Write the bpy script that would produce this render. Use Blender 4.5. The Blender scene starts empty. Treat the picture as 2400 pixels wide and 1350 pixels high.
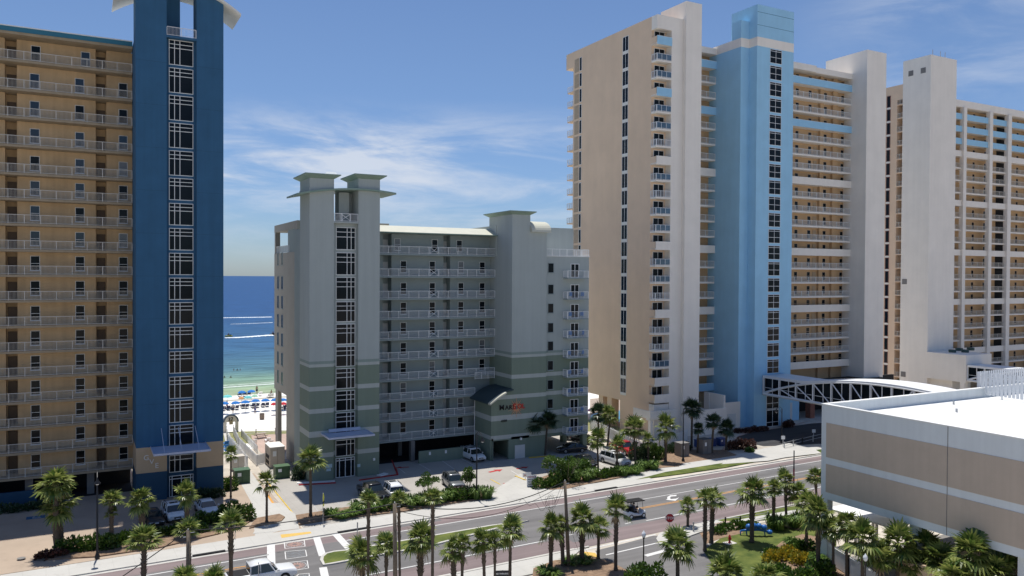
import bpy, bmesh, math, random
from mathutils import Vector, Matrix
rnd = random.Random(7)
SC = bpy.context.scene
COL = SC.collection
R = math.radians
# ------------------------------------------------------------------ camera
F_PX = 1867.0; H = 27.0
YAW, PITCH, ROLL = R(28.37), R(0.80), R(0.30)
FW = Vector((math.sin(YAW)*math.cos(PITCH), math.cos(YAW)*math.cos(PITCH), -math.sin(PITCH)))
_r = Vector((math.cos(YAW), -math.sin(YAW), 0)); _u = _r.cross(FW)
RT = _r*math.cos(ROLL) + _u*math.sin(ROLL); UP = -_r*math.sin(ROLL) + _u*math.cos(ROLL)
CAM = Vector((0, 0, H))
cd = bpy.data.cameras.new('camera'); co = bpy.data.objects.new('camera', cd); COL.objects.link(co)
cd.sensor_width = 36; cd.lens = 36*F_PX/2400; cd.clip_start = 0.5; cd.clip_end = 60000
m = Matrix((RT, UP, -FW)).transposed().to_4x4(); m.translation = CAM; co.matrix_world = m
SC.camera = co
# ------------------------------------------------------------------ sky, sun, exposure
SUN = Vector((0.035, 0.245, 1)).normalized()
EXPOSURE = 0.25; SKY = 0.078; SUNE = 4.2
W = bpy.data.worlds.new('World'); SC.world = W; W.use_nodes = True
nt = W.node_tree; N = nt.nodes; LK = nt.links; N.clear()
def nn(t, **k):
    n = N.new(t)
    for a, b in k.items(): setattr(n, a, b)
    return n
def vm(op, a, b=None):
    n = nn('ShaderNodeMath', operation=op)
    for i, v in enumerate((a, b)):
        if v is None: continue
        if isinstance(v, (int, float)): n.inputs[i].default_value = v
        else: LK.new(v, n.inputs[i])
    return n.outputs[0]
def mrange(v, a, b, c=0.0, d=1.0):
    n = nn('ShaderNodeMapRange', interpolation_type='SMOOTHSTEP'); LK.new(v, n.inputs[0])
    for i, q in enumerate((a, b, c, d)): n.inputs[i+1].default_value = q
    return n.outputs[0]
sky = nn('ShaderNodeTexSky', sky_type='NISHITA'); sky.sun_disc = False
sky.sun_elevation = math.asin(SUN.z); sky.sun_rotation = math.atan2(SUN.x, SUN.y)
sky.altitude = 0; sky.air_density = 1.0; sky.dust_density = 0.35; sky.ozone_density = 2.2
tc = nn('ShaderNodeTexCoord'); sep = nn('ShaderNodeSeparateXYZ'); LK.new(tc.outputs['Generated'], sep.inputs[0])
az = vm('ARCTAN2', sep.outputs[0], sep.outputs[1]); el = vm('ARCSINE', sep.outputs[2])
comb = nn('ShaderNodeCombineXYZ'); LK.new(vm('MULTIPLY', az, 2.6), comb.inputs[0]); LK.new(vm('MULTIPLY', vm('ADD', el, vm('MULTIPLY', az, 0.04)), 13.0), comb.inputs[1])
n1 = nn('ShaderNodeTexNoise'); n1.inputs['Scale'].default_value = 1.7; n1.inputs['Detail'].default_value = 9; n1.inputs['Roughness'].default_value = .62; n1.inputs['Distortion'].default_value = .45
LK.new(comb.outputs[0], n1.inputs['Vector'])
n2 = nn('ShaderNodeTexNoise'); n2.inputs['Scale'].default_value = .9; n2.inputs['Detail'].default_value = 3
LK.new(comb.outputs[0], n2.inputs['Vector'])
def band(x, c, w): # soft bump
    return mrange(vm('ABSOLUTE', vm('SUBTRACT', x, c)), w, 0.0)
# the cloud streak over the sea and the thin veil high on the right
b1 = vm('MULTIPLY', band(el, 0.148, 0.075), mrange(az, 0.80, 0.42))
b2 = vm('MULTIPLY', band(el, 0.27, 0.13), mrange(az, 0.80, 1.02))
b3 = vm('MULTIPLY', band(el, 0.085, 0.09), 0.6)
mask = vm('ADD', vm('ADD', b1, vm('MULTIPLY', b2, 0.6)), b3)
c1 = mrange(n1.outputs[0], 0.36, 0.72)
dens = vm('MINIMUM', vm('MULTIPLY', vm('MULTIPLY', mask, c1), mrange(n2.outputs[0], 0.12, 0.5)), 0.8)
tint = nn('ShaderNodeMix', data_type='RGBA', blend_type='MULTIPLY'); tint.inputs[0].default_value = 1
LK.new(sky.outputs[0], tint.inputs[6]); tg = nn('ShaderNodeMix', data_type='RGBA'); LK.new(mrange(el, 0.0, 0.30), tg.inputs[0]); tg.inputs[6].default_value = (0.66, 0.82, 1.14, 1); tg.inputs[7].default_value = (0.85, 0.95, 1.13, 1); LK.new(tg.outputs[2], tint.inputs[7])
mixc = nn('ShaderNodeMix', data_type='RGBA'); LK.new(dens, mixc.inputs[0]); LK.new(tint.outputs[2], mixc.inputs[6]); mixc.inputs[7].default_value = (7.6, 8.1, 9.0, 1)
bg = nn('ShaderNodeBackground'); LK.new(mixc.outputs[2], bg.inputs[0]); bg.inputs[1].default_value = SKY
out = nn('ShaderNodeOutputWorld'); LK.new(bg.outputs[0], out.inputs[0])
sl = bpy.data.lights.new('sun', 'SUN'); sl.energy = SUNE; sl.angle = R(0.53); sl.color = (1, .965, .9)
so = bpy.data.objects.new('sun', sl); COL.objects.link(so); so.rotation_euler = SUN.to_track_quat('Z', 'Y').to_euler(); so.location = (0, 0, 120)
SC.view_settings.view_transform = 'Standard'; SC.view_settings.look = 'None'; SC.view_settings.gamma = 1; SC.view_settings.exposure = EXPOSURE
# ------------------------------------------------------------------ picture point -> place
def ray(x, y): return FW + RT*((x-1200)/F_PX) - UP*((y-675)/F_PX)
def G(x, y, z=0.0): d = ray(x, y); return CAM + d*((z-H)/d.z)
def PY(x, y, Y): d = ray(x, y); return CAM + d*(Y/d.y)
def PX(x, y, X): d = ray(x, y); return CAM + d*(X/d.x)
def XY_(x, Y, y=650): return PY(x, y, Y).x          # X where column x meets plane Y
def YX_(x, X, y=650): return PX(x, y, X).y
def proj(p):
    v = Vector(p)-CAM; z = v.dot(FW); return 1200+F_PX*v.dot(RT)/z, 675-F_PX*v.dot(UP)/z, z
def zat(X, Y, ypx):
    lo, hi = -5, 140
    for _ in range(40):
        mid = (lo+hi)/2
        if proj((X, Y, mid))[1] > ypx: lo = mid
        else: hi = mid
    return lo
# ------------------------------------------------------------------ mesh helper
class MB:
    def __init__(s, o=(0, 0, 0)): s.v = []; s.f = []; s.m = []; s.o = Vector(o)
    def add(s, vs, fs, m=0):
        b = len(s.v); s.v += [Vector(p)-s.o for p in vs]
        for f in fs: s.f.append([b+i for i in f]); s.m.append(m)
    def box(s, x0, x1, y0, y1, z0, z1, m=0):
        if x0 > x1: x0, x1 = x1, x0
        if y0 > y1: y0, y1 = y1, y0
        if z0 > z1: z0, z1 = z1, z0
        s.add([(x0,y0,z0),(x1,y0,z0),(x1,y1,z0),(x0,y1,z0),(x0,y0,z1),(x1,y0,z1),(x1,y1,z1),(x0,y1,z1)],
              [(0,3,2,1),(4,5,6,7),(0,1,5,4),(1,2,6,5),(2,3,7,6),(3,0,4,7)], m)
        return s
    def prism(s, pts, z0, z1, m=0):
        n = len(pts); a = sum(pts[i][0]*pts[(i+1)%n][1]-pts[(i+1)%n][0]*pts[i][1] for i in range(n))
        if a < 0: pts = pts[::-1]
        s.add([(p[0],p[1],z0) for p in pts]+[(p[0],p[1],z1) for p in pts],
              [tuple(range(n-1,-1,-1)), tuple(range(n,2*n))]+[(i,(i+1)%n,n+(i+1)%n,n+i) for i in range(n)], m); return s
    def extr(s, prof, axis, a, b, m=0):
        # profile in the two other axes, extruded along axis 0/1
        n = len(prof)
        def P(t, p): return (t,p[0],p[1]) if axis == 0 else (p[0],t,p[1])
        s.add([P(a,p) for p in prof]+[P(b,p) for p in prof],
              [tuple(range(n)), tuple(range(2*n-1,n-1,-1))]+[(i,n+i,n+(i+1)%n,(i+1)%n) for i in range(n)], m); return s
    def tube(s, pts, r, seg=8, m=0, cap=True):
        pts = [Vector(p) for p in pts]; n = len(pts)
        rr = r if isinstance(r, (list, tuple)) else [r]*n; vs = []; fs = []
        for i, p in enumerate(pts):
            d = (pts[min(i+1,n-1)]-pts[max(i-1,0)]).normalized()
            u = d.cross(Vector((0,0,1))) if abs(d.z) < .95 else d.cross(Vector((0,1,0)))
            u.normalize(); w = d.cross(u)
            for k in range(seg):
                a = 2*math.pi*k/seg; vs.append(p+(u*math.cos(a)+w*math.sin(a))*rr[i])
        for i in range(n-1):
            for k in range(seg): fs.append((i*seg+k, i*seg+(k+1)%seg, (i+1)*seg+(k+1)%seg, (i+1)*seg+k))
        if cap: fs += [tuple(range(seg-1,-1,-1)), tuple(range((n-1)*seg, n*seg))]
        s.add(vs, fs, m); return s
    def bar(s, a, b, w, m=0): return s.tube([a, b], w*.7071, 4, m)
    def rev(s, prof, c, seg=16, m=0):
        vs = []; fs = []; n = len(prof)
        for r, z in prof:
            for k in range(seg):
                a = 2*math.pi*k/seg; vs.append((c[0]+r*math.cos(a), c[1]+r*math.sin(a), c[2]+z))
        for i in range(n-1):
            for k in range(seg): fs.append((i*seg+k, i*seg+(k+1)%seg, (i+1)*seg+(k+1)%seg, (i+1)*seg+k))
        s.add(vs, fs, m); return s
    def loft(s, rings, m=0, cap=True):
        n = len(rings[0]); vs = [p for r in rings for p in r]; fs = []
        for i in range(len(rings)-1):
            for k in range(n): fs.append((i*n+k, (i+1)*n+k, (i+1)*n+(k+1)%n, i*n+(k+1)%n))
        if cap: fs += [tuple(range(n)), tuple(range(len(vs)-1, len(vs)-n-1, -1))]
        s.add(vs, fs, m); return s
    def mesh(s, name, mats, smooth=False):
        me = bpy.data.meshes.new(name); me.from_pydata([tuple(v) for v in s.v], [], s.f)
        for q in (mats if isinstance(mats, (list, tuple)) else [mats]): me.materials.append(q)
        me.polygons.foreach_set('material_index', s.m)
        if smooth: me.polygons.foreach_set('use_smooth', [True]*len(s.f))
        me.update(); return me
def ob(name, me, parent=None, loc=(0,0,0), rz=0.0, sc=None, label=None):
    o = bpy.data.objects.new(name, me); COL.objects.link(o); o.location = loc; o.rotation_euler = (0,0,rz)
    if sc is not None: o.scale = (sc,)*3 if isinstance(sc, (int,float)) else sc
    if parent: o.parent = parent
    if label: o['label'] = label
    return o
def tag(o, label, cat, group=None):
    o['label'] = label; o['category'] = cat
    if group: o['group'] = group
    return o
def thing(name, label, cat, loc=(0,0,0), rz=0.0, group=None, sc=None):
    o = ob(name, None, None, loc, rz, sc); o.empty_display_size = .3; return tag(o, label, cat, group)
def struct(o, kind='structure'): o['kind'] = kind; return o
KIDS = {}
def copy_thing(src, loc, rz, label, group=None, sc=None):
    r = src.copy(); COL.objects.link(r); r.location = loc; r.rotation_euler = (0,0,rz); r['label'] = label
    if sc is not None: r.scale = (sc,)*3 if isinstance(sc, (int,float)) else sc
    if group: r['group'] = group
    def rec(a, b):
        for c in [q for q in CH.get(a.name, [])]:
            d = c.copy(); COL.objects.link(d); d.parent = b; CH.setdefault(b.name, []).append(d); rec(c, d)
    rec(src, r); return r
CH = {}
_ob = ob
def ob(name, me, parent=None, loc=(0,0,0), rz=0.0, sc=None, label=None):
    o = _ob(name, me, parent, loc, rz, sc, label)
    if parent: CH.setdefault(parent.name, []).append(o)
    return o
# ------------------------------------------------------------------ materials
def mat(name, col, rough=.8, var=.06, scale=.6, bump=0.0, bscale=30, metal=0.0, spec=.4, col2=None, det=5, emit=None, coat=0):
    M = bpy.data.materials.new(name); M.use_nodes = True; t = M.node_tree; b = t.nodes['Principled BSDF']
    b.inputs['Roughness'].default_value = rough; b.inputs['Metallic'].default_value = metal; b.inputs['Specular IOR Level'].default_value = spec
    b.inputs['Coat Weight'].default_value = coat
    c = Vector(col); tcn = t.nodes.new('ShaderNodeTexCoord')
    if var or col2:
        n = t.nodes.new('ShaderNodeTexNoise'); n.inputs['Scale'].default_value = scale; n.inputs['Detail'].default_value = det; n.inputs['Roughness'].default_value = .6
        t.links.new(tcn.outputs['Object'], n.inputs['Vector'])
        r = t.nodes.new('ShaderNodeValToRGB'); t.links.new(n.outputs[0], r.inputs[0])
        r.color_ramp.elements[0].position = .3; r.color_ramp.elements[1].position = .7
        r.color_ramp.elements[0].color = (*[max(0,x*(1-var)) for x in c], 1)
        r.color_ramp.elements[1].color = (*(col2 if col2 else [min(1,x*(1+var)) for x in c]), 1)
        t.links.new(r.outputs[0], b.inputs['Base Color'])
    else: b.inputs['Base Color'].default_value = (*c, 1)
    if bump:
        n = t.nodes.new('ShaderNodeTexNoise'); n.inputs['Scale'].default_value = bscale; n.inputs['Detail'].default_value = 4
        t.links.new(tcn.outputs['Object'], n.inputs['Vector']); bp = t.nodes.new('ShaderNodeBump'); bp.inputs['Strength'].default_value = bump; bp.inputs['Distance'].default_value = .02
        t.links.new(n.outputs[0], bp.inputs['Height']); t.links.new(bp.outputs[0], b.inputs['Normal'])
    return M
def streaks(M, amt=.10, sx=.9):
    # faint vertical rain marks: noise stretched along z multiplied into the base colour
    t = M.node_tree; b = t.nodes['Principled BSDF']; l = b.inputs['Base Color'].links[0]; src = l.from_socket
    tcn = t.nodes.new('ShaderNodeTexCoord'); mp = t.nodes.new('ShaderNodeMapping'); mp.inputs['Scale'].default_value = (sx, sx, .035)
    n = t.nodes.new('ShaderNodeTexNoise'); n.inputs['Scale'].default_value = 2.0; n.inputs['Detail'].default_value = 6
    r = t.nodes.new('ShaderNodeMapRange'); r.inputs[1].default_value = .3; r.inputs[2].default_value = .7; r.inputs[3].default_value = 1-amt; r.inputs[4].default_value = 1.0
    mx = t.nodes.new('ShaderNodeMix'); mx.data_type = 'RGBA'; mx.blend_type = 'MULTIPLY'; mx.inputs[0].default_value = 1
    t.links.new(tcn.outputs['Object'], mp.inputs[0]); t.links.new(mp.outputs[0], n.inputs['Vector']); t.links.new(n.outputs[0], r.inputs[0])
    t.links.new(src, mx.inputs[6]); t.links.new(r.outputs[0], mx.inputs[7]); t.links.new(mx.outputs[2], b.inputs['Base Color']); return M
M = {}
M['plaque'] = mat('pale_plaque', (.45,.58,.62), .6)
M['beige'] = streaks(mat('beige_stucco', (.56,.40,.235), .9, .10, .5, .3), .14)
M['beige_slab'] = streaks(mat('beige_concrete', (.36,.29,.20), .9, .10, .8))
M['slate_roof'] = mat('slate_roof_metal', (.035,.06,.068), .55, .08)
M['teal'] = mat('teal_fascia', (.03,.16,.24), .6, .08)
M['royal'] = streaks(mat('royal_blue_stucco', (.034,.118,.225), .85, .08, .4, .3), .12)
M['navy'] = mat('navy_stucco', (.02,.065,.12), .85, .08, .4, .3)
M['sandband'] = mat('sand_stucco', (.50,.38,.25), .9, .06, .5, .3)
M['offwhite'] = mat('off_white_plaster', (.72,.70,.65), .8, .05, .7)
M['cream'] = streaks(mat('cream_stucco', (.84,.78,.70), .88, .04, .25, .2), .05, .5)
M['tan'] = streaks(mat('tan_stucco', (.74,.555,.40), .9, .05, .25, .2), .045, .4)
M['orange'] = mat('warm_corridor_stucco', (.52,.35,.20), .9, .06, .4)
M['sky_blue'] = streaks(mat('sky_blue_stucco', (.33,.59,.79), .85, .05, .3, .2), .05, .5)
M['taupe'] = streaks(mat('taupe_stucco', (.50,.415,.335), .92, .05, .5, .35), .07)
M['pale'] = streaks(mat('pale_grey_stucco', (.66,.70,.71), .9, .03, .5, .25), .07)
M['white'] = mat('white_paint', (.78,.78,.77), .5, .03, 2)
M['white_metal'] = mat('white_metal', (.74,.75,.76), .45, .04, 3)
M['rail'] = mat('railing_paint', (.74,.75,.74), .5, .05, 2)
M['rail_tan'] = mat('railing_grey', (.58,.55,.49), .5, .05, 2)
M['roofwhite'] = mat('white_roof_membrane', (.70,.70,.68), .7, .14, .18, det=9)
M['green_metal'] = mat('seafoam_fascia', (.22,.30,.25), .6, .06)
M['roof_cream'] = mat('pale_roof_metal', (.56,.55,.45), .5, .05, .6)
M['awning'] = mat('lavender_grey_metal', (.52,.55,.66), .4, .06, .9)
M['mgrey'] = mat('sage_grey_stucco', (.285,.335,.335), .9, .05, .4, .25)
M['door_brown'] = mat('brown_door', (.13,.09,.06), .6, .1)
M['door_white'] = mat('white_door', (.62,.62,.60), .55, .04)
M['dark'] = mat('dark_interior', (.018,.018,.02), .9, .2, .5)  # near-black colour with the shade of interiors and gaps put in
M['garage'] = mat('garage_concrete', (.20,.19,.18), .9, .15, .5)
M['brick'] = mat('red_brick', (.30,.12,.08), .9, .2, 3)
def glass(name, col=(.007,.011,.015), rough=.08, spec=.16, var=.5):
    g = mat(name, col, rough, var, .35, 0, 30, 0, spec); return g
M['glass'] = glass('window_glass'); M['glass_blue'] = glass('window_glass_blue', (.012,.026,.045), .07, .6)
M['glass_curtain'] = glass('curtained_glass', (.16,.17,.18), .12, .5, .7)
M['clear_panel'] = glass('balcony_glass', (.07,.12,.17), .08, .8)
M['black_metal'] = mat('black_metal', (.012,.012,.014), .45, .1)
M['steel'] = mat('galvanised_steel', (.42,.43,.44), .45, .08, 3, metal=.5)
M['yellow'] = mat('yellow_paint', (.62,.42,.05), .7, .12, 2)
M['orange_p'] = mat('orange_line_paint', (.62,.29,.05), .7, .15, 2)
M['red_p'] = mat('red_curb_paint', (.42,.03,.03), .7, .15, 2)
M['line'] = mat('white_line_paint', (.62,.61,.59), .75, .12, 2.5)
M['line_faint'] = mat('faded_line_paint', (.40,.39,.38), .8, .15, 2.5)
M['wood_pole'] = mat('weathered_pole_wood', (.15,.12,.09), .9, .25, 6)
M['trunk'] = mat('palm_trunk_fibre', (.10,.078,.058), .95, .35, 7, .5, 22)
M['dead'] = mat('dead_palm_leaf', (.26,.19,.11), .9, .25, 3)
def leafmat(name, a, b, tr=.25):
    L = bpy.data.materials.new(name); L.use_nodes = True; t = L.node_tree; p = t.nodes['Principled BSDF']
    g = t.nodes.new('ShaderNodeNewGeometry'); r = t.nodes.new('ShaderNodeValToRGB')
    r.color_ramp.elements[0].color = (*a,1); r.color_ramp.elements[1].color = (*b,1)
    t.links.new(g.outputs['Random Per Island'], r.inputs[0]); t.links.new(r.outputs[0], p.inputs['Base Color'])
    p.inputs['Roughness'].default_value = .36; p.inputs['Specular IOR Level'].default_value = .5
    tl = t.nodes.new('ShaderNodeBsdfTranslucent'); t.links.new(r.outputs[0], tl.inputs[0]); mx = t.nodes.new('ShaderNodeMixShader'); mx.inputs[0].default_value = tr
    t.links.new(p.outputs[0], mx.inputs[1]); t.links.new(tl.outputs[0], mx.inputs[2]); t.links.new(mx.outputs[0], t.nodes['Material Output'].inputs[0]); return L
M['palm'] = leafmat('palm_leaf', (.032,.085,.012), (.31,.34,.09), .32)
M['palm_dark'] = leafmat('dark_palm_leaf', (.022,.05,.022), (.07,.11,.05), .2)  # darker leaf copy, shade put into the colour for plants below the buildings
M['shrub'] = leafmat('shrub_leaf', (.018,.055,.008), (.12,.20,.03), .25)
M['spiky'] = leafmat('strap_leaf', (.03,.085,.012), (.20,.30,.06), .28)
M['flower'] = leafmat('yellow_flower_leaf', (.09,.15,.02), (.55,.38,.03), .2)
M['redleaf'] = leafmat('reddish_leaf', (.05,.03,.02), (.13,.05,.04), .2)
M['twig'] = mat('twig_bark', (.20,.16,.12), .9, .2, 5)
M['mulch'] = mat('pine_mulch', (.24,.16,.105), .95, .35, 2.2, .6, 12, det=9)
M['tyre'] = mat('tyre_rubber', (.012,.012,.012), .8, .1)
M['rim'] = mat('alloy_rim', (.38,.39,.40), .3, .05, metal=.7)
M['carglass'] = glass('car_glass', (.010,.016,.016), .04, .9)
M['lamp_glass'] = mat('lamp_lens', (.62,.64,.66), .12, .02, spec=.8)
M['tail'] = mat('tail_lens', (.30,.01,.01), .2, .05)
M['skin'] = mat('skin', (.42,.25,.17), .6, .05, 8)
M['skin_tan'] = mat('tanned_skin', (.26,.14,.08), .6, .05, 8)
M['hair'] = mat('dark_hair', (.03,.02,.015), .6, .2, 30)
def cloth(name, c): 
    if name not in M: M[name] = mat(name, c, .85, .06, 8)
    return M[name]
def paint(name, c, metal=.0): 
    if name not in M: M[name] = mat(name, c, .28, .02, 1, 0, 30, metal, .5, coat=.6)
    return M[name]
# ================================================================== BUILDINGS
def rail_mesh(name, L, mt, h=1.07, post=1.6, step=.13, xp=(), pk=.012, n=None):
    b = MB(); b.box(0,L,-.03,.03,h-.06,h); b.box(0,L,-.02,.02,.07,.12)
    n = n or max(1, round(L/post))
    for i in range(n+1): x = L*i/n; b.box(x-.035,x+.035,-.036,.036,0,h-.061)
    x = step
    while x < L-.05:
        if not any(abs(x-c) < .62 for c in xp): b.box(x-pk,x+pk,-.010,.010,.121,h-.061)
        x += step
    for c in xp:
        b.box(c-.65,c-.6,-.02,.02,.121,h-.061); b.box(c+.6,c+.65,-.02,.02,.121,h-.061)
        b.bar((c-.6,0,.13),(c+.6,0,h-.07),.05); b.bar((c-.6,.002,h-.07),(c+.6,.002,.13),.05)
    return b.mesh(name, mt)
def win_meshes(nm, w, h, cols=(), rows=(.5,), fr=.06, fm=None, gm=None, sill=True, d=.05):
    b = MB(); a = w/2
    b.box(-a,-a+fr,-d,.0,0,h); b.box(a-fr,a,-d,.0,0,h); b.box(-a+fr,a-fr,-d,0,0,fr); b.box(-a+fr,a-fr,-d,0,h-fr,h)
    xs = [-a+fr]+[-a+w*c for c in cols]+[a-fr]
    for c in cols: b.box(-a+w*c-fr/2,-a+w*c+fr/2,-d+.004,0,fr,h-fr)
    for i in range(len(xs)-1):
        for r in rows:
            q = fr/2 if 0 < i else 0; q2 = fr/2 if i < len(xs)-2 else 0
            b.box(xs[i]+q, xs[i+1]-q2, -d+.008, 0, h*r-fr/2, h*r+fr/2)
    if sill: b.box(-a-.06,a+.06,-d-.06,-.001,-.08,-.002)
    p = MB(); p.box(-a+fr*.5,a-fr*.5,-.022,-.006,fr*.5,h-fr*.5)
    return b.mesh(nm, fm or M['white']), p.mesh(nm+'_pane', gm or M['glass'])
def put_win(root, nm, ms, X, Y, Z, side=False, gm=None):
    o = root.location
    f = ob(nm, ms[0], root, (X-o.x, Y-o.y, Z-o.z), -math.pi/2 if side else 0)
    me = ms[1] if gm is None else gm
    ob('pane', me, f); return f
def door_mesh(w, h, mt, leaf=1):
    b = MB(); b.box(-w/2,w/2,-.05,0,0,h); 
    for i in range(leaf):
        lw = w/leaf; x = -w/2+lw*i; b.box(x+.04,x+lw-.04,-.075,-.05,.03,h-.05)
        b.box(x+lw-.17,x+lw-.13,-.12,-.075,1.0,1.06)
    return b.mesh('door', mt)
def bld(nm, label, cat, X, Y): return thing(nm, label, cat, (X, Y, 0))
def part(root, nm, mb, mats, label=None, smooth=False): return ob(nm, mb.mesh(nm, mats, smooth), root, (0,0,0), label=label)
def text_mesh(s, size, ext=.03, mt=None, shear=0, spacing=1.0, off=0.0):
    c = bpy.data.curves.new('t', 'FONT'); c.body = s; c.size = size; c.extrude = ext; c.space_character = spacing; c.shear = shear; c.offset = off
    c.resolution_u = 3
    o = bpy.data.objects.new('t', c); COL.objects.link(o); bpy.context.view_layer.update()
    me = bpy.data.meshes.new_from_object(o); bpy.data.objects.remove(o); me.materials.clear(); me.materials.append(mt); return me
def put_text(root, nm, s, size, X, Y, Z, mt, spacing=1.0, ext=.03, off=0.0, label=None):
    o = ob(nm, text_mesh(s, size, ext, mt, 0, spacing, off), root, (X-root.location.x, Y-root.location.y, Z-root.location.z), label=label)
    o.rotation_euler = (math.pi/2, 0, 0); return o

# ---------------------------------------------------------------- A: blue stair tower + beige galleries (left)
def build_A():
    X0, Yf = 5.55, 103.8; root = bld('apartment_building', 'tall beige apartment block with open galleries and a royal blue stair tower', 'building', X0, Yf)
    O = (X0, Yf, 0); mb = lambda: MB(O)
    Yr, Yw = 109.5, 111.2; XL = -32
    zr = [PY(316,y,Yr).z for y in (151,214,276,338,400,456,512,569,625,681.5,738,794,850,906,961.5,1018,1073)]
    zf = [z-1.07 for z in zr]; zbot = zf[-1]-.3; ztop = PY(316,109.5,108.8).z-.3
    XW = lambda x: PY(x,650,Yw).x
    rec = [(XW(-215),XW(-187)),(XW(13),XW(41)),(XW(225),XW(250))]
    w = mb(); xs = [XL]+[q for r_ in rec for q in r_]+[XW(321)]
    for i in range(0, len(xs), 2): w.box(xs[i], xs[i+1], Yw, 124, zbot, ztop)
    for a, b in rec: w.box(a, b, 112.5, 124, zbot, ztop)
    part(root, 'wall', w, M['beige'])
    sl_me = MB((XL,Yr,0)).box(XL, 5.53, Yr-.12, 112.5, -.27, 0).mesh('gallery_slab', M['beige_slab'])
    rm = rail_mesh('railing', 5.5-XL, M['rail_tan'], post=1.62, step=.13)
    for z in zf:
        ob('gallery_slab', sl_me, root, (XL-X0, Yr-Yf, z)); ob('railing', rm, root, (XL-X0, Yr-.05-Yf, z))
    wm = win_meshes('gallery_window', 1.0, 1.75, (), (.48,), .055, M['rail'], M['glass_blue'], True)
    alt = win_meshes('gallery_window', 1.0, 1.75, (), (.48,), .055, M['rail'], M['glass'], True)[1]
    alt2 = win_meshes('gallery_window', 1.0, 1.75, (), (.48,), .055, M['rail'], M['glass_curtain'], True)[1]
    dm = door_mesh(.95, 2.15, M['door_brown']); rr = random.Random(3)
    for k, z in enumerate(zf):
        cols = [82.5,187.5,289,-120] if k else [85.5,201.5,-120]
        for c in cols:
            q = rr.random(); put_win(root, 'gallery_window', wm, XW(c), Yw, z+.52, False, alt if (q < .45 or k > 7) else (alt2 if q > .86 else None))
        for (a, b) in rec[1:]:
            ob('door', dm, root, ((a+b)/2-X0, 112.49-Yf, z))
        if k: pass
    # roof with deep teal fascia and pale soffit
    zt = PY(316,97,108.8).z; zb = PY(316,109.5,108.8).z
    r = mb(); r.box(XL, 5.53, 108.8, 125, zb, zt-.12, 0); r.box(XL, 5.53, 108.9, 124.9, ztop, zb-.002, 1); r.box(XL,5.53,108.72,125.1,zt-.12,zt,2)
    part(root, 'roof', r, [M['teal'], M['beige_slab'], M['rail']])
    g = mb(); g.box(XL, 5.5, 114.5, 115, 0, zbot, 0); g.box(XL,5.5,109.6,114.5,.035,.045,0)  # back wall and floor sheet near-black, garage shade put into their colour
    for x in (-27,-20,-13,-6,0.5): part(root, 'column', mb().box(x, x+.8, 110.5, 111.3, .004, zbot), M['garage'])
    part(root, 'shade_dark_garage_wall', g, M['dark'])
    lw = mb(); lw.box(XL, PY(86,1160,109.2).x, 109.1, 109.4, .004, 1.55)
    part(root, 'low_wall', lw, M['navy'])
    # tower
    fx = lambda x, Y=Yf: PY(x,650,Y).x
    zs1 = PY(320,1051,Yf).z; zs0 = PY(320,1111,Yf).z; zp = zat(fx(424,104.6),104.6,95); ztow = 64.5
    xa, xb, xc, xd = fx(318.5), fx(391), fx(461), fx(523.7)
    t = mb()
    for a, b in ((xa,xb),(xc,xd)):
        t.box(a,b,Yf,112,.004,zs0,1); t.box(a,b,Yf,112,zs0,zs1,2); t.box(a,b,Yf,112,zs1,zp,0)
    t.box(xa,xb,Yf,108,zp,ztow,0); t.box(xc,xd,Yf,107,zp,ztow,0)
    t.box(xb,xc,104.6,112,.004,zs0,1); t.box(xb,xc,104.6,112,zs0,zs1,0); t.box(xb,xc,104.6,112,zs1,zp,0)
    t.box(xb,PY(422,50,106.6).x,106.6,109.9,zp,ztow-2,0)
    for z in [zs1+5.1*i for i in range(1,10)]:
        for a, b in ((xa,xb),(xc,xd)): t.box(a+.01,b-.01,Yf-.006,Yf,z,z+.025,1)
    part(root, 'stair_tower', t, [M['royal'], M['navy'], M['sandband']])
    tops = [95.7,160.7,225,289.3,354,418,476.7,535,593,651,708.5,766,823,882,938,995]
    zt_ = [PY(424,y,104.6).z for y in tops]; wW = fx(453,104.6)-fx(396,104.6); cx = (fx(453,104.6)+fx(396,104.6))/2
    wmA = win_meshes('stair_window', wW, 3.02, (.23,.45), (.67,.83), .075, M['rail'], M['glass'], False, .08)
    wmB = win_meshes('stair_window', wW, 2.68, (.23,.45), (.65,.82), .075, M['rail'], M['glass'], False, .08)
    for i, z in enumerate(zt_):
        ms, h = (wmA, 3.02) if i < 5 else (wmB, 2.68); put_win(root, 'stair_window', ms, cx, 104.6, z-h)
    zl = PY(424,1065,104.6).z; put_win(root, 'stair_window', win_meshes('stair_window', wW, 2.1, (.23,.45), (.72,), .075, M['rail'], M['glass'], False, .08), cx, 104.6, zl-2.1)
    # entrance
    dh = PY(424,1113,104.6).z; e = win_meshes('entrance_door', wW, dh, (.12,.5,.88), (.84,), .08, M['white_metal'], M['glass'], False, .1); put_win(root, 'entrance_door', e, cx, 104.6, .01)
    rm2 = rail_mesh('tower_railing', xc-xb-.1, M['white_metal'], step=.15, post=1.5); ob('tower_railing', rm2, root, (xb+.05-X0, Yf+.1-Yf, zp+.25))
    k = mb(); k.box(xb,xc,Yf+.02,104.6,zp,zp+.25); part(root, 'landing_slab', k, M['royal'])
    # awning over the entrance
    za = PY(356,1049,Yf).z; fl = G(360,1068.5,za); fr = G(494.5,1055.5,za)
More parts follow.
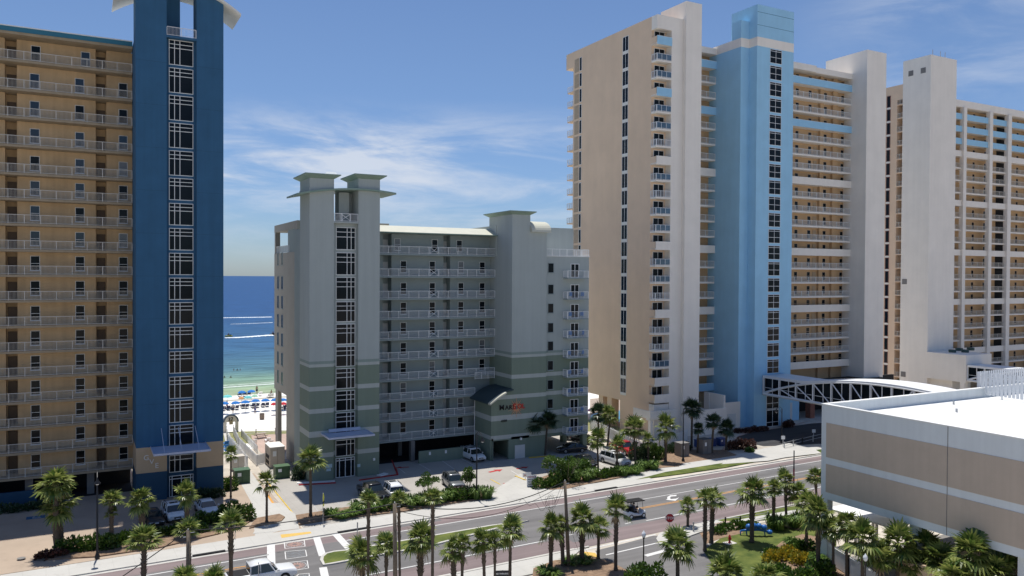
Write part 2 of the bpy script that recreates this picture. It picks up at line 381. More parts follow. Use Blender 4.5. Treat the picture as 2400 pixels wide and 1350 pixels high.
    a = mb(); a.box(fl.x, fr.x, (fl.y+fr.y)/2, Yf-.003, za-.08, za+.04); a.box(fl.x,fr.x,(fl.y+fr.y)/2,(fl.y+fr.y)/2+.06,za+.04,za+.16); a.box(fl.x,fl.x+.06,(fl.y+fr.y)/2+.06,Yf-.003,za+.04,za+.16); a.box(fr.x-.06,fr.x,(fl.y+fr.y)/2+.06,Yf-.003,za+.04,za+.16)
    for x in (fl.x+1.2, (fl.x+fr.x)/2, fr.x-1.2): a.bar((x, fl.y+.5, za+.1),(x, Yf-.01, za+2.2),.05)
    part(root, 'entrance_awning', a, M['awning'])
    for s, px, py in (('G',336,1079),('V',350,1088),('E',363,1097)):
        q = PY(px,py,Yf); put_text(root, 'sign_letter', s, .85, q.x, Yf-.04, q.z, M['rail'])
    # vaulted canopy and the two caps above it
    tipR = PY(565,32,103.2); tipL = tipR.x-(xd-xa)-4.3; cxx = (tipR.x+tipL)/2; hw = (tipR.x-tipL)/2; Yb = YX_(545,tipR.x,60); rise = 2.6
    pr = []
    for i in range(21):
        u = -1+.1*i; pr.append((cxx+hw*u, tipR.z+rise*(1-u*u)))
    pr2 = [(x, z-.28) for x, z in pr]
    c = mb(); c.extr(pr+pr2[::-1], 1, 103.2, Yb)
    part(root, 'canopy', c, M['offwhite'])
build_A()

# ---------------------------------------------------------------- B: sage green apartment block
def stripes_mat(zb):
    # sage stucco with pale painted courses at fixed heights (paint on the wall, by object height)
    Mt = mat('sage_striped_stucco', (.5,.5,.5), .9, .05, .4, .25); t = Mt.node_tree; b = t.nodes['Principled BSDF']
    tcn = t.nodes.new('ShaderNodeTexCoord'); sp = t.nodes.new('ShaderNodeSeparateXYZ'); t.links.new(tcn.outputs['Object'], sp.inputs[0])
    d = t.nodes.new('ShaderNodeMath'); d.operation = 'DIVIDE'; d.inputs[1].default_value = 50; t.links.new(sp.outputs[2], d.inputs[0])
    r = t.nodes.new('ShaderNodeValToRGB'); r.color_ramp.interpolation = 'CONSTANT'; t.links.new(d.outputs[0], r.inputs[0])
    els = r.color_ramp.elements; dark = (.20,.25,.195,1); light = (.44,.47,.44,1); up = (.40,.44,.425,1)
    els[0].position = 0; els[0].color = dark
    seq = []
    for z0, z1 in sorted(zb[:-1]): seq += [(z0, light), (z1, dark)]
    z0, z1 = zb[-1]; seq += [(z0, light), (z1, (.26,.32,.29,1)), (z1+.5, up)]
    els[1].position = seq[0][0]/50; els[1].color = seq[0][1]
    for z, c in seq[1:]: e = els.new(z/50); e.color = c
    src = b.inputs['Base Color'].links[0].from_socket
    mx = t.nodes.new('ShaderNodeMix'); mx.data_type = 'RGBA'; mx.blend_type = 'MULTIPLY'; mx.inputs[0].default_value = 1
    g = t.nodes.new('ShaderNodeMix'); g.data_type = 'RGBA'; g.blend_type = 'ADD'; g.inputs[0].default_value = 1; g.inputs[7].default_value = (.5,.5,.5,1)
    t.links.new(src, g.inputs[6]); t.links.new(r.outputs[0], mx.inputs[6]); t.links.new(g.outputs[2], mx.inputs[7]); t.links.new(mx.outputs[2], b.inputs['Base Color'])
    return streaks(Mt, .08)
WING = []
def build_B():
    Yf = 103.6; X0 = 26.04; root = bld('apartment_block', 'sage green mid-height apartment block with pale bands and a red sun sign', 'building', X0, Yf)
    O = (X0, Yf, 0); mb = lambda: MB(O); fx = lambda x, Y=Yf: PY(x,650,Y).x
    yb = [(1067,1077),(1015.5,1027),(963,973.5),(910,920),(857,865)]
    zb = [(PY(724,b,Yf).z, PY(724,a,Yf).z) for a, b in yb]
    S = stripes_mat(zb); Gy = M['mgrey']
    Yr, Yw = 109.0, 110.7
    xa, xb, xc, xd = X0, fx(782.5), fx(839.8), fx(890); zp = zat(fx(811,104.4),104.4,524); zc = zat(fx(811),Yf,448)
    YbT = YX_(703,X0)
    t = mb()
    t.box(xa,xb,Yf,YbT,.004,zp); t.box(xc,xd,Yf,YbT,.004,zp); t.box(xb,xc,104.4,YbT,.004,zp)
    zL, zR = zat(xa,Yf,412), zat(xc,Yf,414)
    t.box(xa,xb,Yf,YbT,zp,zL); t.box(xc,xd,Yf,YbT,zp,zR); t.box(xa-.08,xb+.08,Yf-.08,YbT+.08,zc+.2,zL-2.2,0)
    t.box(PY(788,480,106.6).x,xc,106.6,107.2,zp,zc); t.box(PY(788,480,106.6).x+.02,PY(812,480,106.6).x,105.4,106.6,zp,zc-.02)
    part(root, 'stair_tower', t, S)
    tops = [533,592,649.6,706.6,759,811.5,863,915,966]; cx = (fx(787,104.4)+fx(832.5,104.4))/2; wW = fx(832.5,104.4)-fx(787,104.4)
    a_ = win_meshes('stair_window', wW, 3.0, (.57,.78), (.57,.79), .075, M['white'], M['glass'], False, .08)
    b_ = win_meshes('stair_window', wW, 2.72, (.57,.78), (.55,.78), .075, M['white'], M['glass'], False, .08)
    for i, y in enumerate(tops):
        ms, h = (a_, 3.0) if i < 3 else (b_, 2.72); put_win(root, 'stair_window', ms, cx, 104.4, PY(810,y,104.4).z-h)
    zl = PY(810,1030,104.4).z; put_win(root, 'stair_window', win_meshes('stair_window', wW, 2.2, (.57,.78), (.72,), .075, M['white'], M['glass'], False, .08), cx, 104.4, zl-2.2)
    dh = PY(810,1072,104.4).z; e = win_meshes('entrance_door', wW, dh, (.2,.5,.8), (.87,), .09, M['white'], M['glass'], False, .12); put_win(root, 'entrance_door', e, cx, 104.4, .01)
    lb = mb(); lb.box(xb,xc,Yf+.02,104.4,zp,zp+.22); part(root, 'landing_slab', lb, S)
    rm = rail_mesh('tower_railing', xc-xb-.1, M['white'], step=.14, xp=((xc-xb)/2-.1,), n=3); ob('tower_railing', rm, root, (xb+.05-X0,.12,zp+.22))
    # vaulted canopy + caps
    Yc = 103.0; tR = PY(929,452,Yc); tL = PY(697,452,Yc); ap = PY(813,440.5,Yc); Ybk = YX_(894,tR.x,460)
    pr = []
    for i in range(21):
        u = -1+.1*i; zt = tL.z+(tR.z-tL.z)*(u+1)/2; pr.append((tL.x+(tR.x-tL.x)*(u+1)/2, zt+(ap.z-(tL.z+tR.z)/2)*(1-u*u)))
    c = mb(); c.extr(pr+[(x,z-.22) for x,z in pr][::-1], 1, Yc, Ybk); part(root, 'canopy', c, M['green_metal'])
    for (a,b,zt) in ((xa,xb,zL),(xc,xd,zR)):
        k = mb(); h = .75
        lo = [(a,Yf,zt-.25),(b,Yf,zt-.25),(b,YbT,zt-.25),(a,YbT,zt-.25)]; hi = [(a-h,Yf-h,zt+.2),(b+h,Yf-h,zt+.2),(b+h,YbT+h,zt+.2),(a-h,YbT+h,zt+.2)]
        k.loft([lo,hi,[(x,y,z+.12) for x,y,z in hi]]); part(root, 'tower_cap', k, M['green_metal'])
    v = mb(); v.rev([(.9,0),(.95,.25),(.6,.6),(.01,.65)], (xa+3.4, 105.8, zL+.3), 14); part(root, 'roof_vent', v, M['pale'])
    # awning
    za = PY(755,1017,Yf).z; fl = G(771,1030,za); fr = G(879,1020,za); ya = (fl.y+fr.y)/2
    a = mb(); a.box(fl.x,fr.x,ya,Yf-.003,za-.08,za+.04); a.box(fl.x,fr.x,ya,ya+.06,za+.04,za+.16); a.box(fl.x,fl.x+.06,ya+.06,Yf-.003,za+.04,za+.16); a.box(fr.x-.06,fr.x,ya+.06,Yf-.003,za+.04,za+.16)
    a.box(fl.x+1.0,fr.x-.8,Yf-.3,Yf-.004,za+.16,za+.55)
    part(root, 'entrance_awning', a, M['awning'])
    # galleries
    yr = [575.7,629.2,682,729.4,777.8,826.7,875,923,970,1018]; zr = [PY(892,y,Yr).z for y in yr]; zf = [z-1.07 for z in zr]
    XE = 55.87; XB = 52.54; xg0 = xd+.02; zbot = zf[-1]-.3; ztop = PY(892,545,Yr).z
    w = mb(); XW = lambda x: PY(x,650,Yw).x
    recs = [(XW(897),XW(917.5)),(XW(1039),XW(1055))]
    xs = [xd-1.5, recs[0][0], recs[0][1], recs[1][0], recs[1][1], XE+1]
    for i in (0,2,4): w.box(xs[i],xs[i+1],Yw,118,zbot,ztop)
    for a,b in recs: w.box(a,b,112.1,118,zbot,ztop)
    part(root, 'gallery_wall', w, Gy)
    wm = win_meshes('gallery_window', .95, 1.75, (), (.5,), .055, M['rail'], M['glass'], True); alt = win_meshes('gallery_window', .95, 1.75, (), (.5,), .055, M['rail'], M['glass_curtain'], True)[1]
    dm = door_mesh(.95,2.1,M['door_white'])
    for k, z in enumerate(zf):
        low = k >= 7; L = (XB if low else XE)-.03-xg0
        sl = MB((xg0,Yr,0)).box(xg0,xg0+L,Yr-.1,112.1,-.24,0).mesh('gallery_slab', M['mgrey']); ob('gallery_slab', sl, root, (xg0-X0,Yr-Yf,z))
        key = 'r%d' % low
        if key not in KIDS: KIDS[key] = rail_mesh('railing', L, M['rail'], post=1.62, step=.13, xp=(PY(1017,650,Yr).x-xg0,))
        ob('railing', KIDS[key], root, (xg0-X0, Yr-.05-Yf, z))
        cols = [931,1018.5,1076] if k == 0 else [945.5,1013,1080,1130]
        for c in cols:
            if low and c > 1100: continue
            put_win(root, 'gallery_window', wm, XW(c), Yw, z+.5, False, alt if (k*5+int(c))%7 == 0 else None)
        for (a,b) in recs: ob('door', dm, root, ((a+b)/2-X0+.1, 112.09-Yf, z))
    # short railing over the vaulted porch roof
    q = PY(1111,915,Yr-.3); ob('porch_railing', rail_mesh('porch_railing', 3.3, M['rail'], n=3), root, (q.x-X0, Yr-.6-Yf, zf[6]-.55))
    r = mb(); r.box(xd+.01,XE-.01,Yr-.9,111,ztop-.02,ztop+.12,1)
    zf1 = PY(892,525,Yr-.6).z
    r.add([(xd+.01,Yr-.9,ztop+.12),(XE-.01,Yr-.9,ztop+.12),(XE-.01,110.8,zf1),(xd+.01,110.8,zf1),(XE-.01,111.6,ztop+.12),(xd+.01,111.6,ztop+.12)],[(0,1,2,3),(3,2,4,5),(1,4,2),(0,3,5)],0)
    r.box(xd+.01,70,111.61,124,ztop-.02,zf1-.3,0)
    part(root, 'roof', r, [M['roof_cream'], M['green_metal']])
    # left rear wing with side windows, standing on columns
    XS = 26.5; sY0 = YX_(696,XS); sY1 = YX_(643,XS); zt = PX(641,530,XS).z; zb0 = PX(660,920,XS).z
    s = mb(); zdeck = PX(670,592,XS).z; ywall = YX_(671.5,XS)
    s.box(XS,31,sY0,ywall,.004,zdeck); s.box(XS,31,ywall,sY1,zb0,zdeck)
    s.box(XS,40,sY0,sY1,zdeck+3.3,zt); s.box(XS,XS+.8,sY0,sY0+1.1,zdeck,zdeck+3.3); s.box(XS,XS+.7,sY1-.9,sY1-.2,zdeck,zdeck+3.3)
    ym = YX_(673,XS); s.box(XS+.1,34,sY0+1.1,ym,zdeck,zdeck+3.3,1)
    s.box(XS,XS+.55,YX_(652,XS),YX_(646,XS),.004,zb0); s.box(31,xd+3,sY0,118,.004,zdeck+2)
    s.box(XS-.35,XS+.2,YbT,sY0,.004,zdeck+3,2)
    part(root, 'side_wall', s, [mat('warm_grey_stucco', (.36,.34,.30), .9, .05, .4, .2), M['mgrey'], M['mgrey']])
    sm = win_meshes('side_window', 1.0, 1.9, (), (), .05, M['mgrey'], M['glass'], True)
    for y in (606,661.5,707,750.5,794,839,883):
        for x in (652,661.5): 
            Yq = YX_(x,XS); put_win(root, 'side_window', sm, XS, Yq, PX(656,y+(650-y)*0,XS).z-1.0+.0, True)
    rs = rail_mesh('side_railing', ywall+3-sY0, M['rail'], step=.14); ob('side_railing', rs, root, (XS+.1-X0, sY1-.2-Yf, zdeck), -math.pi/2)
    # elevator tower, porch block and right wing
    Yf2 = 103.44; XT = XE; XT1 = PY(1243,520,Yf2).x; XT2 = PY(1281,650,Yf2).x; zE = zat(XT,Yf2,499)
    z1 = zat(PY(1268,650,Yf2).x,Yf2,544)
    b2 = mb(); b2.box(XT,XT1,Yf2,111,.004,zE); b2.box(XT1,XT2,Yf2,111,3.3,z1)
    Yp = 108.95; zv = PY(1151,937,Yf2).z; zv2 = PY(1197,917,Yf2).z
    b2.box(XB,XT,Yf2,Yf2+.35,3.3,zv); b2.box(XB,XB+.35,Yf2+.35,Yp,.004,zv-.2)
    b2.add([(XB,Yf2,zv),(XT,Yf2,zv),(XT,Yf2,zv2),(XB,Yf2+.3,zv),(XT,Yf2+.3,zv),(XT,Yf2+.3,zv2),((XB+XT)/2,Yf2,(zv+zv2)/2+.35),((XB+XT)/2,Yf2+.3,(zv+zv2)/2+.35)],[(0,1,2,6),(3,7,5,4),(0,6,7,3),(6,2,5,7)])
    # ground storey front: dark passage left, solid wall with double door right
    xo0 = PY(1155,1050,Yf2).x; xo1 = PY(1192,1050,Yf2).x; zo = PY(1170,1033,Yf2).z
    b2.box(XB+.35,xo0,Yf2,Yf2+.35,.004,3.3); b2.box(xo0,XT2,Yf2,Yf2+.35,zo,3.3,0); b2.box(xo1,XT,Yf2,Yf2+.35,.004,zo); b2.box(XT1,XT2,Yf2,111,.004,zo-.02)
    part(root, 'elevator_tower', b2, S)
    k = mb(); h = .7; a,b,zt = XT,XT1,zE
    lo = [(a,Yf2,zt-.2),(b,Yf2,zt-.2),(b,111,zt-.2),(a,111,zt-.2)]; hi = [(a-h,Yf2-h,zt+.2),(b+h,Yf2-h,zt+.2),(b+h,111+h,zt+.2),(a-h,111+h,zt+.2)]
    k.loft([lo,hi,[(x,y,z+.12) for x,y,z in hi]]); part(root, 'tower_cap', k, M['green_metal'])
    # quarter-vault roofs: one on the porch block, one beside the elevator tower
    p = mb(); pr = []
    for i in range(9):
        u = i/8; pr.append((XB-.9+(XT-XB+.9)*u, zv-.35+(zv2-zv+.75)*math.sin(u*math.pi/2)))
    p.extr(pr+[(x,z-.2) for x,z in pr][::-1],1,Yf2-.7,Yp,0); part(root, 'porch_roof', p, M['slate_roof'])
    p = mb(); pg = [q for q in pr[:6]]; p.extr([(x,z+.05) for x,z in pg]+[(x,z-.2) for x,z in pg][::-1],1,Yf2-1.5,Yf2-.71); part(root, 'porch_gutter', p, M['roof_cream'])
    p = mb(); pr = [(Yf2-.55+2.6*(1-math.cos(i/8*math.pi/2)), z1-.05+1.75*math.sin(i/8*math.pi/2)) for i in range(9)]
    p.extr(pr+[(Yf2+2.05,z1-.05),(Yf2-.4,z1-.05)],0,XT1+.01,XT2+.5,0); part(root, 'vault_roof', p, M['roof_cream'])
    # right wing
    Yg = 104.1; XR = 69.9; zd = PY(1300,601,Yg).z; zw = PY(1330,1019,Yg).z
    g = mb(); g.box(XT2,XR,Yg,118,zw,zd); g.box(XT2-6,PY(1344,560,108.5).x,108.5,118,zd,PY(1300,534,108.5).z)
    g.box(XR-.9,XR-.1,Yg+.1,Yg+.9,.004,zw); g.box(XR-.9,XR-.1,Yg+6,Yg+6.9,.004,zw); g.box(XT2+.2,XT2+.9,Yg+6,Yg+6.8,.004,zw)
    part(root, 'right_wing', g, S)
    c = mb(); c.box(XT2,XR+.12,Yg-.12,118.1,zd,zd+.1); part(root, 'parapet_cap', c, M['white'])
    ob('terrace_railing', rail_mesh('terrace_railing', XR-XT2-.1, M['white'], step=.14, n=6), root, (XT2+.05-X0, Yg-Yf, zd+.1))
    ob('terrace_railing', rail_mesh('terrace_railing', 9, M['white'], step=.14, n=5), root, (XR-.05-X0, Yg+9-Yf, zd+.1), -math.pi/2)
    yw = [(615.5,638),(666,689.5),(711.5,734),(756,779),(801,824),(846,870),(891,913),(936,958)]
    vm_ = win_meshes('wing_window', 1.0, 1.45, (), (), .05, M['mgrey'], M['glass'], True)
    for a,b in [(617,639),(666,689),(711,733.5),(756,779),(802,822),(845.5,867.5),(890.5,912.5),(935,957)]:
        put_win(root, 'wing_window', vm_, PY(1291,650,Yg).x, Yg, PY(1291,b,Yg).z)
    bx0, bx1 = PY(1331,650,Yg-1.3).x, PY(1380,650,Yg-1.3).x; bl = bx1-bx0
    dm2 = win_meshes('balcony_door', 1.55, 2.15, (.5,), (), .09, M['white'], M['glass'], False, .06)
    bal = MB(); bal.box(0,bl,-1.3,0,-.18,0); bme = bal.mesh('balcony', M['mgrey'])
    bb = [653,702,748.5,793,839,884,927.5,973,1018]
    fr = rail_mesh('balcony_railing', bl, M['white'], step=.17, n=2, h=1.1, pk=.008); sd = rail_mesh('balcony_railing', 1.25, M['white'], step=.17, n=1, h=1.1)
    gl = MB(); gl.box(.05,bl-.05,-.012,-.004,.13,1.0); glm = gl.mesh('glass_panel', M['clear_panel'])
    for i, y in enumerate(bb):
        z = PY(1355,y-2,Yg-1.3).z
        o = ob('balcony', bme, root, (bx0-X0, Yg-Yf-.001, z)); r_ = ob('balcony_railing', fr, o, (0,-1.25,0)); ob('balcony_railing', sd, o, (.04,-.02,0), -math.pi/2); ob('balcony_railing', sd, o, (bl-.04,-.02,0), -math.pi/2)
        if 0 < i: WING.append((bx0, Yg, z, bl))
        if i < 9: put_win(root, 'balcony_door', dm2, PY(1347,650,Yg).x, Yg, z+.02)
    # low garage wall, garage interior, downpipe, service door
    lw0, lw1 = PY(982,1060,107.0), XB; l = mb(); l.box(lw0.x,lw1-.02,107.0,107.3,.004,1.75); part(root, 'low_wall', l, S)
    l = mb(); l.box(xd+.02,XB+3,114.2,115,.004,zbot,0); l.box(xd+.02,XB+.3,109.2,114.2,.03,.04,0); l.box(lw0.x-.6,lw0.x,108.6,109.4,.004,zbot,1); l.box(xd+6.2,xd+6.8,113,113.7,.004,zbot,1); l.box(XT2,XR,117,118,.004,1.6,0)  # back walls and floor sheet carry the garage shade in their dark colour
    part(root, 'shade_dark_garage_wall', l, [M['dark'], M['garage']])
    d = mb(); d.tube([(XB-.12,Yp-.15,0.01),(XB-.12,Yp-.15,zv-.3)],.06,8); part(root, 'downpipe', d, M['rail'])
    q0, q1 = PY(1206.5,1070,Yf2), PY(1230,1040,Yf2); ob('service_door', door_mesh(q1.x-q0.x, q1.z-.1, M['door_white'], 2), root, ((q0.x+q1.x)/2-X0, Yf2-Yf, .01))
    # name sign
    zs = PY(1170,961.5,Yf2).z; xs_ = PY(1169.5,960,Yf2).x; x2 = PY(1203,958,Yf2).x
    ob_ = MB((X0,Yf,0)); cxs, czs = PY(1210,955,Yf2).x, PY(1210,955,Yf2).z
    for i in range(20):
        a = 2*math.pi*i/20; r1 = 1.5 if i % 2 else 1.1
        ca, sa = math.cos(a), math.sin(a)
        ob_.add([(cxs+.3*ca-.05*sa,Yf2-.05,czs+.3*sa+.05*ca),(cxs+.3*ca+.05*sa,Yf2-.05,czs+.3*sa-.05*ca),(cxs+r1*ca,Yf2-.05,czs+r1*sa),
                 (cxs+.3*ca-.05*sa,Yf2-.01,czs+.3*sa+.05*ca),(cxs+.3*ca+.05*sa,Yf2-.01,czs+.3*sa-.05*ca),(cxs+r1*ca,Yf2-.01,czs+r1*sa)],[(0,1,2),(3,5,4),(0,3,4,1),(1,4,5,2),(2,5,3,0)])
    part(root, 'sun_emblem', ob_, mat('faded_orange_sign', (.80,.36,.18), .6))
    bk = M['black_metal']; rd = mat('red_sign', (.62,.04,.03), .5)
    put_text(root,'sign_letter','M',1.1,xs_,Yf2-.06,zs,bk,off=.012); put_text(root,'sign_letter','ARI',.92,xs_+.98,Yf2-.06,zs,bk,1.08,off=.012)
    put_text(root,'sign_letter','S',1.2,x2-.1,Yf2-.10,zs-.02,rd,off=.02); put_text(root,'sign_letter','OL',.98,x2+.62,Yf2-.10,zs+.03,rd,1.0,off=.02)
    q = PY(1174,989.5,Yf2); put_text(root,'house_number','4209',.48,q.x,Yf2-.04,q.z,bk,1.05,off=.006)
    # small wall fittings
    f = mb()
    for x,y,w_,h_ in ((1220,1028,.25,.35),(876,1076,.25,.3)):
        Yq = Yf2 if x > 1000 else Yf; q = PY(x,y,Yq); f = mb(); f.box(q.x-w_/2,q.x+w_/2,Yq-.25,Yq-.002,q.z-h_/2,q.z+h_/2); part(root, 'wall_lamp', f, M['white'])
    f = mb(); 
    for x,y,w_,h_ in ((771,1092,.85,.5),(770,1101,.6,.35),(841,1091,.4,.4)):
        q = PY(x,y,Yf); f = mb(); f.box(q.x-w_/2,q.x+w_/2,Yf-.04,Yf-.002,q.z-h_/2,q.z+h_/2); part(root, 'wall_plaque', f, M['plaque'])
    for x in (1007.5,1045):
        q = PY(x,1050,107.0); f = MB((X0,Yf,0)).box(q.x-.15,q.x+.15,106.96,106.998,1.1,1.55); part(root,'parking_sign',f,M['white'])
build_B()
# ---------------------------------------------------------------- C: cream / tan / sky blue high-rise
def parapet_kinds(n, seq): return [seq.get(i, 'R') for i in range(n)]
def build_C():
    X0, Yf = 106.0, 104.7; root = bld('high_rise', 'cream and tan high-rise with a sky blue elevator tower and long footbridge', 'building', X0, Yf)
    O = (X0, Yf, 0); mb = lambda: MB(O)
    Yt, Yq, Yc, Yw = 104.75, 105.5, 113.0, 114.8
    X1 = XY_(1769.7,Yf); XbR = XY_(1854.8,Yf); y1 = YX_(1751,X1); X2 = XY_(1731.8,y1)
    X3 = XY_(1536,Yq); XN = XY_(1570,Yq); XT = XY_(1603.5,Yt); XT2 = XY_(1640,Yt); Yn = YX_(1523,X3); Ye = YX_(1341,X3)
    zr1 = PY(1550,84,Yq).z; zr22 = PY(1550,924.5,Yq).z; NF = 22; dz = (zr1-zr22)/21
    zf = [zr1-1.1-dz*k for k in range(NF)]
    zroof = zat(X3,Yq,33); z0f = zf[0]+dz-.55
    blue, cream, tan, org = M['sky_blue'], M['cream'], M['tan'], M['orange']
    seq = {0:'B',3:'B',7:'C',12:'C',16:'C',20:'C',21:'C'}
    # main body: tan gable side wall, cream front
    ylow = YX_(1455,X3); zcut = PX(1400,925,X3).z
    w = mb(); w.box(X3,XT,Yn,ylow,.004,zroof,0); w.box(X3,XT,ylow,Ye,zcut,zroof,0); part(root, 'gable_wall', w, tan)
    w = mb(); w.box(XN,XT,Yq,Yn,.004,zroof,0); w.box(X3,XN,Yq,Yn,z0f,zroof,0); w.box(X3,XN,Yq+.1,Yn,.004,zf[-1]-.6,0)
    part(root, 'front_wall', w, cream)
    zT = zat(XT,Yt,2); yTb = YX_(1549,XT,20)
    w = mb(); w.box(XT,XT2,Yt,yTb,.004,zT); part(root, 'lift_shaft', w, cream, 'plain cream shaft, the tallest part of the left wing')
    # columns under the raised seaward end
    for x in (1407,1427):
        yy = YX_(x,X3); part(root, 'column', mb().box(X3+.3,X3+1.9,yy-.7,yy+.7,.004,zcut), M['tan'])
    # side windows: long strip and the narrow one near the seaward end
    zs = [PX(1463,87+(886.7-87)/20*i,X3).z for i in range(21)]; hs = zs[0]-zs[1]
    wp = YX_(1456,X3)-YX_(1469.5,X3)
    sm = win_meshes('side_window', wp, hs-.42, (.5,), (), .07, M['white'], M['glass'], False, .05)
    sp = MB(); sp.box(-wp/2,wp/2,-.05,-.001,-.40,-.01); spm = sp.mesh('spandrel', M['offwhite'])
    yy = (YX_(1456,X3)+YX_(1469.5,X3))/2
    for z in zs:
        o = put_win(root, 'side_window', sm, X3-.003, yy, z-(hs-.42), True); ob('spandrel', spm, o)
    wq = YX_(1355.6,X3)-YX_(1361,X3); sm2 = win_meshes('rear_window', wq, hs-.42, (), (), .07, M['white'], M['glass'], False, .05)
    lv = MB(); lv.box(-.75,.75,-.03,-.001,0,hs-.42); lvm = lv.mesh('louvre_panel', mat('tan_louvre', (.42,.33,.24), .8, .2, 3))
    zq = [PX(1358,135.8+36.55*i,X3).z for i in range(21)]; dq = (zq[0]-zq[20])/20
    yl = (YX_(1355.6,X3)+YX_(1361,X3))/2; yv = YX_(1349,X3)
    for i in range(21):
        o = put_win(root, 'rear_window', sm2, X3-.003, yl, zq[0]-dq*i-(hs-.42), True)
        ob('louvre_panel', lvm, root, (X3-.003-X0, yv-Yf, zq[0]-dq*i-(hs-.42)), -math.pi/2)
    # seaward balconies seen past the gable edge
    yb2 = YX_(1327.5,X3+.3); bm = MB(); bm.box(0,6,0,yb2-Ye,-.22,0); bmm = bm.mesh('rear_balcony', tan)
    rb = rail_mesh('balcony_railing', yb2-Ye, M['white_metal'], step=.16, n=3)
    zb_ = [zr1-1.1-dz*k for k in range(1,21)]
    for z in zb_:
        o = ob('rear_balcony', bmm, root, (X3+.3-X0, Ye-Yf, z)); ob('balcony_railing', rb, o, (.05,yb2-Ye,0), -math.pi/2)
    w = mb(); w.box(X3,XT,Ye,yb2,zroof-3.0,zroof); part(root, 'roof_overhang', w, tan)
    # corner balconies
    gd = win_meshes('balcony_door', XY_(1553,Yn)-XY_(1529,Yn), 2.25, (.5,), (), .07, M['white_metal'], M['glass'], False, .05)
    bl = XN-X3; slab = MB(); slab.box(0,bl,0,Yn-Yq,-.3,0); slab = slab.mesh('corner_balcony', cream)
    fr = rail_mesh('balcony_railing', bl, M['white_metal'], step=.17, n=3); fs = rail_mesh('balcony_railing', Yn-Yq, M['white_metal'], step=.17, n=2)
    glp = MB(); glp.box(.05,bl-.05,-.03,-.02,.13,1.0); glp = glp.mesh('glass_panel', M['clear_panel'])
    def solid(L, mt): b = MB(); b.box(0,L,-.12,0,-.32,1.05); return b.mesh('parapet', mt)
    pf = {'B': solid(bl, blue), 'C': solid(bl, cream)}; ps = solid(Yn-Yq-.13, tan)
    cap = MB(); cap.box(0,bl,-.14,.03,1.05,1.1); cap = cap.mesh('parapet_cap', M['white'])
    for k_ in range(NF):
        z = zf[k_]; kd = seq.get(k_, 'R'); o = ob('corner_balcony', slab, root, (X3-X0, Yq-Yf, z))
        if kd == 'R':
            ob('balcony_railing', fr, o, (0,.04,0)); ob('balcony_railing', fs, o, (.04,Yn-Yq,0), -math.pi/2)
            if k_ % 3: ob('glass_panel', glp, o, (0,.04,0))
        else:
            ob('parapet', pf[kd], o, (0,0,0)); ob('parapet', ps, o, (.12,Yn-Yq,0), -math.pi/2); ob('parapet_cap', cap, o)
        put_win(root, 'balcony_door', gd, (XY_(1553,Yn)+XY_(1529,Yn))/2, Yn-.003, z+.02)
    # blue tower
    zB0, zB1 = zat(X1,Yf,106.5), zat(X1,Yf,85.5); zPT = zat(X1,Yf,9.5); yPb = YX_(1715,X1,20); zS = zat(X2,y1,47)
    t = mb(); t.box(X1,XbR,Yf,118,.004,zB0,0); t.box(X1,XbR,Yf-.03,yPb,zB0,zB1,1); t.box(X1,XbR,Yf,yPb,zB1,zPT,0)
    t.box(X2,X1,y1,118,.004,zB0,0); t.box(X2,X1,y1-.03,118,zB0,zB1,1); t.box(X2,X1,y1,y1+2.2,zB1,zS,0)
    t.box(X1-.01,XbR+.01,Yf-.012,Yf-.001,zB1+2.1,zB1+2.16,2); t.box(X1-.01,XbR+.01,Yf-.012,Yf-.001,zB1+4.4,zB1+4.46,2)
    part(root, 'elevator_tower', t, [blue, cream, M['royal']])
    ww = XY_(1827,Yf)-XY_(1799.5,Yf); cx = (XY_(1827,Yf)+XY_(1799.5,Yf))/2
    bw = win_meshes('tower_window', ww, dz-.33, (.5,), (.42,.86), .07, M['white_metal'], M['glass'], False, .05)
    zb1 = PY(1815,116,Yf).z; zb2 = PY(1812,842,Yf).z; db = (zb1-zb2)/19
    for i in range(20): put_win(root, 'tower_window', bw, cx, Yf-.003, zb1-db*i-(dz-.33))
    z_ = PY(1806,957,Yf).z; put_win(root, 'lobby_window', win_meshes('lobby_window', ww+.2, z_, (.5,), (.25,.9), .09, M['white_metal'], M['glass'], False, .06), cx, Yf-.003, .01)
    z_ = PY(1806,928,Yf).z; put_win(root, 'lobby_window', win_meshes('lobby_window', ww+.2, 2.6, (.5,), (.45,), .09, M['white_metal'], M['glass'], False, .06), cx, Yf-.003, z_-2.5)
    # galleries left and right of the blue tower
    Xg1 = XY_(1991,Yc); zgr = zat(XbR,Yc,134)
    z0g = zf[0]; ztopw = z0g+dz-.5
    w = mb(); w.box(XT2-1,X2,Yw,122,.004,zgr-.4); w.box(XbR,Xg1+3,Yw,122,.004,zgr-.4)
    for a,b in ((PY(1914,650,Yw).x,PY(1922,650,Yw).x),(PY(1944,650,Yw).x,PY(1955,650,Yw).x)): w.box(a,b,Yw-.5,Yw,.004,ztopw)
    part(root, 'gallery_wall', w, org)
    w = mb(); w.box(XT2,X2,Yc-.2,122.1,z0g+dz-.55,zgr); w.box(XbR,Xg1,Yc-.2,122.1,z0g+dz-.55,zgr)
    w.box(XbR,PY(1914,150,Yc-.6).x,Yc-.6,Yc-.2,z0g+dz-.55,zgr+.15)
    part(root, 'roof_parapet', w, cream)
    LA, LB = X2-XT2, Xg1-XbR
    def slabm(L): b = MB(); b.box(0,L,0,Yw-Yc,-.3,0); return b.mesh('gallery_slab', M['cream'])
    sA, sB = slabm(LA-.02), slabm(LB-.02); rA, rB = rail_mesh('railing', LA-.04, M['rail'], n=5, step=.15), rail_mesh('railing', LB-.04, M['rail'], n=13, step=.15)
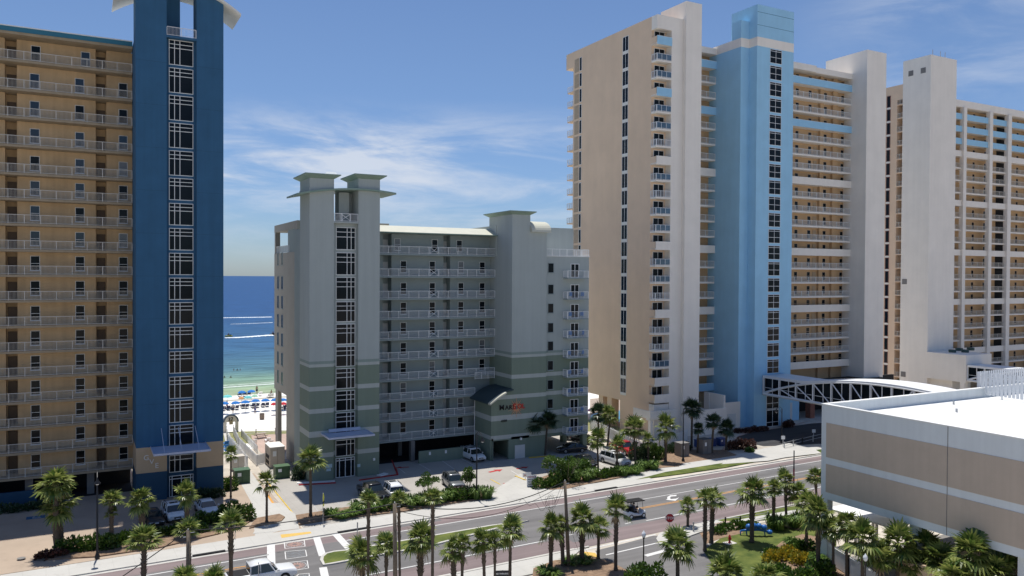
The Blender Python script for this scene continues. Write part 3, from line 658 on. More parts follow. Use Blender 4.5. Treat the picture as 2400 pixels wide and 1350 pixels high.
    def parm(L, mt): b = MB(); b.box(0,L,-.14,0,-.32,1.05,0); b.box(0,L,-.16,.02,1.051,1.1,1); return b.mesh('parapet', [mt, M['white']])
    pm = {('A','B'):parm(LA-.02,blue),('A','C'):parm(LA-.02,cream),('B','B'):parm(LB-.02,blue),('B','C'):parm(LB-.02,cream)}
    gw = win_meshes('gallery_window', 1.0, 1.7, (), (.5,), .05, M['tan'], M['glass'], False); dmn = door_mesh(.95, 2.1, mat('tan_door', (.40,.30,.20), .7))
    for k_ in range(NF):
        z = zf[k_]; kd = seq.get(k_, 'R')
        for s, Xs, sl_, rl in (('A',XT2,sA,rA),('B',XbR,sB,rB)):
            if s == 'B' and k_ > 20: continue
            ob('gallery_slab', sl_, root, (Xs+.01-X0, Yc-Yf, z))
            if kd == 'R': ob('railing', rl, root, (Xs+.02-X0, Yc+.05-Yf, z))
            else: ob('parapet', pm[(s, 'B' if (k_ == 21 and s == 'A') else kd)], root, (Xs+.01-X0, Yc-Yf, z))
        for x in (1677.5,) if True else (): put_win(root, 'gallery_window', gw, PY(x,650,Yw).x, Yw, z+.4)
        if k_ <= 20:
            for x in (1864,1894,1930,1970): put_win(root, 'gallery_window', gw, PY(x,650,Yw).x, Yw, z+.4)
            for x in (1907,1982): ob('door', dmn, root, (PY(x,650,Yw).x-X0, Yw-Yf, z))
    # cream shaft at the right end
    Y5 = 109.3; X5 = Xg1; X6 = XY_(2071.7,Y5); z5 = zat(X5,Y5,116); yb5 = YX_(1991,X5)+.6
    w = mb(); w.box(X5,X6,Y5,yb5+6,.004,z5); part(root, 'end_shaft', w, cream, 'plain cream shaft at the right end of the galleries')
    # low white annexe, ramp walls and terrace at the foot
    w = mb(); q0 = PY(1596,1000,104.2).x; q1 = PY(1702.5,1000,104.2).x; za = PY(1650,961,104.2).z; zb = PY(1702,951,104.2).z
    w.box(XT2-.5,q1,104.2,104.5,.004,za); w.box(XT2-.5,q1,104.5,112.5,.004,za-.9)
    w.box(q1,X2,106.0,106.3,.004,PY(1715,943,106).z); w.box(q1-.4,q1,104.5,109.5,za-.9,zb+1.8)
    w.box(PY(1662,930,108).x,q1+.4,108.0,108.3,za-.9,PY(1690,920,108).z)
    part(root, 'annexe_wall', w, cream)
    w = mb(); w.box(PY(1705,1000,105.95).x,PY(1724,1000,105.95).x,105.93,105.998,.01,PY(1714,970,106).z); part(root, 'annexe_door', w, M['door_white'])
    w = mb(); xa_, xb_ = PY(1524,965,104.4).x, PY(1586,965,104.4).x; w.box(xa_,xb_,104.4,104.6,PY(1550,980,104.4).z,PY(1550,962,104.4).z); w.box(xa_,xa_+.2,104.6,109,PY(1550,980,104.4).z,PY(1550,962,104.4).z); w.box(xa_,xb_,104.6,105.5,PY(1550,980,104.4).z-.3,PY(1550,980,104.4).z)
    w.box(xa_+.3,xa_+.8,104.7,105.3,.004,PY(1550,980,104.4).z-.3); w.box(xb_-.6,xb_-.1,104.7,105.3,.004,PY(1550,980,104.4).z-.3)
    part(root, 'terrace', w, M['offwhite'])
    # entrance drive-through right of the blue tower
    w = mb(); e0 = XbR; w.box(e0,e0+5.5,107.5,112.9,.004,6.0,0); w.box(e0+1.2,e0+3.6,107.44,107.498,.01,3.4,1); w.box(e0+8.6,e0+9.8,107.5,108.7,.004,6,2); w.box(e0+16.6,e0+17.8,107.5,108.7,.004,6,2); w.box(e0+5.5,X6-1,107.3,112.9,6.0,6.6,3)
    w.box(e0+5.5,X6+10,114,114.6,.004,6,3)
    part(root, 'entrance_porch', w, [blue, M['door_white'], M['brick'], M['dark']])
    return X6
XC6 = build_C()
# ---------------------------------------------------------------- footbridges (bowstring trusses running towards the camera)
def bridge(nm, label, XL, YN, YF, wid, zb, ze, zarch_pts, nb, rise, root_y):
    root = thing(nm, label, 'footbridge', (XL, root_y, 0)); O = (XL, root_y, 0); L = YF-YN
    b = MB(O); b.box(XL,XL+wid,YN,YF,zb-.35,zb); 
    part(root, 'deck', b, M['white_metal'])
    top = lambda t: ze + rise*max(0.0, math.sin(math.pi*(t-.18)/.64))**1 if .18 < t < .82 else ze
    r = MB(O); n = 40
    for i in range(n):
        t0, t1 = i/n, (i+1)/n; y0, y1 = YF-L*t0, YF-L*t1; z0, z1 = top(t0), top(t1)
        r.add([(XL-.25,y0,z0),(XL+wid+.25,y0,z0),(XL+wid+.25,y1,z1),(XL-.25,y1,z1),(XL-.25,y0,z0-.45),(XL+wid+.25,y0,z0-.45),(XL+wid+.25,y1,z1-.45),(XL-.25,y1,z1-.45)],
              [(0,1,2,3),(7,6,5,4),(0,3,7,4),(1,5,6,2)])
    part(root, 'roof', r, M['white_metal'])
    def arch(t): return zb + (ze+rise*.9-.2-zb)*max(0,1-abs(2*t-1)**2.2)
    for sx, xx in ((0,XL),(1,XL+wid)):
        s = MB(O); xo = xx-.12 if sx == 0 else xx+.12
        pts = [(xo, YF-L*i/nb/2, arch(i/nb/2)) for i in range(2*nb+1)]
        for a, c in zip(pts, pts[1:]): s.bar(a, c, .28)
        s.bar((xo,YF,zb-.1),(xo,YN,zb-.1),.34)
        for i in range(0,nb+1):
            y = YF-L*i/nb; s.bar((xo,y,zb),(xo,y,(ze-.3) if (arch(i/nb) < ze-.3) else arch(i/nb)),.2)
            if 0 < i < nb//2: s.bar((xo,y,arch(i/nb)),(xo,YF-L*(i+1)/nb,zb),.16)
            if nb//2 < i < nb: s.bar((xo,y,arch(i/nb)),(xo,YF-L*(i-1)/nb,zb),.16)
        part(root, 'truss', s, M['white_metal'])
        g = MB(O); gx = xx+.25 if sx == 0 else xx-.25
        for i in range(nb):
            a, c = i/nb, (i+1)/nb; g.add([(gx,YF-L*a,zb),(gx,YF-L*c,zb),(gx,YF-L*c,top(c)-.4),(gx,YF-L*a,top(a)-.4)],[(0,1,2,3)],0)
            for q in (.0,.5): g.box(gx-.05,gx-.004,YF-L*(a+(c-a)*q)-.07,YF-L*(a+(c-a)*q)+.07,zb,top(a+(c-a)*q)-.4,1)
            g.box(gx-.05,gx-.004,YF-L*c,YF-L*a,zb+1.0,zb+1.08,1)
        part(root, 'glazing', g, [M['glass'], M['white_metal']])
    return root
def build_bridges():
    XL = XY_(1788,104.6,900); zb = PY(1788,921,104.6).z; ze = PY(1788,879,104.6).z
    bridge('footbridge', 'long white covered footbridge with arched truss, fixed to the sky blue tower', XL, 52.9, 104.4, 5.2, zb, ze, None, 14, 1.5, 78)
build_bridges()
# ---------------------------------------------------------------- D: second high-rise at the right edge
def build_D():
    Yf = 113.0; XD = XY_(2175.5,Yf); root = bld('high_rise', 'cream high-rise with a column grid, behind the white roof at the right edge', 'building', XD, Yf)
    O = (XD, Yf, 0); mb = lambda: MB(O); cream, blue = M['cream'], M['sky_blue']
    Yc, Yw = 117.0, 118.9; X2 = XY_(2236,Yf); yT = YX_(2111,XD); zT = zat(XD,Yf,127.5)
    t = mb(); t.box(XD,X2,Yf,yT,.004,zT); part(root, 'elevator_tower', t, cream)
    for x,y in ((2135,172),(2164,165),(2120,660),(2117,877)):
        q = PX(x,y,XD); part(root,'vent_grille',MB(O).box(XD-.05,XD-.002,q.y-.6,q.y+.6,q.z-.6,q.z+.6),M['garage'])
    for x in (2186,2204,2215): a = mb(); q = PY(x,135,Yf+1); a.bar((q.x,Yf+1,zT),(q.x,Yf+1,zT+1.6),.12); part(root,'roof_antenna',a,M['steel'])
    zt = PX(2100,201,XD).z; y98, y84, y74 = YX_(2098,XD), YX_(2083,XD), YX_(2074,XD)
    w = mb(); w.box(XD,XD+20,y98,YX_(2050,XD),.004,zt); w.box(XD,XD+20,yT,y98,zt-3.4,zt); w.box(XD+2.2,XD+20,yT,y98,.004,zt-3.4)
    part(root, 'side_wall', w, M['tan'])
    zs = [PX(2080,y,XD).z for y in (226,257.5)]; h = zs[0]-zs[1]; nfl = 22
    sw = win_meshes('side_window', y74-y84, h-.45, (), (), .12, mat('maroon_frame', (.22,.10,.09), .6), M['glass'], False, .06)
    sp = MB(); sp.box(-(y74-y84)/2,(y74-y84)/2,-.08,-.001,-.42,-.01); sp = sp.mesh('spandrel', M['offwhite'])
    bs = MB(); bs.box(.0,2.2,0,y98-yT,-.22,0); bs = bs.mesh('side_balcony', M['tan']); br = rail_mesh('balcony_railing', y98-yT, M['rail_tan'], step=.2, n=2)
    for i in range(nfl):
        z = zs[0]-h*i; 
        if z-h < 0: break
        o = put_win(root,'side_window',sw,XD-.003,(y74+y84)/2,z-(h-.45),True); ob('spandrel',sp,o)
        o = ob('side_balcony', bs, root, (0, yT-Yf, z-2.4)); ob('balcony_railing', br, o, (.05,y98-yT,0), -math.pi/2)
    # galleries
    z1 = PY(2243,260,Yc).z; zl = PY(2240,(1041/2.873)+450+0,Yc).z; XR = 236
    rows = [260.5,290,320,350,378.5+0,408,437,467]
    dz = (PY(2240,450+135/2.873,Yc).z-PY(2240,450+968/2.873,Yc).z)/10
    zrr = PY(2240,450+135/2.873,Yc).z+8*dz; zfl = [zrr-1.1-dz*k for k in range(22)]
    seq = {0:'B',1:'B',2:'B',3:'C',7:'C',11:'C',15:'C',19:'C'}
    w = mb(); w.box(X2-1,XR,Yw,128,.004,zfl[0]+dz); part(root,'gallery_wall',w,M['orange'])
    w = mb(); w.box(X2,XR,Yc-.3,128.1,zfl[0]+dz-.45,zat(X2,Yc-.3,226)); part(root,'roof_parapet',w,cream)
    L = XR-X2; sm = MB().box(0,L,0,Yw-Yc,-.3,0).mesh('gallery_slab', cream); rm = rail_mesh('railing', L, M['rail_tan'], step=.16, post=2.2)
    pm = {k: MB().box(0,L,-.12,0,-.35,1.05).mesh('parapet', m_) for k, m_ in (('B',blue),('C',cream))}
    gw = win_meshes('gallery_window', 1.0, 1.7, (), (.5,), .05, M['tan'], M['glass'], False)
    xw = [2283-5,2310-5,2385-5]
    for k, z in enumerate(zfl):
        if z < 1: break
        ob('gallery_slab', sm, root, (X2-XD, Yc-Yf, z)); kd = seq.get(k,'R')
        if kd == 'R': ob('railing', rm, root, (X2-XD, Yc+.05-Yf, z))
        else: ob('parapet', pm[kd], root, (X2-XD, Yc-Yf, z))
        for x in xw:
            put_win(root,'gallery_window',gw,PY(x,650,Yw).x,Yw,z+.4)
    w = mb()
    for a,b in ((2328,2360-3),): w.box(PY(2331,650,Yw).x,PY(2357,650,Yw).x,Yw-.02,Yw-.001,1,zfl[0]+dz)
    part(root,'shade_dark_panel',w,M['dark'])  # flat sheet on the wall, the shade of a recess is in its colour
    for a,b in ((2255,2262),(2316,2323),(2359,2367),(2424,2432),(2486,2494)):
        xa, xb = XY_(a,Yc-.6), XY_(b,Yc-.6); part(root,'column',MB(O).box(xa,xb,Yc-.6,Yc+.4,.004,zfl[0]+dz-.45),cream)
    # podium in front
    Yp = 0
    yp = YX_(2264,XD-.3,880); zp1 = PX(2264,833,XD-.3).z; zp0 = PX(2264,897,XD-.3).z; xr = PY(2324,830,yp).x
    w = mb(); w.box(XD-.3,xr,yp,Yf-.01,zp0,zp1); w.box(XD+1.2,xr-1,yp+4,Yf-.01,.004,zp0); w.box(xr-1.5,xr-.5,yp+.3,yp+1.3,.004,zp0); w.box(XD-.3,XD+.9,yp+.3,yp+1.3,.004,zp0)
    part(root,'podium',w,M['cream'])
    cm = mat('dark_green_condenser',(.05,.09,.08),.6)
    for i,(x,y) in enumerate(((2232,826),(2248,822),(2262,826),(2275,821))):
        q = G(x,y,zp1); c = mb(); c.rev([(.75,0),(.8,.5),(.75,.62),(.01,.64)],(q.x,q.y,zp1),12); part(root,'condenser',c,cm)
    xl = XY_(2267,yp,870)
    bridge('footbridge', 'white covered footbridge at the right edge, from the podium of the far right high-rise', xl, 52.9, yp-.1, 5.2, PY(2267,890,yp).z, PY(2267,855,yp).z, None, 14, 1.4, 78)
build_D()
# ---------------------------------------------------------------- parking building at the right
def build_P():
    X0, YF, YN, XR = 62.15, 52.7, 8.0, 112.0; root = bld('parking_building', 'taupe and pale grey parking building with a wide white flat roof, lower right', 'building', X0, YF)
    O = (X0, YF, 0); mb = lambda: MB(O); z = lambda y: PX(1937,y,X0).z
    zt, a1, a0, b1, b0, zb = PX(1925,947,X0).z, z(990.5), z(1071), z(1087), z(1153), z(1170)
    w = mb(); w.box(X0,X0+.4,YN,YF,zb,zt); w.box(X0+.4,XR,YF-.35,YF,zb,zt); w.box(X0+.4,XR,YN,YF-.35,zt-1.25,zt-1.0,1); w.box(X0+.4,XR,YN,YF-.35,zb+.02,zb+.4,0); w.box(X0-.06,X0+.46,YN,YF+.06,zt,zt+.07,1); w.box(X0+.46,XR,YF-.41,YF+.06,zt,zt+.07,1)
    w.box(X0+.4,XR,YN,YN+.4,zb,zt)
    part(root, 'wall', w, [M['pale'], M['roofwhite']])
    yj = YX_(2220,X0,1150)
    for (p,q) in ((a0,a1),(b0,b1)):
        for (ya,yb) in ((yj+.04,YX_(1936.5,X0,1050)),(YN,yj-.04)):
            part(root, 'recessed_panel', MB(O).box(X0-.03,X0-.002,ya,yb,p,q), M['taupe'])
    part(root, 'expansion_joint', MB(O).box(X0-.012,X0-.002,yj-.03,yj+.03,zb,zt), M['garage'])
    part(root, 'column', mb().box(X0,X0+.75,YF-.75,YF,.004,zb), M['pale'])
    for y in (YF-9,YF-18,YF-27,YF-36): part(root, 'column', mb().box(X0+.4,X0+1.2,y-.8,y,.004,zb), M['pale'])
    for x in (14,28): part(root, 'column', mb().box(X0+x,X0+x+.7,YF-1,YF-.36,.004,zb), M['pale'])
    part(root, 'inner_wall', mb().box(X0+9,XR,YN,YF-8,.004,zb), mat('peach_wall', (.58,.45,.33), .9))
    s = mb(); q = PX(1990,1190,X0+6)
    # white louvred roof enclosure
    zr = zt-1.0; p0 = G(2290,929,zr); e = mb(); L = 26; Yn = p0.y; n = int(L/.42)
    for i in range(n): e.box(p0.x+.42*i,p0.x+.42*i+.3,Yn,Yn+.03,zr+.3,zr+2.75)
    m_ = int(14/.42)
    for i in range(m_): e.box(p0.x,p0.x+.03,Yn-.42*i-.3,Yn-.42*i,zr+.3,zr+2.75)
    for i in range(6): e.box(p0.x+.04,p0.x+.14,Yn-2.6*i-.12,Yn-2.6*i-.02,zr,zr+2.7); 
    e.box(p0.x+.05,p0.x+.12,Yn-14,Yn-.1,zr+.9,zr+1.0); e.box(p0.x+.05,p0.x+.12,Yn-14,Yn-.1,zr+2.2,zr+2.3)
    part(root, 'roof_screen', e, M['white_metal'])
    for x,y in ((2130,941),(2235,948),(2242,966)):
        q = G(x,y,zr); v = mb(); v.rev([(.1,0),(.1,.35),(.01,.36)],(q.x,q.y,zr),8); part(root, 'roof_vent', v, M['steel'])
build_P()
# ================================================================== GROUND, ROAD, SEA
SL = 0.035
def V(X, v): return (X, v+SL*X)                    # road coordinates: v = distance across the road
def sheet(nm, pts, z, mt, th=None):
    b = MB()
    if th: b.prism(pts, z-th, z)
    else:
        n = len(pts); a = sum(pts[i][0]*pts[(i+1)%n][1]-pts[(i+1)%n][0]*pts[i][1] for i in range(n))
        if a < 0: pts = pts[::-1]
        b.add([(p[0],p[1],z) for p in pts], [tuple(range(n))])
    return ob(nm, b.mesh(nm, mt))
def gp(L, z=0): return [tuple(G(x,y,z))[:2] for x,y in L]
def concrete(nm, c, joint=3.0, var=.07, jd=.12, rot=0.035, seed=0):
    # slab concrete: mottling, oil marks and saw-cut joints
    Mt = mat(nm, c, .9, var, .25, .12, 20, det=9); t = Mt.node_tree; b = t.nodes['Principled BSDF']; src = b.inputs['Base Color'].links[0].from_socket
    tcn = t.nodes.new('ShaderNodeTexCoord'); mp = t.nodes.new('ShaderNodeMapping'); mp.inputs['Rotation'].default_value = (0,0,-rot)
    t.links.new(tcn.outputs['Object'], mp.inputs[0]); sp = t.nodes.new('ShaderNodeSeparateXYZ'); t.links.new(mp.outputs[0], sp.inputs[0])
    facs = []
    for k in (0,1):
        if joint <= 0: break
        a = t.nodes.new('ShaderNodeMath'); a.operation = 'PINGPONG'; a.inputs[1].default_value = joint/2; t.links.new(sp.outputs[k], a.inputs[0])
        l = t.nodes.new('ShaderNodeMath'); l.operation = 'LESS_THAN'; l.inputs[1].default_value = .03; t.links.new(a.outputs[0], l.inputs[0]); facs.append(l.outputs[0])
    n = t.nodes.new('ShaderNodeTexNoise'); n.inputs['Scale'].default_value = .9; n.inputs['Detail'].default_value = 8; n.inputs['Roughness'].default_value = .7; t.links.new(tcn.outputs['Object'], n.inputs['Vector'])
    r = t.nodes.new('ShaderNodeMapRange'); r.inputs[1].default_value = .56; r.inputs[2].default_value = .78; r.inputs[3].default_value = 0; r.inputs[4].default_value = .32; t.links.new(n.outputs[0], r.inputs[0])
    fac = r.outputs[0]
    for f in facs:
        mu = t.nodes.new('ShaderNodeMath'); mu.operation = 'MULTIPLY'; mu.inputs[1].default_value = jd; t.links.new(f, mu.inputs[0])
        ad = t.nodes.new('ShaderNodeMath'); ad.operation = 'MAXIMUM'; t.links.new(fac, ad.inputs[0]); t.links.new(mu.outputs[0], ad.inputs[1]); fac = ad.outputs[0]
    mx = t.nodes.new('ShaderNodeMix'); mx.data_type = 'RGBA'; t.links.new(fac, mx.inputs[0]); t.links.new(src, mx.inputs[6]); mx.inputs[7].default_value = (c[0]*.3,c[1]*.3,c[2]*.3,1)
    t.links.new(mx.outputs[2], b.inputs['Base Color']); return Mt
def asphalt(nm, c, patch=.12):
    Mt = mat(nm, c, .92, patch, .12, .15, 25, det=9); t = Mt.node_tree; b = t.nodes['Principled BSDF']; src = b.inputs['Base Color'].links[0].from_socket
    tcn = t.nodes.new('ShaderNodeTexCoord'); mp = t.nodes.new('ShaderNodeMapping'); mp.inputs['Rotation'].default_value = (0,0,-SL); mp.inputs['Scale'].default_value = (.02,.9,1)
    n = t.nodes.new('ShaderNodeTexNoise'); n.inputs['Scale'].default_value = 1.0; n.inputs['Detail'].default_value = 5
    t.links.new(tcn.outputs['Object'], mp.inputs[0]); t.links.new(mp.outputs[0], n.inputs['Vector'])
    r = t.nodes.new('ShaderNodeMapRange'); r.inputs[1].default_value = .35; r.inputs[2].default_value = .65; r.inputs[3].default_value = .82; r.inputs[4].default_value = 1.1; t.links.new(n.outputs[0], r.inputs[0])
    mx = t.nodes.new('ShaderNodeMix'); mx.data_type = 'RGBA'; mx.blend_type = 'MULTIPLY'; mx.inputs[0].default_value = 1; t.links.new(src, mx.inputs[6]); t.links.new(r.outputs[0], mx.inputs[7]); t.links.new(mx.outputs[2], b.inputs['Base Color']); return Mt
M['walk'] = concrete('sidewalk_concrete', (.48,.465,.43), 1.8); M['lot'] = concrete('parking_lot_concrete', (.38,.355,.32), 4.2)
M['lot_pink'] = concrete('pinkish_lot_concrete', (.40,.315,.24), 0, .09); M['curb'] = mat('curb_concrete', (.50,.48,.44), .9, .1, 1)
M['lane'] = asphalt('lane_asphalt', (.165,.158,.155)); M['shoulder'] = asphalt('shoulder_asphalt', (.205,.16,.157)); M['dark_asphalt'] = asphalt('new_asphalt', (.045,.045,.048))
M['patch'] = asphalt('patched_asphalt', (.15,.145,.145)); M['tar'] = mat('crack_tar', (.05,.05,.05), .7, .1)
M['grass'] = mat('lawn_grass', (.05,.095,.012), .95, .35, .55, .6, 40, col2=(.15,.17,.035), det=10); M['dune'] = mat('dune_grass_ground', (.20,.23,.07), .95, .4, 1.5, .5, 20, col2=(.33,.31,.16), det=9)
M['sand'] = mat('white_sand', (.76,.73,.67), .95, .07, .5, .5, 3, det=9); M['soil'] = mat('sandy_soil', (.50,.45,.38), .95, .25, .3, .3, 8, det=9)
M['pavers'] = concrete('terracotta_pavers', (.46,.34,.28), .6, .1, .2); M['deck'] = concrete('pool_deck', (.34,.28,.23), 1.2)
M['tactile'] = mat('tactile_yellow', (.62,.40,.10), .8, .08, 4)
YS = 188.0 # waterline
# land reaches far left, right and behind the camera; the shore drops away under the water
g = MB(); g.add([(-2500,-600,0),(2600,-600,0),(2600,128,0),(-2500,128,0)],[(0,1,2,3)]); struct(ob('ground', g.mesh('ground', M['soil'])))
g = MB(); n = 60
for i in range(n):
    x0, x1 = -2500+5100*i/n, -2500+5100*(i+1)/n
    g.add([(x0,128,0),(x1,128,0),(x1,181,0),(x0,181,0),(x1,187,-.14),(x0,187,-.14),(x1,250,-2.4),(x0,250,-2.4)],[(0,1,2,3),(3,2,4,5),(5,4,6,7)])
struct(ob('beach_sand', g.mesh('beach_sand', M['sand'])))
def sea_mat():
    Mt = bpy.data.materials.new('sea_water'); Mt.use_nodes = True; t = Mt.node_tree; b = t.nodes['Principled BSDF']; nw = t.nodes.new
    tcn = nw('ShaderNodeTexCoord'); sp = nw('ShaderNodeSeparateXYZ'); t.links.new(tcn.outputs['Object'], sp.inputs[0])
    nz = nw('ShaderNodeTexNoise'); mp = nw('ShaderNodeMapping'); mp.inputs['Scale'].default_value = (.012,.05,1); nz.inputs['Scale'].default_value = 1; nz.inputs['Detail'].default_value = 6
    t.links.new(tcn.outputs['Object'], mp.inputs[0]); t.links.new(mp.outputs[0], nz.inputs['Vector'])
    wob = nw('ShaderNodeMath'); wob.operation = 'MULTIPLY_ADD'; wob.inputs[1].default_value = 26; t.links.new(nz.outputs[0], wob.inputs[0]); t.links.new(sp.outputs[1], wob.inputs[2])
    lg = nw('ShaderNodeMath'); lg.operation = 'SUBTRACT'; lg.inputs[1].default_value = YS+13; t.links.new(wob.outputs[0], lg.inputs[0])
    dv = nw('ShaderNodeMapRange'); dv.inputs[1].default_value = 0; dv.inputs[2].default_value = 420; t.links.new(lg.outputs[0], dv.inputs[0])
    pw = nw('ShaderNodeMath'); pw.operation = 'POWER'; pw.inputs[1].default_value = .5; t.links.new(dv.outputs[0], pw.inputs[0])
    r = nw('ShaderNodeValToRGB'); t.links.new(pw.outputs[0], r.inputs[0]); e = r.color_ramp.elements
    e[0].position = 0; e[0].color = (.38,.42,.27,1); e[1].position = 1; e[1].color = (.016,.062,.17,1)
    for p, c in ((.15,(.27,.34,.20)),(.25,(.17,.27,.19)),(.34,(.07,.155,.185)),(.55,(.034,.10,.19))): q = e.new(p); q.color = (*c,1)
    # darker and lighter wave streaks
    ms = nw('ShaderNodeMapping'); ms.inputs['Scale'].default_value = (.07,.36,1); w = nw('ShaderNodeTexNoise'); w.inputs['Scale'].default_value = 1; w.inputs['Detail'].default_value = 10; w.inputs['Roughness'].default_value = .68
    t.links.new(tcn.outputs['Object'], ms.inputs[0]); t.links.new(ms.outputs[0], w.inputs['Vector'])
    wr = nw('ShaderNodeMapRange'); wr.inputs[1].default_value = .3; wr.inputs[2].default_value = .7; wr.inputs[3].default_value = .5; wr.inputs[4].default_value = 1.55; t.links.new(w.outputs[0], wr.inputs[0])
    mx = nw('ShaderNodeMix'); mx.data_type = 'RGBA'; mx.blend_type = 'MULTIPLY'; mx.inputs[0].default_value = 1; t.links.new(r.outputs[0], mx.inputs[6]); t.links.new(wr.outputs[0], mx.inputs[7])
    # breaker foam: a wavering line parallel to the shore plus the wash at the sand
    fn = nw('ShaderNodeTexNoise'); mf = nw('ShaderNodeMapping'); mf.inputs['Scale'].default_value = (.05,.0,1); fn.inputs['Scale'].default_value = 1; fn.inputs['Detail'].default_value = 3
    t.links.new(tcn.outputs['Object'], mf.inputs[0]); t.links.new(mf.outputs[0], fn.inputs['Vector'])
    fo = nw('ShaderNodeMath'); fo.operation = 'MULTIPLY_ADD'; fo.inputs[1].default_value = 6; t.links.new(fn.outputs[0], fo.inputs[0]); t.links.new(sp.outputs[1], fo.inputs[2])
    fk = None; t_n = nw('ShaderNodeTexNoise'); t_n.inputs['Scale'].default_value = .8; t_n.inputs['Detail'].default_value = 8; t.links.new(tcn.outputs['Object'], t_n.inputs['Vector'])
    for cy, wd, st in ((FOAM, .55, 1.0),(FOAM+3.2, .9, .35)):
        s = nw('ShaderNodeMath'); s.operation = 'SUBTRACT'; s.inputs[1].default_value = cy+3; t.links.new(fo.outputs[0], s.inputs[0])
        a = nw('ShaderNodeMath'); a.operation = 'ABSOLUTE'; t.links.new(s.outputs[0], a.inputs[0])
        m_ = nw('ShaderNodeMapRange'); m_.inputs[1].default_value = wd*1.4; m_.inputs[2].default_value = wd*.5; m_.inputs[3].default_value = 0; m_.inputs[4].default_value = st; t.links.new(a.outputs[0], m_.inputs[0])
        q = nw('ShaderNodeMapRange'); q.inputs[1].default_value = .36; q.inputs[2].default_value = .5; q.inputs[3].default_value = .15 if st < 1 else .6; t.links.new(t_n.outputs[0], q.inputs[0])
        p = nw('ShaderNodeMath'); p.operation = 'MULTIPLY'; t.links.new(m_.outputs[0], p.inputs[0]); t.links.new(q.outputs[0], p.inputs[1])
        if fk is None: fk = p.outputs[0]
        else: z = nw('ShaderNodeMath'); z.operation = 'MAXIMUM'; t.links.new(fk, z.inputs[0]); t.links.new(p.outputs[0], z.inputs[1]); fk = z.outputs[0]
    m2 = nw('ShaderNodeMix'); m2.data_type = 'RGBA'; t.links.new(fk, m2.inputs[0]); t.links.new(mx.outputs[2], m2.inputs[6]); m2.inputs[7].default_value = (.8,.82,.8,1)
    t.links.new(m2.outputs[2], b.inputs['Base Color']); b.inputs['Roughness'].default_value = .4; b.inputs['Specular IOR Level'].default_value = .06
    bn = nw('ShaderNodeTexNoise'); mb_ = nw('ShaderNodeMapping'); mb_.inputs['Scale'].default_value = (.22,.6,1); bn.inputs['Scale'].default_value = 1; bn.inputs['Detail'].default_value = 7
    t.links.new(tcn.outputs['Object'], mb_.inputs[0]); t.links.new(mb_.outputs[0], bn.inputs['Vector'])
    bp = nw('ShaderNodeBump'); bp.inputs['Strength'].default_value = .9; bp.inputs['Distance'].default_value = .35; t.links.new(bn.outputs[0], bp.inputs['Height']); t.links.new(bp.outputs[0], b.inputs['Normal']); return Mt
FOAM = G(582,902).y
g = MB(); g.add([(-30000,184,-.18),(30000,184,-.18),(30000,40000,-.18),(-30000,40000,-.18)],[(0,1,2,3)]); struct(ob('sea', g.mesh('sea', sea_mat())))
# wet sand strip, dune grass, pool decks
struct(sheet('wet_sand', [(-400,178.6),(500,178.6),(500,181.0),(-400,181.0)], .004, mat('wet_sand', (.42,.39,.31), .6, .1, .6)))
struct(sheet('dune', gp([(440,1048),(540,1012),(690,1008),(1600,975),(1600,1004),(700,1034),(560,1040),(440,1075)]), .004, M['dune']))
XL, XR = -140, 330
# --- road
FC, NC = 80.9, 64.6
def strip(nm, v0, v1, x0, x1, z, mt): return sheet(nm, [V(x0,v0),V(x1,v0),V(x1,v1),V(x0,v1)], z, mt)
struct(strip('road', NC, FC, XL, XR, .006, M['lane']))
struct(strip('road_shoulder', 78.5, FC-.01, XL, XR, .010, M['shoulder'])); struct(strip('road_shoulder', NC+.01, 68.0, XL, XR, .010, M['shoulder']))
side = gp([(1395,1291),(1530,1256),(1640,1250),(1700,1330),(1760,1420),(1700,1600),(1300,1600),(1290,1420),(1420,1335)])
struct(sheet('side_road', side, .003, M['lane']))
# markings
def mark(L, w, mt='line', z=.016, nm='road_marking'):
    # L: polyline of ground points, w: width
    P = [Vector((p[0],p[1],0)) for p in L]; b = MB()
    for a, c in zip(P, P[1:]):
        d = (c-a).normalized(); n = Vector((-d.y,d.x,0))*w/2; b.add([(a-n)+Vector((0,0,z)),(c-n)+Vector((0,0,z)),(c+n)+Vector((0,0,z)),(a+n)+Vector((0,0,z))],[(0,1,2,3)])
    return struct(ob(nm, b.mesh(nm, M[mt])))
XCW0, XCW1 = G(640,1275).x, G(785,1250).x
vw = 78.35
mark([V(G(812,1267).x,vw),V(XR,vw)],.17); mark([V(XL,vw-.35),V(G(628,1297).x,vw-.35)],.17)
mark([V(G(1497,1172).x,G(1497,1172).y-SL*G(1497,1172).x),V(XR,G(1920,1102).y-SL*G(1920,1102).x)],.13)
vy = 72.45; xy0 = G(1490,1195).x
for d in (-.16,.16): mark([V(xy0,vy+d),V(XR,vy+d)],.12,'orange_p')
mark([V(XL,76.0),V(G(590,1328).x,76.0)],.14,'orange_p')
mark([V(XL,75.6),V(G(590,1330).x,75.6)],.05,'orange_p')
mark([V(G(1100,1304).x-30,68.3),V(G(1275,1266.5).x,68.3)],.17); mark([V(G(1509,1218).x,68.45),V(XR,68.45)],.17)
for a,b in (((1302,1261),(1317,1258)),((1330,1255),(1345,1252)),((1465,1228),(1478,1225))): mark([G(*a),G(*b)],.15)
mark([G(1370,1289),G(1537,1253)],.2); mark([G(1420,1301),G(1548,1271)],.2); mark([G(1513,1303),G(1580,1285)],.55)
mark([G(1270,1175),G(1230,1181)],.1,'line_faint'); mark([G(560,1290),G(612,1278)],.1,'line_faint'); mark([G(1090,1196),G(1165,1186)],.1,'line_faint')
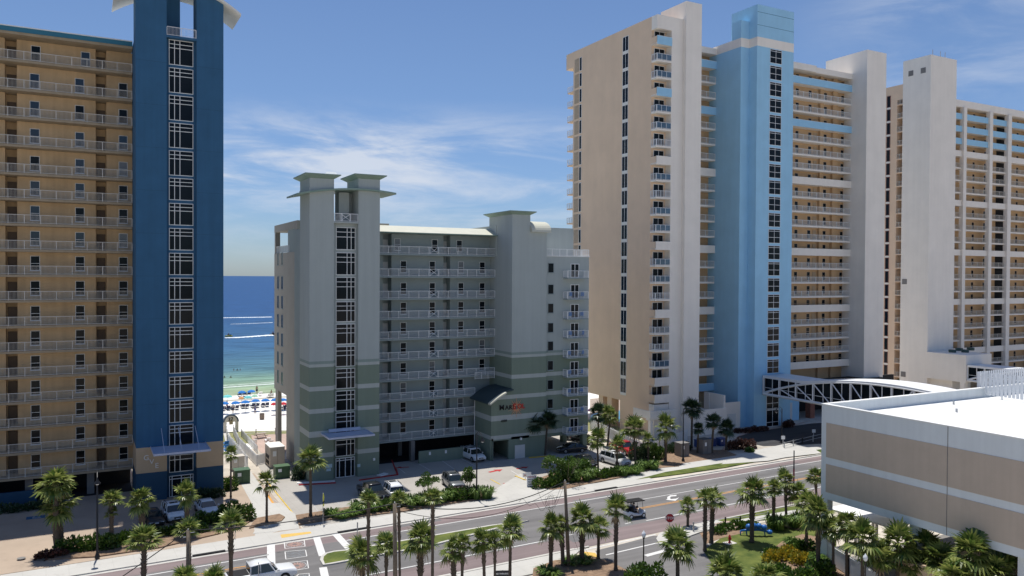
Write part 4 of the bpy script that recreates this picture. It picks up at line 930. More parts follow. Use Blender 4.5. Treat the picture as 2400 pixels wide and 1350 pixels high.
# crosswalk: wide white bars with the printed medallions between them
mark([G(635,1271),G(636,1335)],.75); mark([G(741,1257),G(756,1303)],.7); mark([G(757,1330),G(766,1372)],.7); mark([G(636,1335),G(640,1420)],.75)
mark([G(784,1249),G(822,1290)],.75)
def medallion(c4, kind):
    P = [G(*c) for c in c4]; mark([P[0],P[1],P[2],P[3],P[0]],.09,'line',.018)
    cx = sum((p.x for p in P))/4; cy = sum((p.y for p in P))/4; ux = (P[1]-P[0])/2; uy = (P[0]-P[3])/2
    def q(a,b): return (cx+ux.x*a+uy.x*b, cy+ux.y*a+uy.y*b)
    if kind:
        mark([q(.86*math.cos(t/12*math.pi),.86*math.sin(t/12*math.pi)) for t in range(25)],.07,'line_faint',.0185)
        for i in range(14):
            a = i/14*2*math.pi; mark([q(.22*math.cos(a),.22*math.sin(a)),q(.72*math.cos(a+.12),.72*math.sin(a+.12))],.16,'coral',.0185)
    else:
        for k in (-.5,-.1,.3,.7): mark([q(-.85+.17*i, k-.12+.16*math.sin(i*.9)) for i in range(11)],.10,'slate',.0185)
M['coral'] = mat('faded_coral_print', (.36,.235,.20), .85, .1, 4); M['slate'] = mat('slate_print', (.22,.24,.26), .85, .1, 4)
medallion([(666,1271),(713,1267),(715,1281),(668,1286)], 1); medallion([(668,1293),(716,1289),(719,1304),(670,1311)], 0); medallion([(670,1319),(720,1314),(723,1332),(672,1340)], 1); medallion([(700,1346),(724,1344),(727,1362),(676,1370)], 0)
# turn arrow
b = MB(); A = [(1561,1167),(1569,1161),(1585,1160),(1583,1163),(1574,1165),(1574,1169),(1586,1169),(1592,1165),(1580,1174),(1560,1172),(1568,1171)]
A = [(1586,1160),(1571,1161),(1564,1165),(1564,1170),(1560,1171.5),(1583,1174),(1592,1166),(1584,1169),(1572,1170),(1570,1167),(1573,1164),(1585,1163)]
pp = gp(A); b.add([(p[0],p[1],.017) for p in pp],[tuple(range(len(pp)-1,-1,-1))]); struct(ob('road_marking', b.mesh('road_marking', M['line'])))
# medians
def island(nm, px, z, curb=.3, inner='grass', cm='curb'):
    P = gp(px); struct(sheet(nm+'_curb', P, .14, M[cm], .15)); c = Vector((sum(p[0] for p in P)/len(P), sum(p[1] for p in P)/len(P)))
    Q = []; n = len(P)
    ar = sum(P[i][0]*P[(i+1)%n][1]-P[(i+1)%n][0]*P[i][1] for i in range(n)); sg = 1 if ar > 0 else -1
    for i in range(n):
        a, b_, d = Vector(P[i-1]), Vector(P[i]), Vector(P[(i+1)%n]); e1 = (b_-a).normalized(); e2 = (d-b_).normalized(); nv = (Vector((-e1.y,e1.x))+Vector((-e2.y,e2.x))).normalized()*sg
        Q.append(tuple(b_+nv*curb))
    struct(sheet(nm, Q, .146, M[inner]))
xm0 = G(752,1316).x; xm1 = G(1185,1255).x
v_a, v_b = 72.2, 76.3
island('median', [(750,1315),(752,1307),(762,1299),(782,1294),(812,1291),(1000,1259),(1150,1233),(1240,1222),(1170,1240),(1000,1284),(850,1311),(780,1324),(757,1327)], 0)
# --- kerbs, sidewalks and lots
def kerb(v0, v1, x0, x1): return struct(sheet('kerb', [V(x0,v0),V(x1,v0),V(x1,v1),V(x0,v1)], .13, M['curb'], .14))
struct(strip('gutter', FC-.42, FC, XL, XR, .014, M['curb'])); struct(strip('gutter', NC, NC+.4, XL, G(1360,1294).x, .014, M['curb']))
kerb(FC,FC+.22,XL,XR); kerb(NC-.22,NC,XL,G(1395,1291).x); kerb(NC-.22,NC,G(1640,1245).x,XR)
struct(sheet('sidewalk', [V(XL,FC+.221),V(G(1530,1125).x,FC+.221),V(G(1530,1125).x,83.9),V(30,84.1),V(XL,84.3)], .12, M['walk'], .12))
struct(sheet('sidewalk', gp([(1470,1131),(1530,1114),(1600,1106),(1690,1090),(1830,1068),(1930,1058),(2200,1020),(2200,1012),(1930,1047),(1840,1050),(1690,1073),(1600,1086),(1545,1098),(1470,1115)],.12), .124, M['walk'], .12))
struct(sheet('verge_grass', gp([(1490,1126),(1560,1108),(1700,1086),(1797,1071),(1790,1080),(1700,1097),(1600,1112)]), .128, M['grass'], .12))
struct(sheet('verge_grass', gp([(1880,1060),(1930,1054),(2100,1030),(2100,1040),(1930,1064),(1890,1068)]), .128, M['grass'], .12))
LZ = .03
struct(sheet('parking_lot', [(-60,FC+3.3-1),(20.6,85.0),(20.6,112),(-60,112)], LZ, M['lot_pink'], .03))
struct(sheet('walkway', gp([(598,1262),(690,1234),(640,1178),(573,1085),(547,1036),(532,1005),(520,1000),(527,1030),(540,1090),(590,1180)]), LZ+.006, M['walk']))
struct(sheet('parking_lot', [(20.8,84.6),(73,86.6),(73,104),(69,125),(22,118)], LZ-.004, M['lot'], .03))
struct(sheet('driveway', gp([(1165,1180),(1330,1152),(1262,1140),(1220,1112),(1140,1162)]), LZ+.104, M['walk']))
struct(sheet('driveway', gp([(1690,1090),(1730,1066),(1850,1040),(1905,1052),(1925,1064),(1840,1074),(1800,1082)]), .134, M['walk']))
struct(sheet('drive', gp([(1728,1024),(1760,1014),(1850,1000),(1900,993),(2100,980),(2200,990),(2200,1016),(1930,1040),(1850,1044),(1790,1046),(1770,1042)]), .03, M['dark_asphalt'], .02))
struct(sheet('entrance_paving', gp([(1700,1042),(1740,1016),(1790,1008),(1860,995),(1900,985),(1800,1022),(1730,1040),(1765,1044),(1690,1056)]), .026, M['pavers']))
struct(sheet('planting_bed', gp([(1560,1052),(1700,1056),(1735,1070),(1600,1088),(1540,1096),(1520,1090)]), .05, M['mulch'], .05))
struct(sheet('walkway', gp([(592,1252),(702,1240),(692,1206),(655,1180),(618,1180),(640,1212),(604,1236)]), .05, M['walk'], .03))
# road repairs and tar-sealed cracks
rr_ = random.Random(9)
for x,v,l,w in ((30,79.6,5,1.6),(52,76.8,7,2.2),(66,70.6,6,2.4),(20,70.8,4,2.2),(44,66.4,5,1.8),(84,77,8,2)):
    struct(sheet('road_patch', [V(x,v),V(x+l,v),V(x+l,v+w),V(x,v+w)], .0125, M['patch']))
for i in range(16):
    x = rr_.uniform(-5,95); v = rr_.uniform(65.5,80); L = [V(x+k*rr_.uniform(.5,1.0), v+rr_.uniform(-.22,.22)+k*rr_.choice((-.05,.04))) for k in range(7)] if i%2 else [V(x+rr_.uniform(-.2,.2), v+k*.55) for k in range(6)]
    mark(L,.035,'tar',.0128,'road_crack')
# near side
struct(sheet('sidewalk', [V(XL,NC-3.6),V(G(1300,1330).x,NC-3.6),V(G(1375,1293).x,NC-.3),V(XL,NC-.221)], .12, M['walk'], .12))
struct(sheet('curb_ramp', gp([(1362,1292),(1395,1296),(1402,1306),(1370,1303)],.12), .128, M['tactile'])); struct(sheet('curb_ramp', gp([(657,1253),(728,1246),(730,1250),(660,1261)],.12), .126, M['tactile']))
struct(sheet('sidewalk', gp([(1538,1262),(1545,1250),(1580,1238),(1640,1226),(1800,1199),(1935,1176),(2200,1135),(2200,1150),(1930,1192),(1800,1215),(1680,1237),(1640,1247),(1600,1262),(1560,1275),(1545,1274)],.12), .12, M['walk'], .12))
struct(sheet('verge_grass', gp([(1680,1219),(1800,1196),(1935,1174),(1935,1183),(1800,1205),(1700,1224)],.12), .126, M['grass']))
struct(sheet('paved_pad', gp([(1672,1228),(1700,1221),(1745,1222),(1742,1236),(1690,1242)],.12), .130, M['pavers']))
struct(sheet('lawn', gp([(1648,1290),(1700,1255),(1760,1238),(1860,1218),(1960,1225),(1960,1500),(1800,1500),(1700,1370)]), .02, M['grass'], .02))
struct(sheet('planting_bed', gp([(1640,1250),(1700,1238),(1750,1234),(1740,1250),(1690,1262),(1655,1275)]), .028, M['mulch'])); 
struct(sheet('planting_bed', gp([(1800,1218),(1935,1196),(1935,1235),(1880,1245),(1820,1232)]), .028, M['mulch'])); struct(sheet('planting_bed', gp([(1800,1295),(1835,1268),(1880,1252),(1935,1262),(2040,1400),(1850,1400),(1815,1330)]), .028, M['mulch']))
struct(sheet('planting_bed', gp([(1250,1335),(1300,1316),(1390,1308),(1430,1318),(1470,1340),(1500,1450),(1240,1450)]), .13, M['mulch'], .13))
# mulch islands in the far-side lots
isl1 = [(105,1312),(135,1275),(260,1262),(400,1236),(560,1195),(588,1205),(592,1218),(560,1240),(372,1284),(225,1305)]
isl2 = [(693,1208),(700,1230),(765,1219),(830,1212),(950,1198),(1015,1187),(1095,1174),(1152,1167),(1145,1152),(1100,1148),(1040,1155),(960,1165),(880,1178),(770,1196)]
isl3 = [(1253,1140),(1262,1122),(1300,1108),(1400,1106),(1490,1094),(1530,1078),(1600,1088),(1590,1094),(1540,1098),(1480,1114),(1400,1130),(1330,1146),(1290,1149)]
isl4 = [(584,1238),(660,1221),(668,1212),(655,1205),(600,1215)]
for L in (isl1,isl2,isl3,isl4): struct(sheet('planting_bed', gp(L,.1), .16, M['mulch'], .15))
def line(pts, w=.11, mt='line', z=.042): return mark([G(*p) for p in pts], w, mt, z, 'lot_marking')
for a,b in (((660,1185),(690,1218)),((735,1184),(748,1204)),((786,1172),(797,1184)),((640,1170),(690,1206))): 
    line((a,b),.12,'line_faint')
line(((610,1110),(688,1205)),.14,'yellow'); line(((627,1160),(658,1208)),.25,'orange_p')
for a,b in (((982,1088),(1010,1104)),((1030,1076),(1064,1100)),((1077,1073),(1112,1092)),((930,1094),(950,1110)),((1198,1104),(1222,1118)),((1280,1100),(1320,1118)),((1390,1080),(1440,1102)),((1290,1085),(1345,1112))): line((a,b),.11,'line')
for i in range(5): line(((962+8*i,1086-1.2*i),(990+8*i,1100-1.2*i)),.06,'line_faint')
line(((1150,1124),(1172,1136)),.16,'yellow')
line(((918,1078),(932,1114)),.2,'red_p',.06)
def arrow(cx, cy, s, a):
    c = G(cx,cy); P = [(-1.1,-.22),(.1,-.22),(.1,-.6),(1.1,0),(.1,.6),(.1,.22),(-1.1,.22)]; b = MB()
    b.add([(c.x+s*(x*math.cos(a)-y*math.sin(a)), c.y+s*(x*math.sin(a)+y*math.cos(a)), .043) for x,y in P],[tuple(range(7))]); struct(ob('lot_marking', b.mesh('lot_marking', M['red_p'])))
arrow(1162,1104,1.15,.25); arrow(1197,1134,1.0,math.pi*.82); arrow(1225,1097,1.0,.2); arrow(942,1096,.9,math.pi*.9)
hc = G(86,1213); b = MB(); b.add([(hc.x-1,hc.y-.6,.042),(hc.x+1,hc.y-.6,.042),(hc.x+1,hc.y+.6,.042),(hc.x-1,hc.y+.6,.042)],[(0,1,2,3)]); struct(ob('lot_marking', b.mesh('lot_marking', M['royal'])))
# wheelchair mark on the blue pad
mark([(hc.x-.35,hc.y+.35),(hc.x-.15,hc.y),(hc.x+.2,hc.y-.05),(hc.x+.45,hc.y-.35)],.09,'line',.046,'lot_marking'); mark([(hc.x-.05+.33*math.cos(t),hc.y-.12+.33*math.sin(t)) for t in [2.4+.4*i for i in range(11)]],.07,'line',.046,'lot_marking')
# painted kerbs along the sage block
def kline(pts, w, h, mt): 
    b = MB()
    for a, c in zip(pts, pts[1:]): 
        a, c = G(*a), G(*c); d = (c-a).normalized(); n = Vector((-d.y,d.x,0))*w/2
        b.prism([tuple((a-n))[:2],tuple((c-n))[:2],tuple((c+n))[:2],tuple((a+n))[:2]],.02,h)
    return struct(ob('kerb', b.mesh('kerb', M[mt])))
kline([(700,1138),(787,1133)],.25,.16,'red_p'); kline([(842,1127),(932,1114),(928,1100)],.2,.16,'red_p'); kline([(988,1079),(1078,1070)],.25,.16,'yellow'); kline([(1240,1074),(1288,1070)],.25,.16,'yellow'); kline([(1208,1118),(1232,1128)],.22,.18,'yellow')
kline([(696,1134),(785,1129)],.5,.15,'white'); kline([(888,1116),(905,1111)],.8,.15,'white'); kline([(990,1074),(1070,1066)],.7,.2,'line')
for x,y in ((50,1312),(1197,1146)):
    q = G(x,y); b = MB(); b.rev([(.01,.0),(.38,0)],(q.x,q.y,.17 if x<99 else .05),14); struct(ob('manhole_cover', b.mesh('manhole_cover', M['garage'])))
for x0,y0,x1,y1 in ((785,1244,862,1232),(1384,1148,1435,1139),(445,1290,520,1277)):
    a, c = G(x0,y0), G(x1,y1); kk = MB(); va = FC+.23; kk.box(0,1,0,1,0,1); b = MB()
    b.prism([V(a.x,FC-.02),V(c.x,FC-.02),V(c.x,FC+.35),V(a.x,FC+.35)],.02,.137); struct(ob('storm_drain', b.mesh('storm_drain', M['dark'])))
struct(sheet('garage_floor', [(62.6,14),(111,14),(111,52),(62.6,52)], .02, M['garage']))  # darker sheet added to deepen the shade under the parking building
struct(sheet('pool_deck', gp([(1383,990),(1383,935),(1470,928),(1560,930),(1560,960),(1500,1010)]), .03, M['deck'], .02))
M['pool'] = mat('pool_water', (.05,.24,.36), .08, .35, 1.5, .5, 3)
struct(sheet('swimming_pool', gp([(1384,975),(1400,966),(1462,962),(1462,985),(1420,1004),(1384,998)]), .05, M['pool']))
struct(sheet('terrace_paving', gp([(588,1020),(640,1018),(690,1016),(700,1050),(650,1066),(612,1062),(595,1040)]), .03, M['pavers'], .02))
# ================================================================== PALMS AND SHRUBS
def frond(b, o, yaw, el, L, r, droop=1.0, m=0, nl=13):
    # costapalmate fan leaf: petiole, then narrow folded segments spreading and drooping
    d = Vector((math.cos(yaw)*math.cos(el), math.sin(yaw)*math.cos(el), math.sin(el))); side = Vector((-math.sin(yaw), math.cos(yaw), 0))
    upv = side.cross(d)*-1
    if upv.z < 0: upv = -upv
    pl = L*.42; p1 = o+d*pl+Vector((0,0,-.10*L*droop*(1-abs(el)/1.6)))
    w = .022*L
    b.add([o-side*w,o+side*w,p1+side*w,p1-side*w],[(0,1,2,3)],m)
    for k in range(nl):
        t = (k/(nl-1)-.5)*2; a = t*1.55; ll = L*(.64-.14*abs(t)**1.5)*(.85+.3*r.random())
        dd = (d*math.cos(a)+side*math.sin(a)).normalized(); wd = dd.cross(upv).normalized()*(.046*L)
        q1 = p1+dd*ll*.5+Vector((0,0,-.05*L*droop))+upv*.03*L*(1-abs(t)); q2 = p1+dd*ll*(.93-.1*droop)+Vector((0,0,-(.10+.20*r.random())*L*droop))
        b.add([p1-wd*.35,p1+wd*.35,q1+wd,q1-wd,q2+wd*.15,q2-wd*.15],[(0,1,2,3),(3,2,4,5)],m)
def crown_mesh(nm, seed, n, kind, leaf='palm'):
    # unit crown: radius about 1
    r = random.Random(seed); b = MB(); lean = r.uniform(-.1,.1)
    for i in range(n):
        u = (i+.5)/n; yaw = i*2.39996+r.uniform(-.3,.3)
        if kind == 'sabal': el = R(88-124*u**.8+r.uniform(-12,12)); L = r.uniform(.68,1.2); dr = .2+.85*u
        elif kind == 'fan': el = R(86-112*u+r.uniform(-12,12)); L = r.uniform(.7,1.22); dr = .15+.8*u
        else: el = R(84-88*u+r.uniform(-12,12)); L = r.uniform(.8,1.15); dr = .2+.7*u
        frond(b, Vector((lean*.1,0,.05)), yaw, el, L, r, dr)
    if kind != 'low':
        for i in range(int(n*.14)):
            frond(b, Vector((0,0,-.08)), r.uniform(0,6.28), R(r.uniform(-70,-38)), r.uniform(.6,.85), r, 1.1, 1, 7)
    return b.mesh(nm, [M[leaf], M['dead']])
CR = {'sabal':[crown_mesh('crown', 11+i, 33, 'sabal') for i in range(5)], 'fan':[crown_mesh('crown', 31+i, 22, 'fan') for i in range(4)],
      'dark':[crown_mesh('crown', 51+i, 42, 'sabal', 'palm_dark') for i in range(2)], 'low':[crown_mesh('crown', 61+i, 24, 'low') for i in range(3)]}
def trunk_mesh(nm, seed, boots, h=1.0, skirt=0.2):
    # unit height trunk with ring scars, old leaf boots near the top; radius scaled with the object
    r = random.Random(seed); b = MB(); pts = []; rr = []; n = 30; ph = r.uniform(0,6)
    for i in range(n+1):
        t = i/n; pts.append((.035*math.sin(t*3+ph)*t, .03*math.sin(t*2.3+ph)*t, t)); rad = 1.12-.26*t
        if t < .06: rad += .35*(1-t/.06)
        if t > 1-boots: rad *= 1.28
        rad *= 1+.09*(i % 2)+r.uniform(-.04,.04); rr.append(rad)
    vs = []; S = 9
    for p, q in zip(pts, rr):
        for k in range(S): a = 2*math.pi*k/S; vs.append((p[0]*6+q*math.cos(a), p[1]*6+q*math.sin(a), p[2]))
    fs = [(i*S+k, i*S+(k+1)%S, (i+1)*S+(k+1)%S, (i+1)*S+k) for i in range(n) for k in range(S)]; b.add(vs, fs)
    k = 0
    while True:
        z = 1-boots+.012+k*.0105; k += 1
        if z > .99: break
        a = k*2.4; ca, sa = math.cos(a), math.sin(a); i = min(n,int(z*n)); cx, cy = pts[i][0]*6, pts[i][1]*6
        b.add([(cx+1.0*ca-.35*sa,cy+1.0*sa+.35*ca,z),(cx+1.0*ca+.35*sa,cy+1.0*sa-.35*ca,z),(cx+1.95*ca,cy+1.95*sa,z+.035),(cx+1.1*ca,cy+1.1*sa,z-.03)],[(0,1,2),(0,2,3),(1,3,2)])
    return b.mesh(nm, M['trunk'])
TR = [trunk_mesh('trunk', 5, .35), trunk_mesh('trunk', 6, .55), trunk_mesh('trunk', 7, .12), trunk_mesh('trunk', 8, .8)]
def palm(bx, by, cx, cy, rad, kind, tk, label, grp, thick=1.0, nm='palm_tree', z0=.1):
    g0 = G(bx, by); X, Y = g0.x, g0.y; zc = zat(X, Y, cy+rad*.15); _, _, dep = proj((X, Y, zc)); s = rad*dep/F_PX*1.12
    t = thing(nm, label, 'palm tree', (X, Y, z0), rnd.uniform(0,6.28), grp)
    rt_ = .128*thick*(.9+.2*rnd.random())*(1 if kind != 'fan' else .95); a = ob('trunk', TR[tk], t, (0,0,0)); a.scale = (rt_,rt_,zc-z0)
    dx = (cx-proj((X,Y,zc))[0])*dep/F_PX+rnd.uniform(-.12,.12); sz = rnd.uniform(.82,1.12)
    # the trunk leans a little to carry the crown where it stands
    cr = ob('crown', rnd.choice(CR[kind]), t, (0,0,zc-z0-.02), rnd.uniform(0,6.28), (s,s*rnd.uniform(.9,1.1),s*sz))
    if abs(dx) > .12:
        w = Vector((RT.x*dx, RT.y*dx, 0)); c, s_ = math.cos(-t.rotation_euler.z), math.sin(-t.rotation_euler.z); l = Vector((w.x*c-w.y*s_, w.x*s_+w.y*c, 0))
        L = zc-z0; a.rotation_euler = (-math.atan2(l.y, L), math.atan2(l.x, L), 0); cr.location = (l.x, l.y, zc-z0-.02)
    return t
gA, gB, gN, gR, gC, gP = 'palms along the left parking lot', 'palms by the sage block', 'palms along the near side of the road', 'palms on the lawn', 'palms by the cream high-rise', 'palms in front of the parking building'
PALMS = [
 (131,1300,127,1128,46,'sabal',3,'tall full palm at the far left, its crown highest in the left parking lot',gA,1.5),
 (145,1293,139,1178,46,'sabal',3,'palm tucked under the taller crown beside it at the far left lot, its crown lower',gA,1.5),
 (261,1284,265,1172,30,'low',3,'small sparse palm just right of the tall black lamp post in the left lot',gA,1.2),
 (262,1283,262,1200,17,'fan',0,'short stub-crowned palm growing against the small sparse one in the left lot',gA,.9),
 (336,1276,332,1168,34,'sabal',3,'palm behind the left hedge beside the black parked car',gA,1.6),
 (440,1258,438,1152,30,'sabal',3,'palm standing between the two white cars of the left lot',gA,1.5),
 (337,1420,338,1262,46,'low',1,'near palm at bottom left with drooping crown in front of the hedge',gN,1.3),
 (541,1425,541,1228,40,'low',0,'near palm whose trunk crosses the road just left of the white pickup',gN,1.3),
 (447,1440,442,1238,34,'low',1,'near palm whose crown wraps the leftmost wooden utility pole',gN,.9),
 (432,1490,434,1360,44,'low',0,'palm showing only its top fronds at the bottom edge, before the leftmost utility pole',gN,1.2),
 (500,1490,500,1362,40,'low',0,'palm showing only its top fronds at the bottom edge, beside the white pickup',gN,1.2),
 (541,1168,541,1062,20,'fan',2,'slim palm beside the green transformer by the royal blue tower',gB,.8),
 (625,1226,625,1128,27,'fan',0,'lone small palm at the end of the walkway between the two blocks',gB,1.1),
 (728,1213,728,1072,35,'sabal',2,'tall smooth palm in front of the sage stair tower, by the yellow warning sign',gB,1.2),
 (863,1440,867,1172,31,'low',0,'tall near palm with its crown in front of the black pickup in the lot',gN,.85),
 (938,1440,936,1170,27,'low',0,'near palm just right of the middle utility pole, crown over the hedge',gN,.8),
 (1013,1440,1010,1165,30,'low',0,'near palm with crown over the hedge in front of the parked grey car',gN,.9),
 (849,1430,850,1296,43,'sabal',1,'leftmost bushy palm of the median row, beside the tip of the median',gN,1.2),
 (905,1430,907,1270,34,'sabal',0,'palm in the near row directly left of the middle utility pole foot',gN,.9),
 (985,1410,985,1260,45,'sabal',1,'stout dense palm in the near row, rough trunk, third from its left end',gN,1.7),
 (1065,1420,1061,1285,34,'sabal',1,'near-row palm with yellowing fronds right of the stout dense one',gN,1.3),
 (1081,1425,1086,1272,27,'fan',0,'slim palm crowded behind the yellowing one in the near row',gN,.9),
 (1137,1420,1132,1265,34,'sabal',0,'near-row palm standing left of a thinner twin, near the small bottom sign',gN,1.0),
 (1159,1420,1160,1264,24,'fan',0,'thin twin palm in the near row, directly above the small sign at the bottom edge',gN,.8),
 (1195,1390,1195,1238,39,'sabal',2,'near-row palm with the fullest dark green crown, right above the bottom sign',gN,1.1),
 (1291,1340,1291,1232,33,'sabal',1,'leftmost palm of the mulch bed at the side road corner',gN,1.2),
 (1320,1328,1318,1225,27,'sabal',1,'palm partly behind the tall bare utility pole in the corner bed',gN,1.4),
 (1364,1320,1363,1213,38,'sabal',1,'stout green palm just right of the tall utility pole in the corner bed',gN,1.7),
 (1402,1312,1405,1232,29,'fan',0,'short palm with dead lower leaves near the yellow kerb ramp',gN,1.2),
 (1443,1340,1443,1192,34,'fan',1,'windblown palm with a brown skirt, in front of the golf cart',gN,1.3),
 (1612,1236,1612,1186,22,'fan',1,'small palm right of the stop sign',gR,1.1),
 (1652,1292,1650,1165,31,'fan',3,'left one of the twin palms between the stop sign and the hydrant',gR,1.3),
 (1667,1273,1670,1165,31,'fan',3,'right one of the twin palms between the stop sign and the hydrant',gR,1.3),
 (1588,1372,1590,1272,52,'sabal',2,'big round palm below the stop sign, beside the grey side road',gR,1.4),
 (1706,1440,1704,1338,54,'sabal',1,'broad bushy palm at the bottom edge, right of the big round one',gR,1.4),
 (1762,1272,1762,1146,40,'sabal',1,'palm with a mulch ring on the lawn in front of the blue play sculpture',gR,1.5),
 (1813,1238,1814,1140,25,'sabal',1,'slim palm on the verge right of the blue play sculpture',gR,1.1),
 (1843,1222,1842,1122,27,'sabal',1,'slim palm close to the red-banded black lamp post at the road',gR,1.1),
 (1868,1222,1868,1150,30,'sabal',1,'palm right behind the roadside lamp post, over the dark shrubs',gR,1.0),
 (1914,1170,1911,1112,27,'sabal',1,'palm touching the corner of the parking building, highest in that clump',gR,1.1),
 (1890,1292,1888,1175,32,'sabal',0,'palm over the yellow flowering bed near the parking building corner',gR,1.1),
 (1917,1340,1918,1200,44,'sabal',1,'large palm directly in front of the parking building corner column',gP,1.4),
 (1985,1365,1984,1222,36,'sabal',0,'palm left of the white awning under the parking building',gP,1.0),
 (2020,1400,2018,1258,46,'sabal',0,'palm behind the round globe lamp at lower right',gP,1.2),
 (2103,1400,2102,1268,52,'sabal',0,'palm with golden dead fronds in front of the peach wall, left one',gP,1.2),
 (2168,1400,2168,1280,48,'sabal',0,'palm in front of the peach wall, right one',gP,1.1),
 (2278,1460,2276,1290,60,'sabal',1,'largest palm of the clump at the lower right corner',gP,1.3),
 (2335,1470,2336,1336,56,'sabal',1,'pale-fronded palm at the bottom edge near the lower right corner',gP,1.2),
 (2388,1450,2386,1300,46,'sabal',1,'dark palm cut by the right edge of the picture',gP,1.2),
 (2240,1470,2238,1350,50,'sabal',1,'low palm half cut by the bottom edge left of the largest one',gP,1.2),
 (1952,1352,1951,1236,36,'sabal',0,'palm between the corner column palm and the one left of the white canopy',gP,1.0),
 (2062,1402,2062,1300,44,'sabal',1,'palm over the picket fence, right of the globe lamp',gP,1.1),
 (2135,1405,2136,1318,40,'sabal',0,'low palm between the two in front of the peach wall',gP,1.0),
 (2212,1420,2210,1306,48,'sabal',0,'pale palm left of the largest one at the lower right',gP,1.1),
 (2312,1440,2310,1262,44,'sabal',1,'palm rising behind the largest one at the lower right',gP,1.1),
 (1788,1480,1786,1352,46,'sabal',1,'palm with tufts just showing at the bottom edge under the flower bed',gR,1.2),
 (1402,1030,1402,966,24,'dark',2,'palm by the pool fence, left of a pair next to the tan high-rise',gC,1.2),
 (1424,1046,1431,972,26,'sabal',2,'palm by the pool fence, right of a pair next to the tan high-rise',gC,1.2),
 (1402,1103,1402,1028,28,'fan',2,'bright palm directly left of the white sport utility car in the sun',gC,1.1),
 (1446,1099,1447,1042,22,'fan',2,'small palm directly in front of the white sport utility car in the sun',gC,1.1),
 (1490,1092,1487,1000,32,'sabal',2,'full palm right of the red pickup by the white fence',gC,1.2),
 (1520,1080,1519,1028,18,'fan',2,'small palm between two larger ones along the white fence',gC,1.0),
 (1560,1084,1562,998,31,'fan',1,'bright tall palm at the end of the white fence',gC,1.4),
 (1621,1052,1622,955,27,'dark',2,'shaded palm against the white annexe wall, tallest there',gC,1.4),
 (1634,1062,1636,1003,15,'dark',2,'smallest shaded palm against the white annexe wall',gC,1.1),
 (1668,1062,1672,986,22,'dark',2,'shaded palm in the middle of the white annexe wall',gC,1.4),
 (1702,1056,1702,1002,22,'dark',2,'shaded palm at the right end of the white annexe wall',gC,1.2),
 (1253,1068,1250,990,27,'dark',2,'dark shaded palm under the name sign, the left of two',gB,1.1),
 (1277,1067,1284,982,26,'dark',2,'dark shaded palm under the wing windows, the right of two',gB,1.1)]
for p in PALMS:
    kw = {'thick': p[9] if len(p) > 9 else 1.0}; palm(*p[:9], **kw)
def blob(b, c, rx, ry, rz, n, s, r, m=0):
    for _ in range(n):
        while True:
            v = Vector((r.uniform(-1,1), r.uniform(-1,1), r.uniform(-.2,1)))
            if .35 < v.length < 1: break
        p = Vector((c[0]+v.x*rx, c[1]+v.y*ry, c[2]+v.z*rz)); d = (v+Vector((r.uniform(-.7,.7),r.uniform(-.7,.7),r.uniform(-.2,.9)))).normalized()
        u = d.cross(Vector((r.uniform(-1,1),r.uniform(-1,1),r.uniform(-1,1)))).normalized(); w = s*r.uniform(.6,1.3)
        b.add([p-u*w*.45, p+d*w*.9-u*w*.1, p+u*w*.45, p-d*w*.25],[(0,1,2,3)],m)
def tuft(b, c, h, rad, n, r, m=0):
    for _ in range(n):
        a = r.uniform(0,6.28); rr = rad*math.sqrt(r.random()); o = Vector((c[0]+rr*math.cos(a)*.5, c[1]+rr*math.sin(a)*.5, c[2])); hh = h*r.uniform(.6,1.15); k = r.uniform(.25,1.0)*rad
        sd = Vector((-math.sin(a), math.cos(a), 0))*.05; p1 = o+Vector((math.cos(a)*k*.5, math.sin(a)*k*.5, hh*.7)); p2 = o+Vector((math.cos(a)*k*1.25, math.sin(a)*k*1.25, hh*.75*(1-.3*k)))
        b.add([o-sd,o+sd,p1+sd,p1-sd,p2],[(0,1,2,3),(3,2,4)],m)
def bush(nm, label, cat, px, py, wpx, hpx, kind='shrub', grp=None, z=.14, n=None, seed=None):
    q = G(px, py); _, _, dep = proj((q.x,q.y,0)); k = dep/F_PX; w = wpx*k/2; h = hpx*k*1.0; r = random.Random(seed or int(px*7+py))
    b = MB((q.x,q.y,z)); nn_ = n or int(420*w*h+200)
    if kind in ('spiky',):
        m_ = max(1,int(w*2.2)); 
        for i in range(m_): [tuft(b, (q.x-w+2*w*(i+.5)/m_+r.uniform(-.2,.2), q.y+r.uniform(-.9,.9), z), h*r.uniform(.7,1), .9, 110, r) for _k in (0,1)]
        me = b.mesh('foliage', M['spiky'])
    elif kind == 'tree':
        me0 = MB((q.x,q.y,z)); 
        for i in range(6):
            a = r.uniform(0,6.28); me0.tube([(q.x,q.y,z),(q.x+.25*w*math.cos(a),q.y+.25*w*math.sin(a),z+h*.4),(q.x+.6*w*math.cos(a),q.y+.6*w*math.sin(a),z+h*.8)],[.04,.03,.012],5)
        for i in range(11):
            a = r.uniform(0,6.28); rr = w*r.uniform(.15,.85); blob(b,(q.x+rr*math.cos(a),q.y+rr*math.sin(a),z+h*r.uniform(.5,.85)),w*.28,w*.28,h*.13,95,.19,r)
        t = thing(nm, label, cat, (q.x,q.y,z), 0, grp); ob('foliage', b.mesh('foliage', M['shrub']), t); ob('stem', me0.mesh('stem', M['twig']), t); return t
    else:
        c = max(2,int(w*2.4))
        for i in range(c):
            blob(b, (q.x-w+2*w*(i+.5)/c+r.uniform(-.2,.2), q.y+r.uniform(-.6,.6), z+h*.1), w/c*1.5+.25, .75, h*r.uniform(.65,.95), int(nn_/c)+60, .24, r)
        me = b.mesh('foliage', M[{'shrub':'shrub','flower':'flower','dark':'palm_dark','red':'redleaf'}[kind]])
    o = ob(nm, me, None, (q.x,q.y,z)); return tag(o, label, cat, grp)
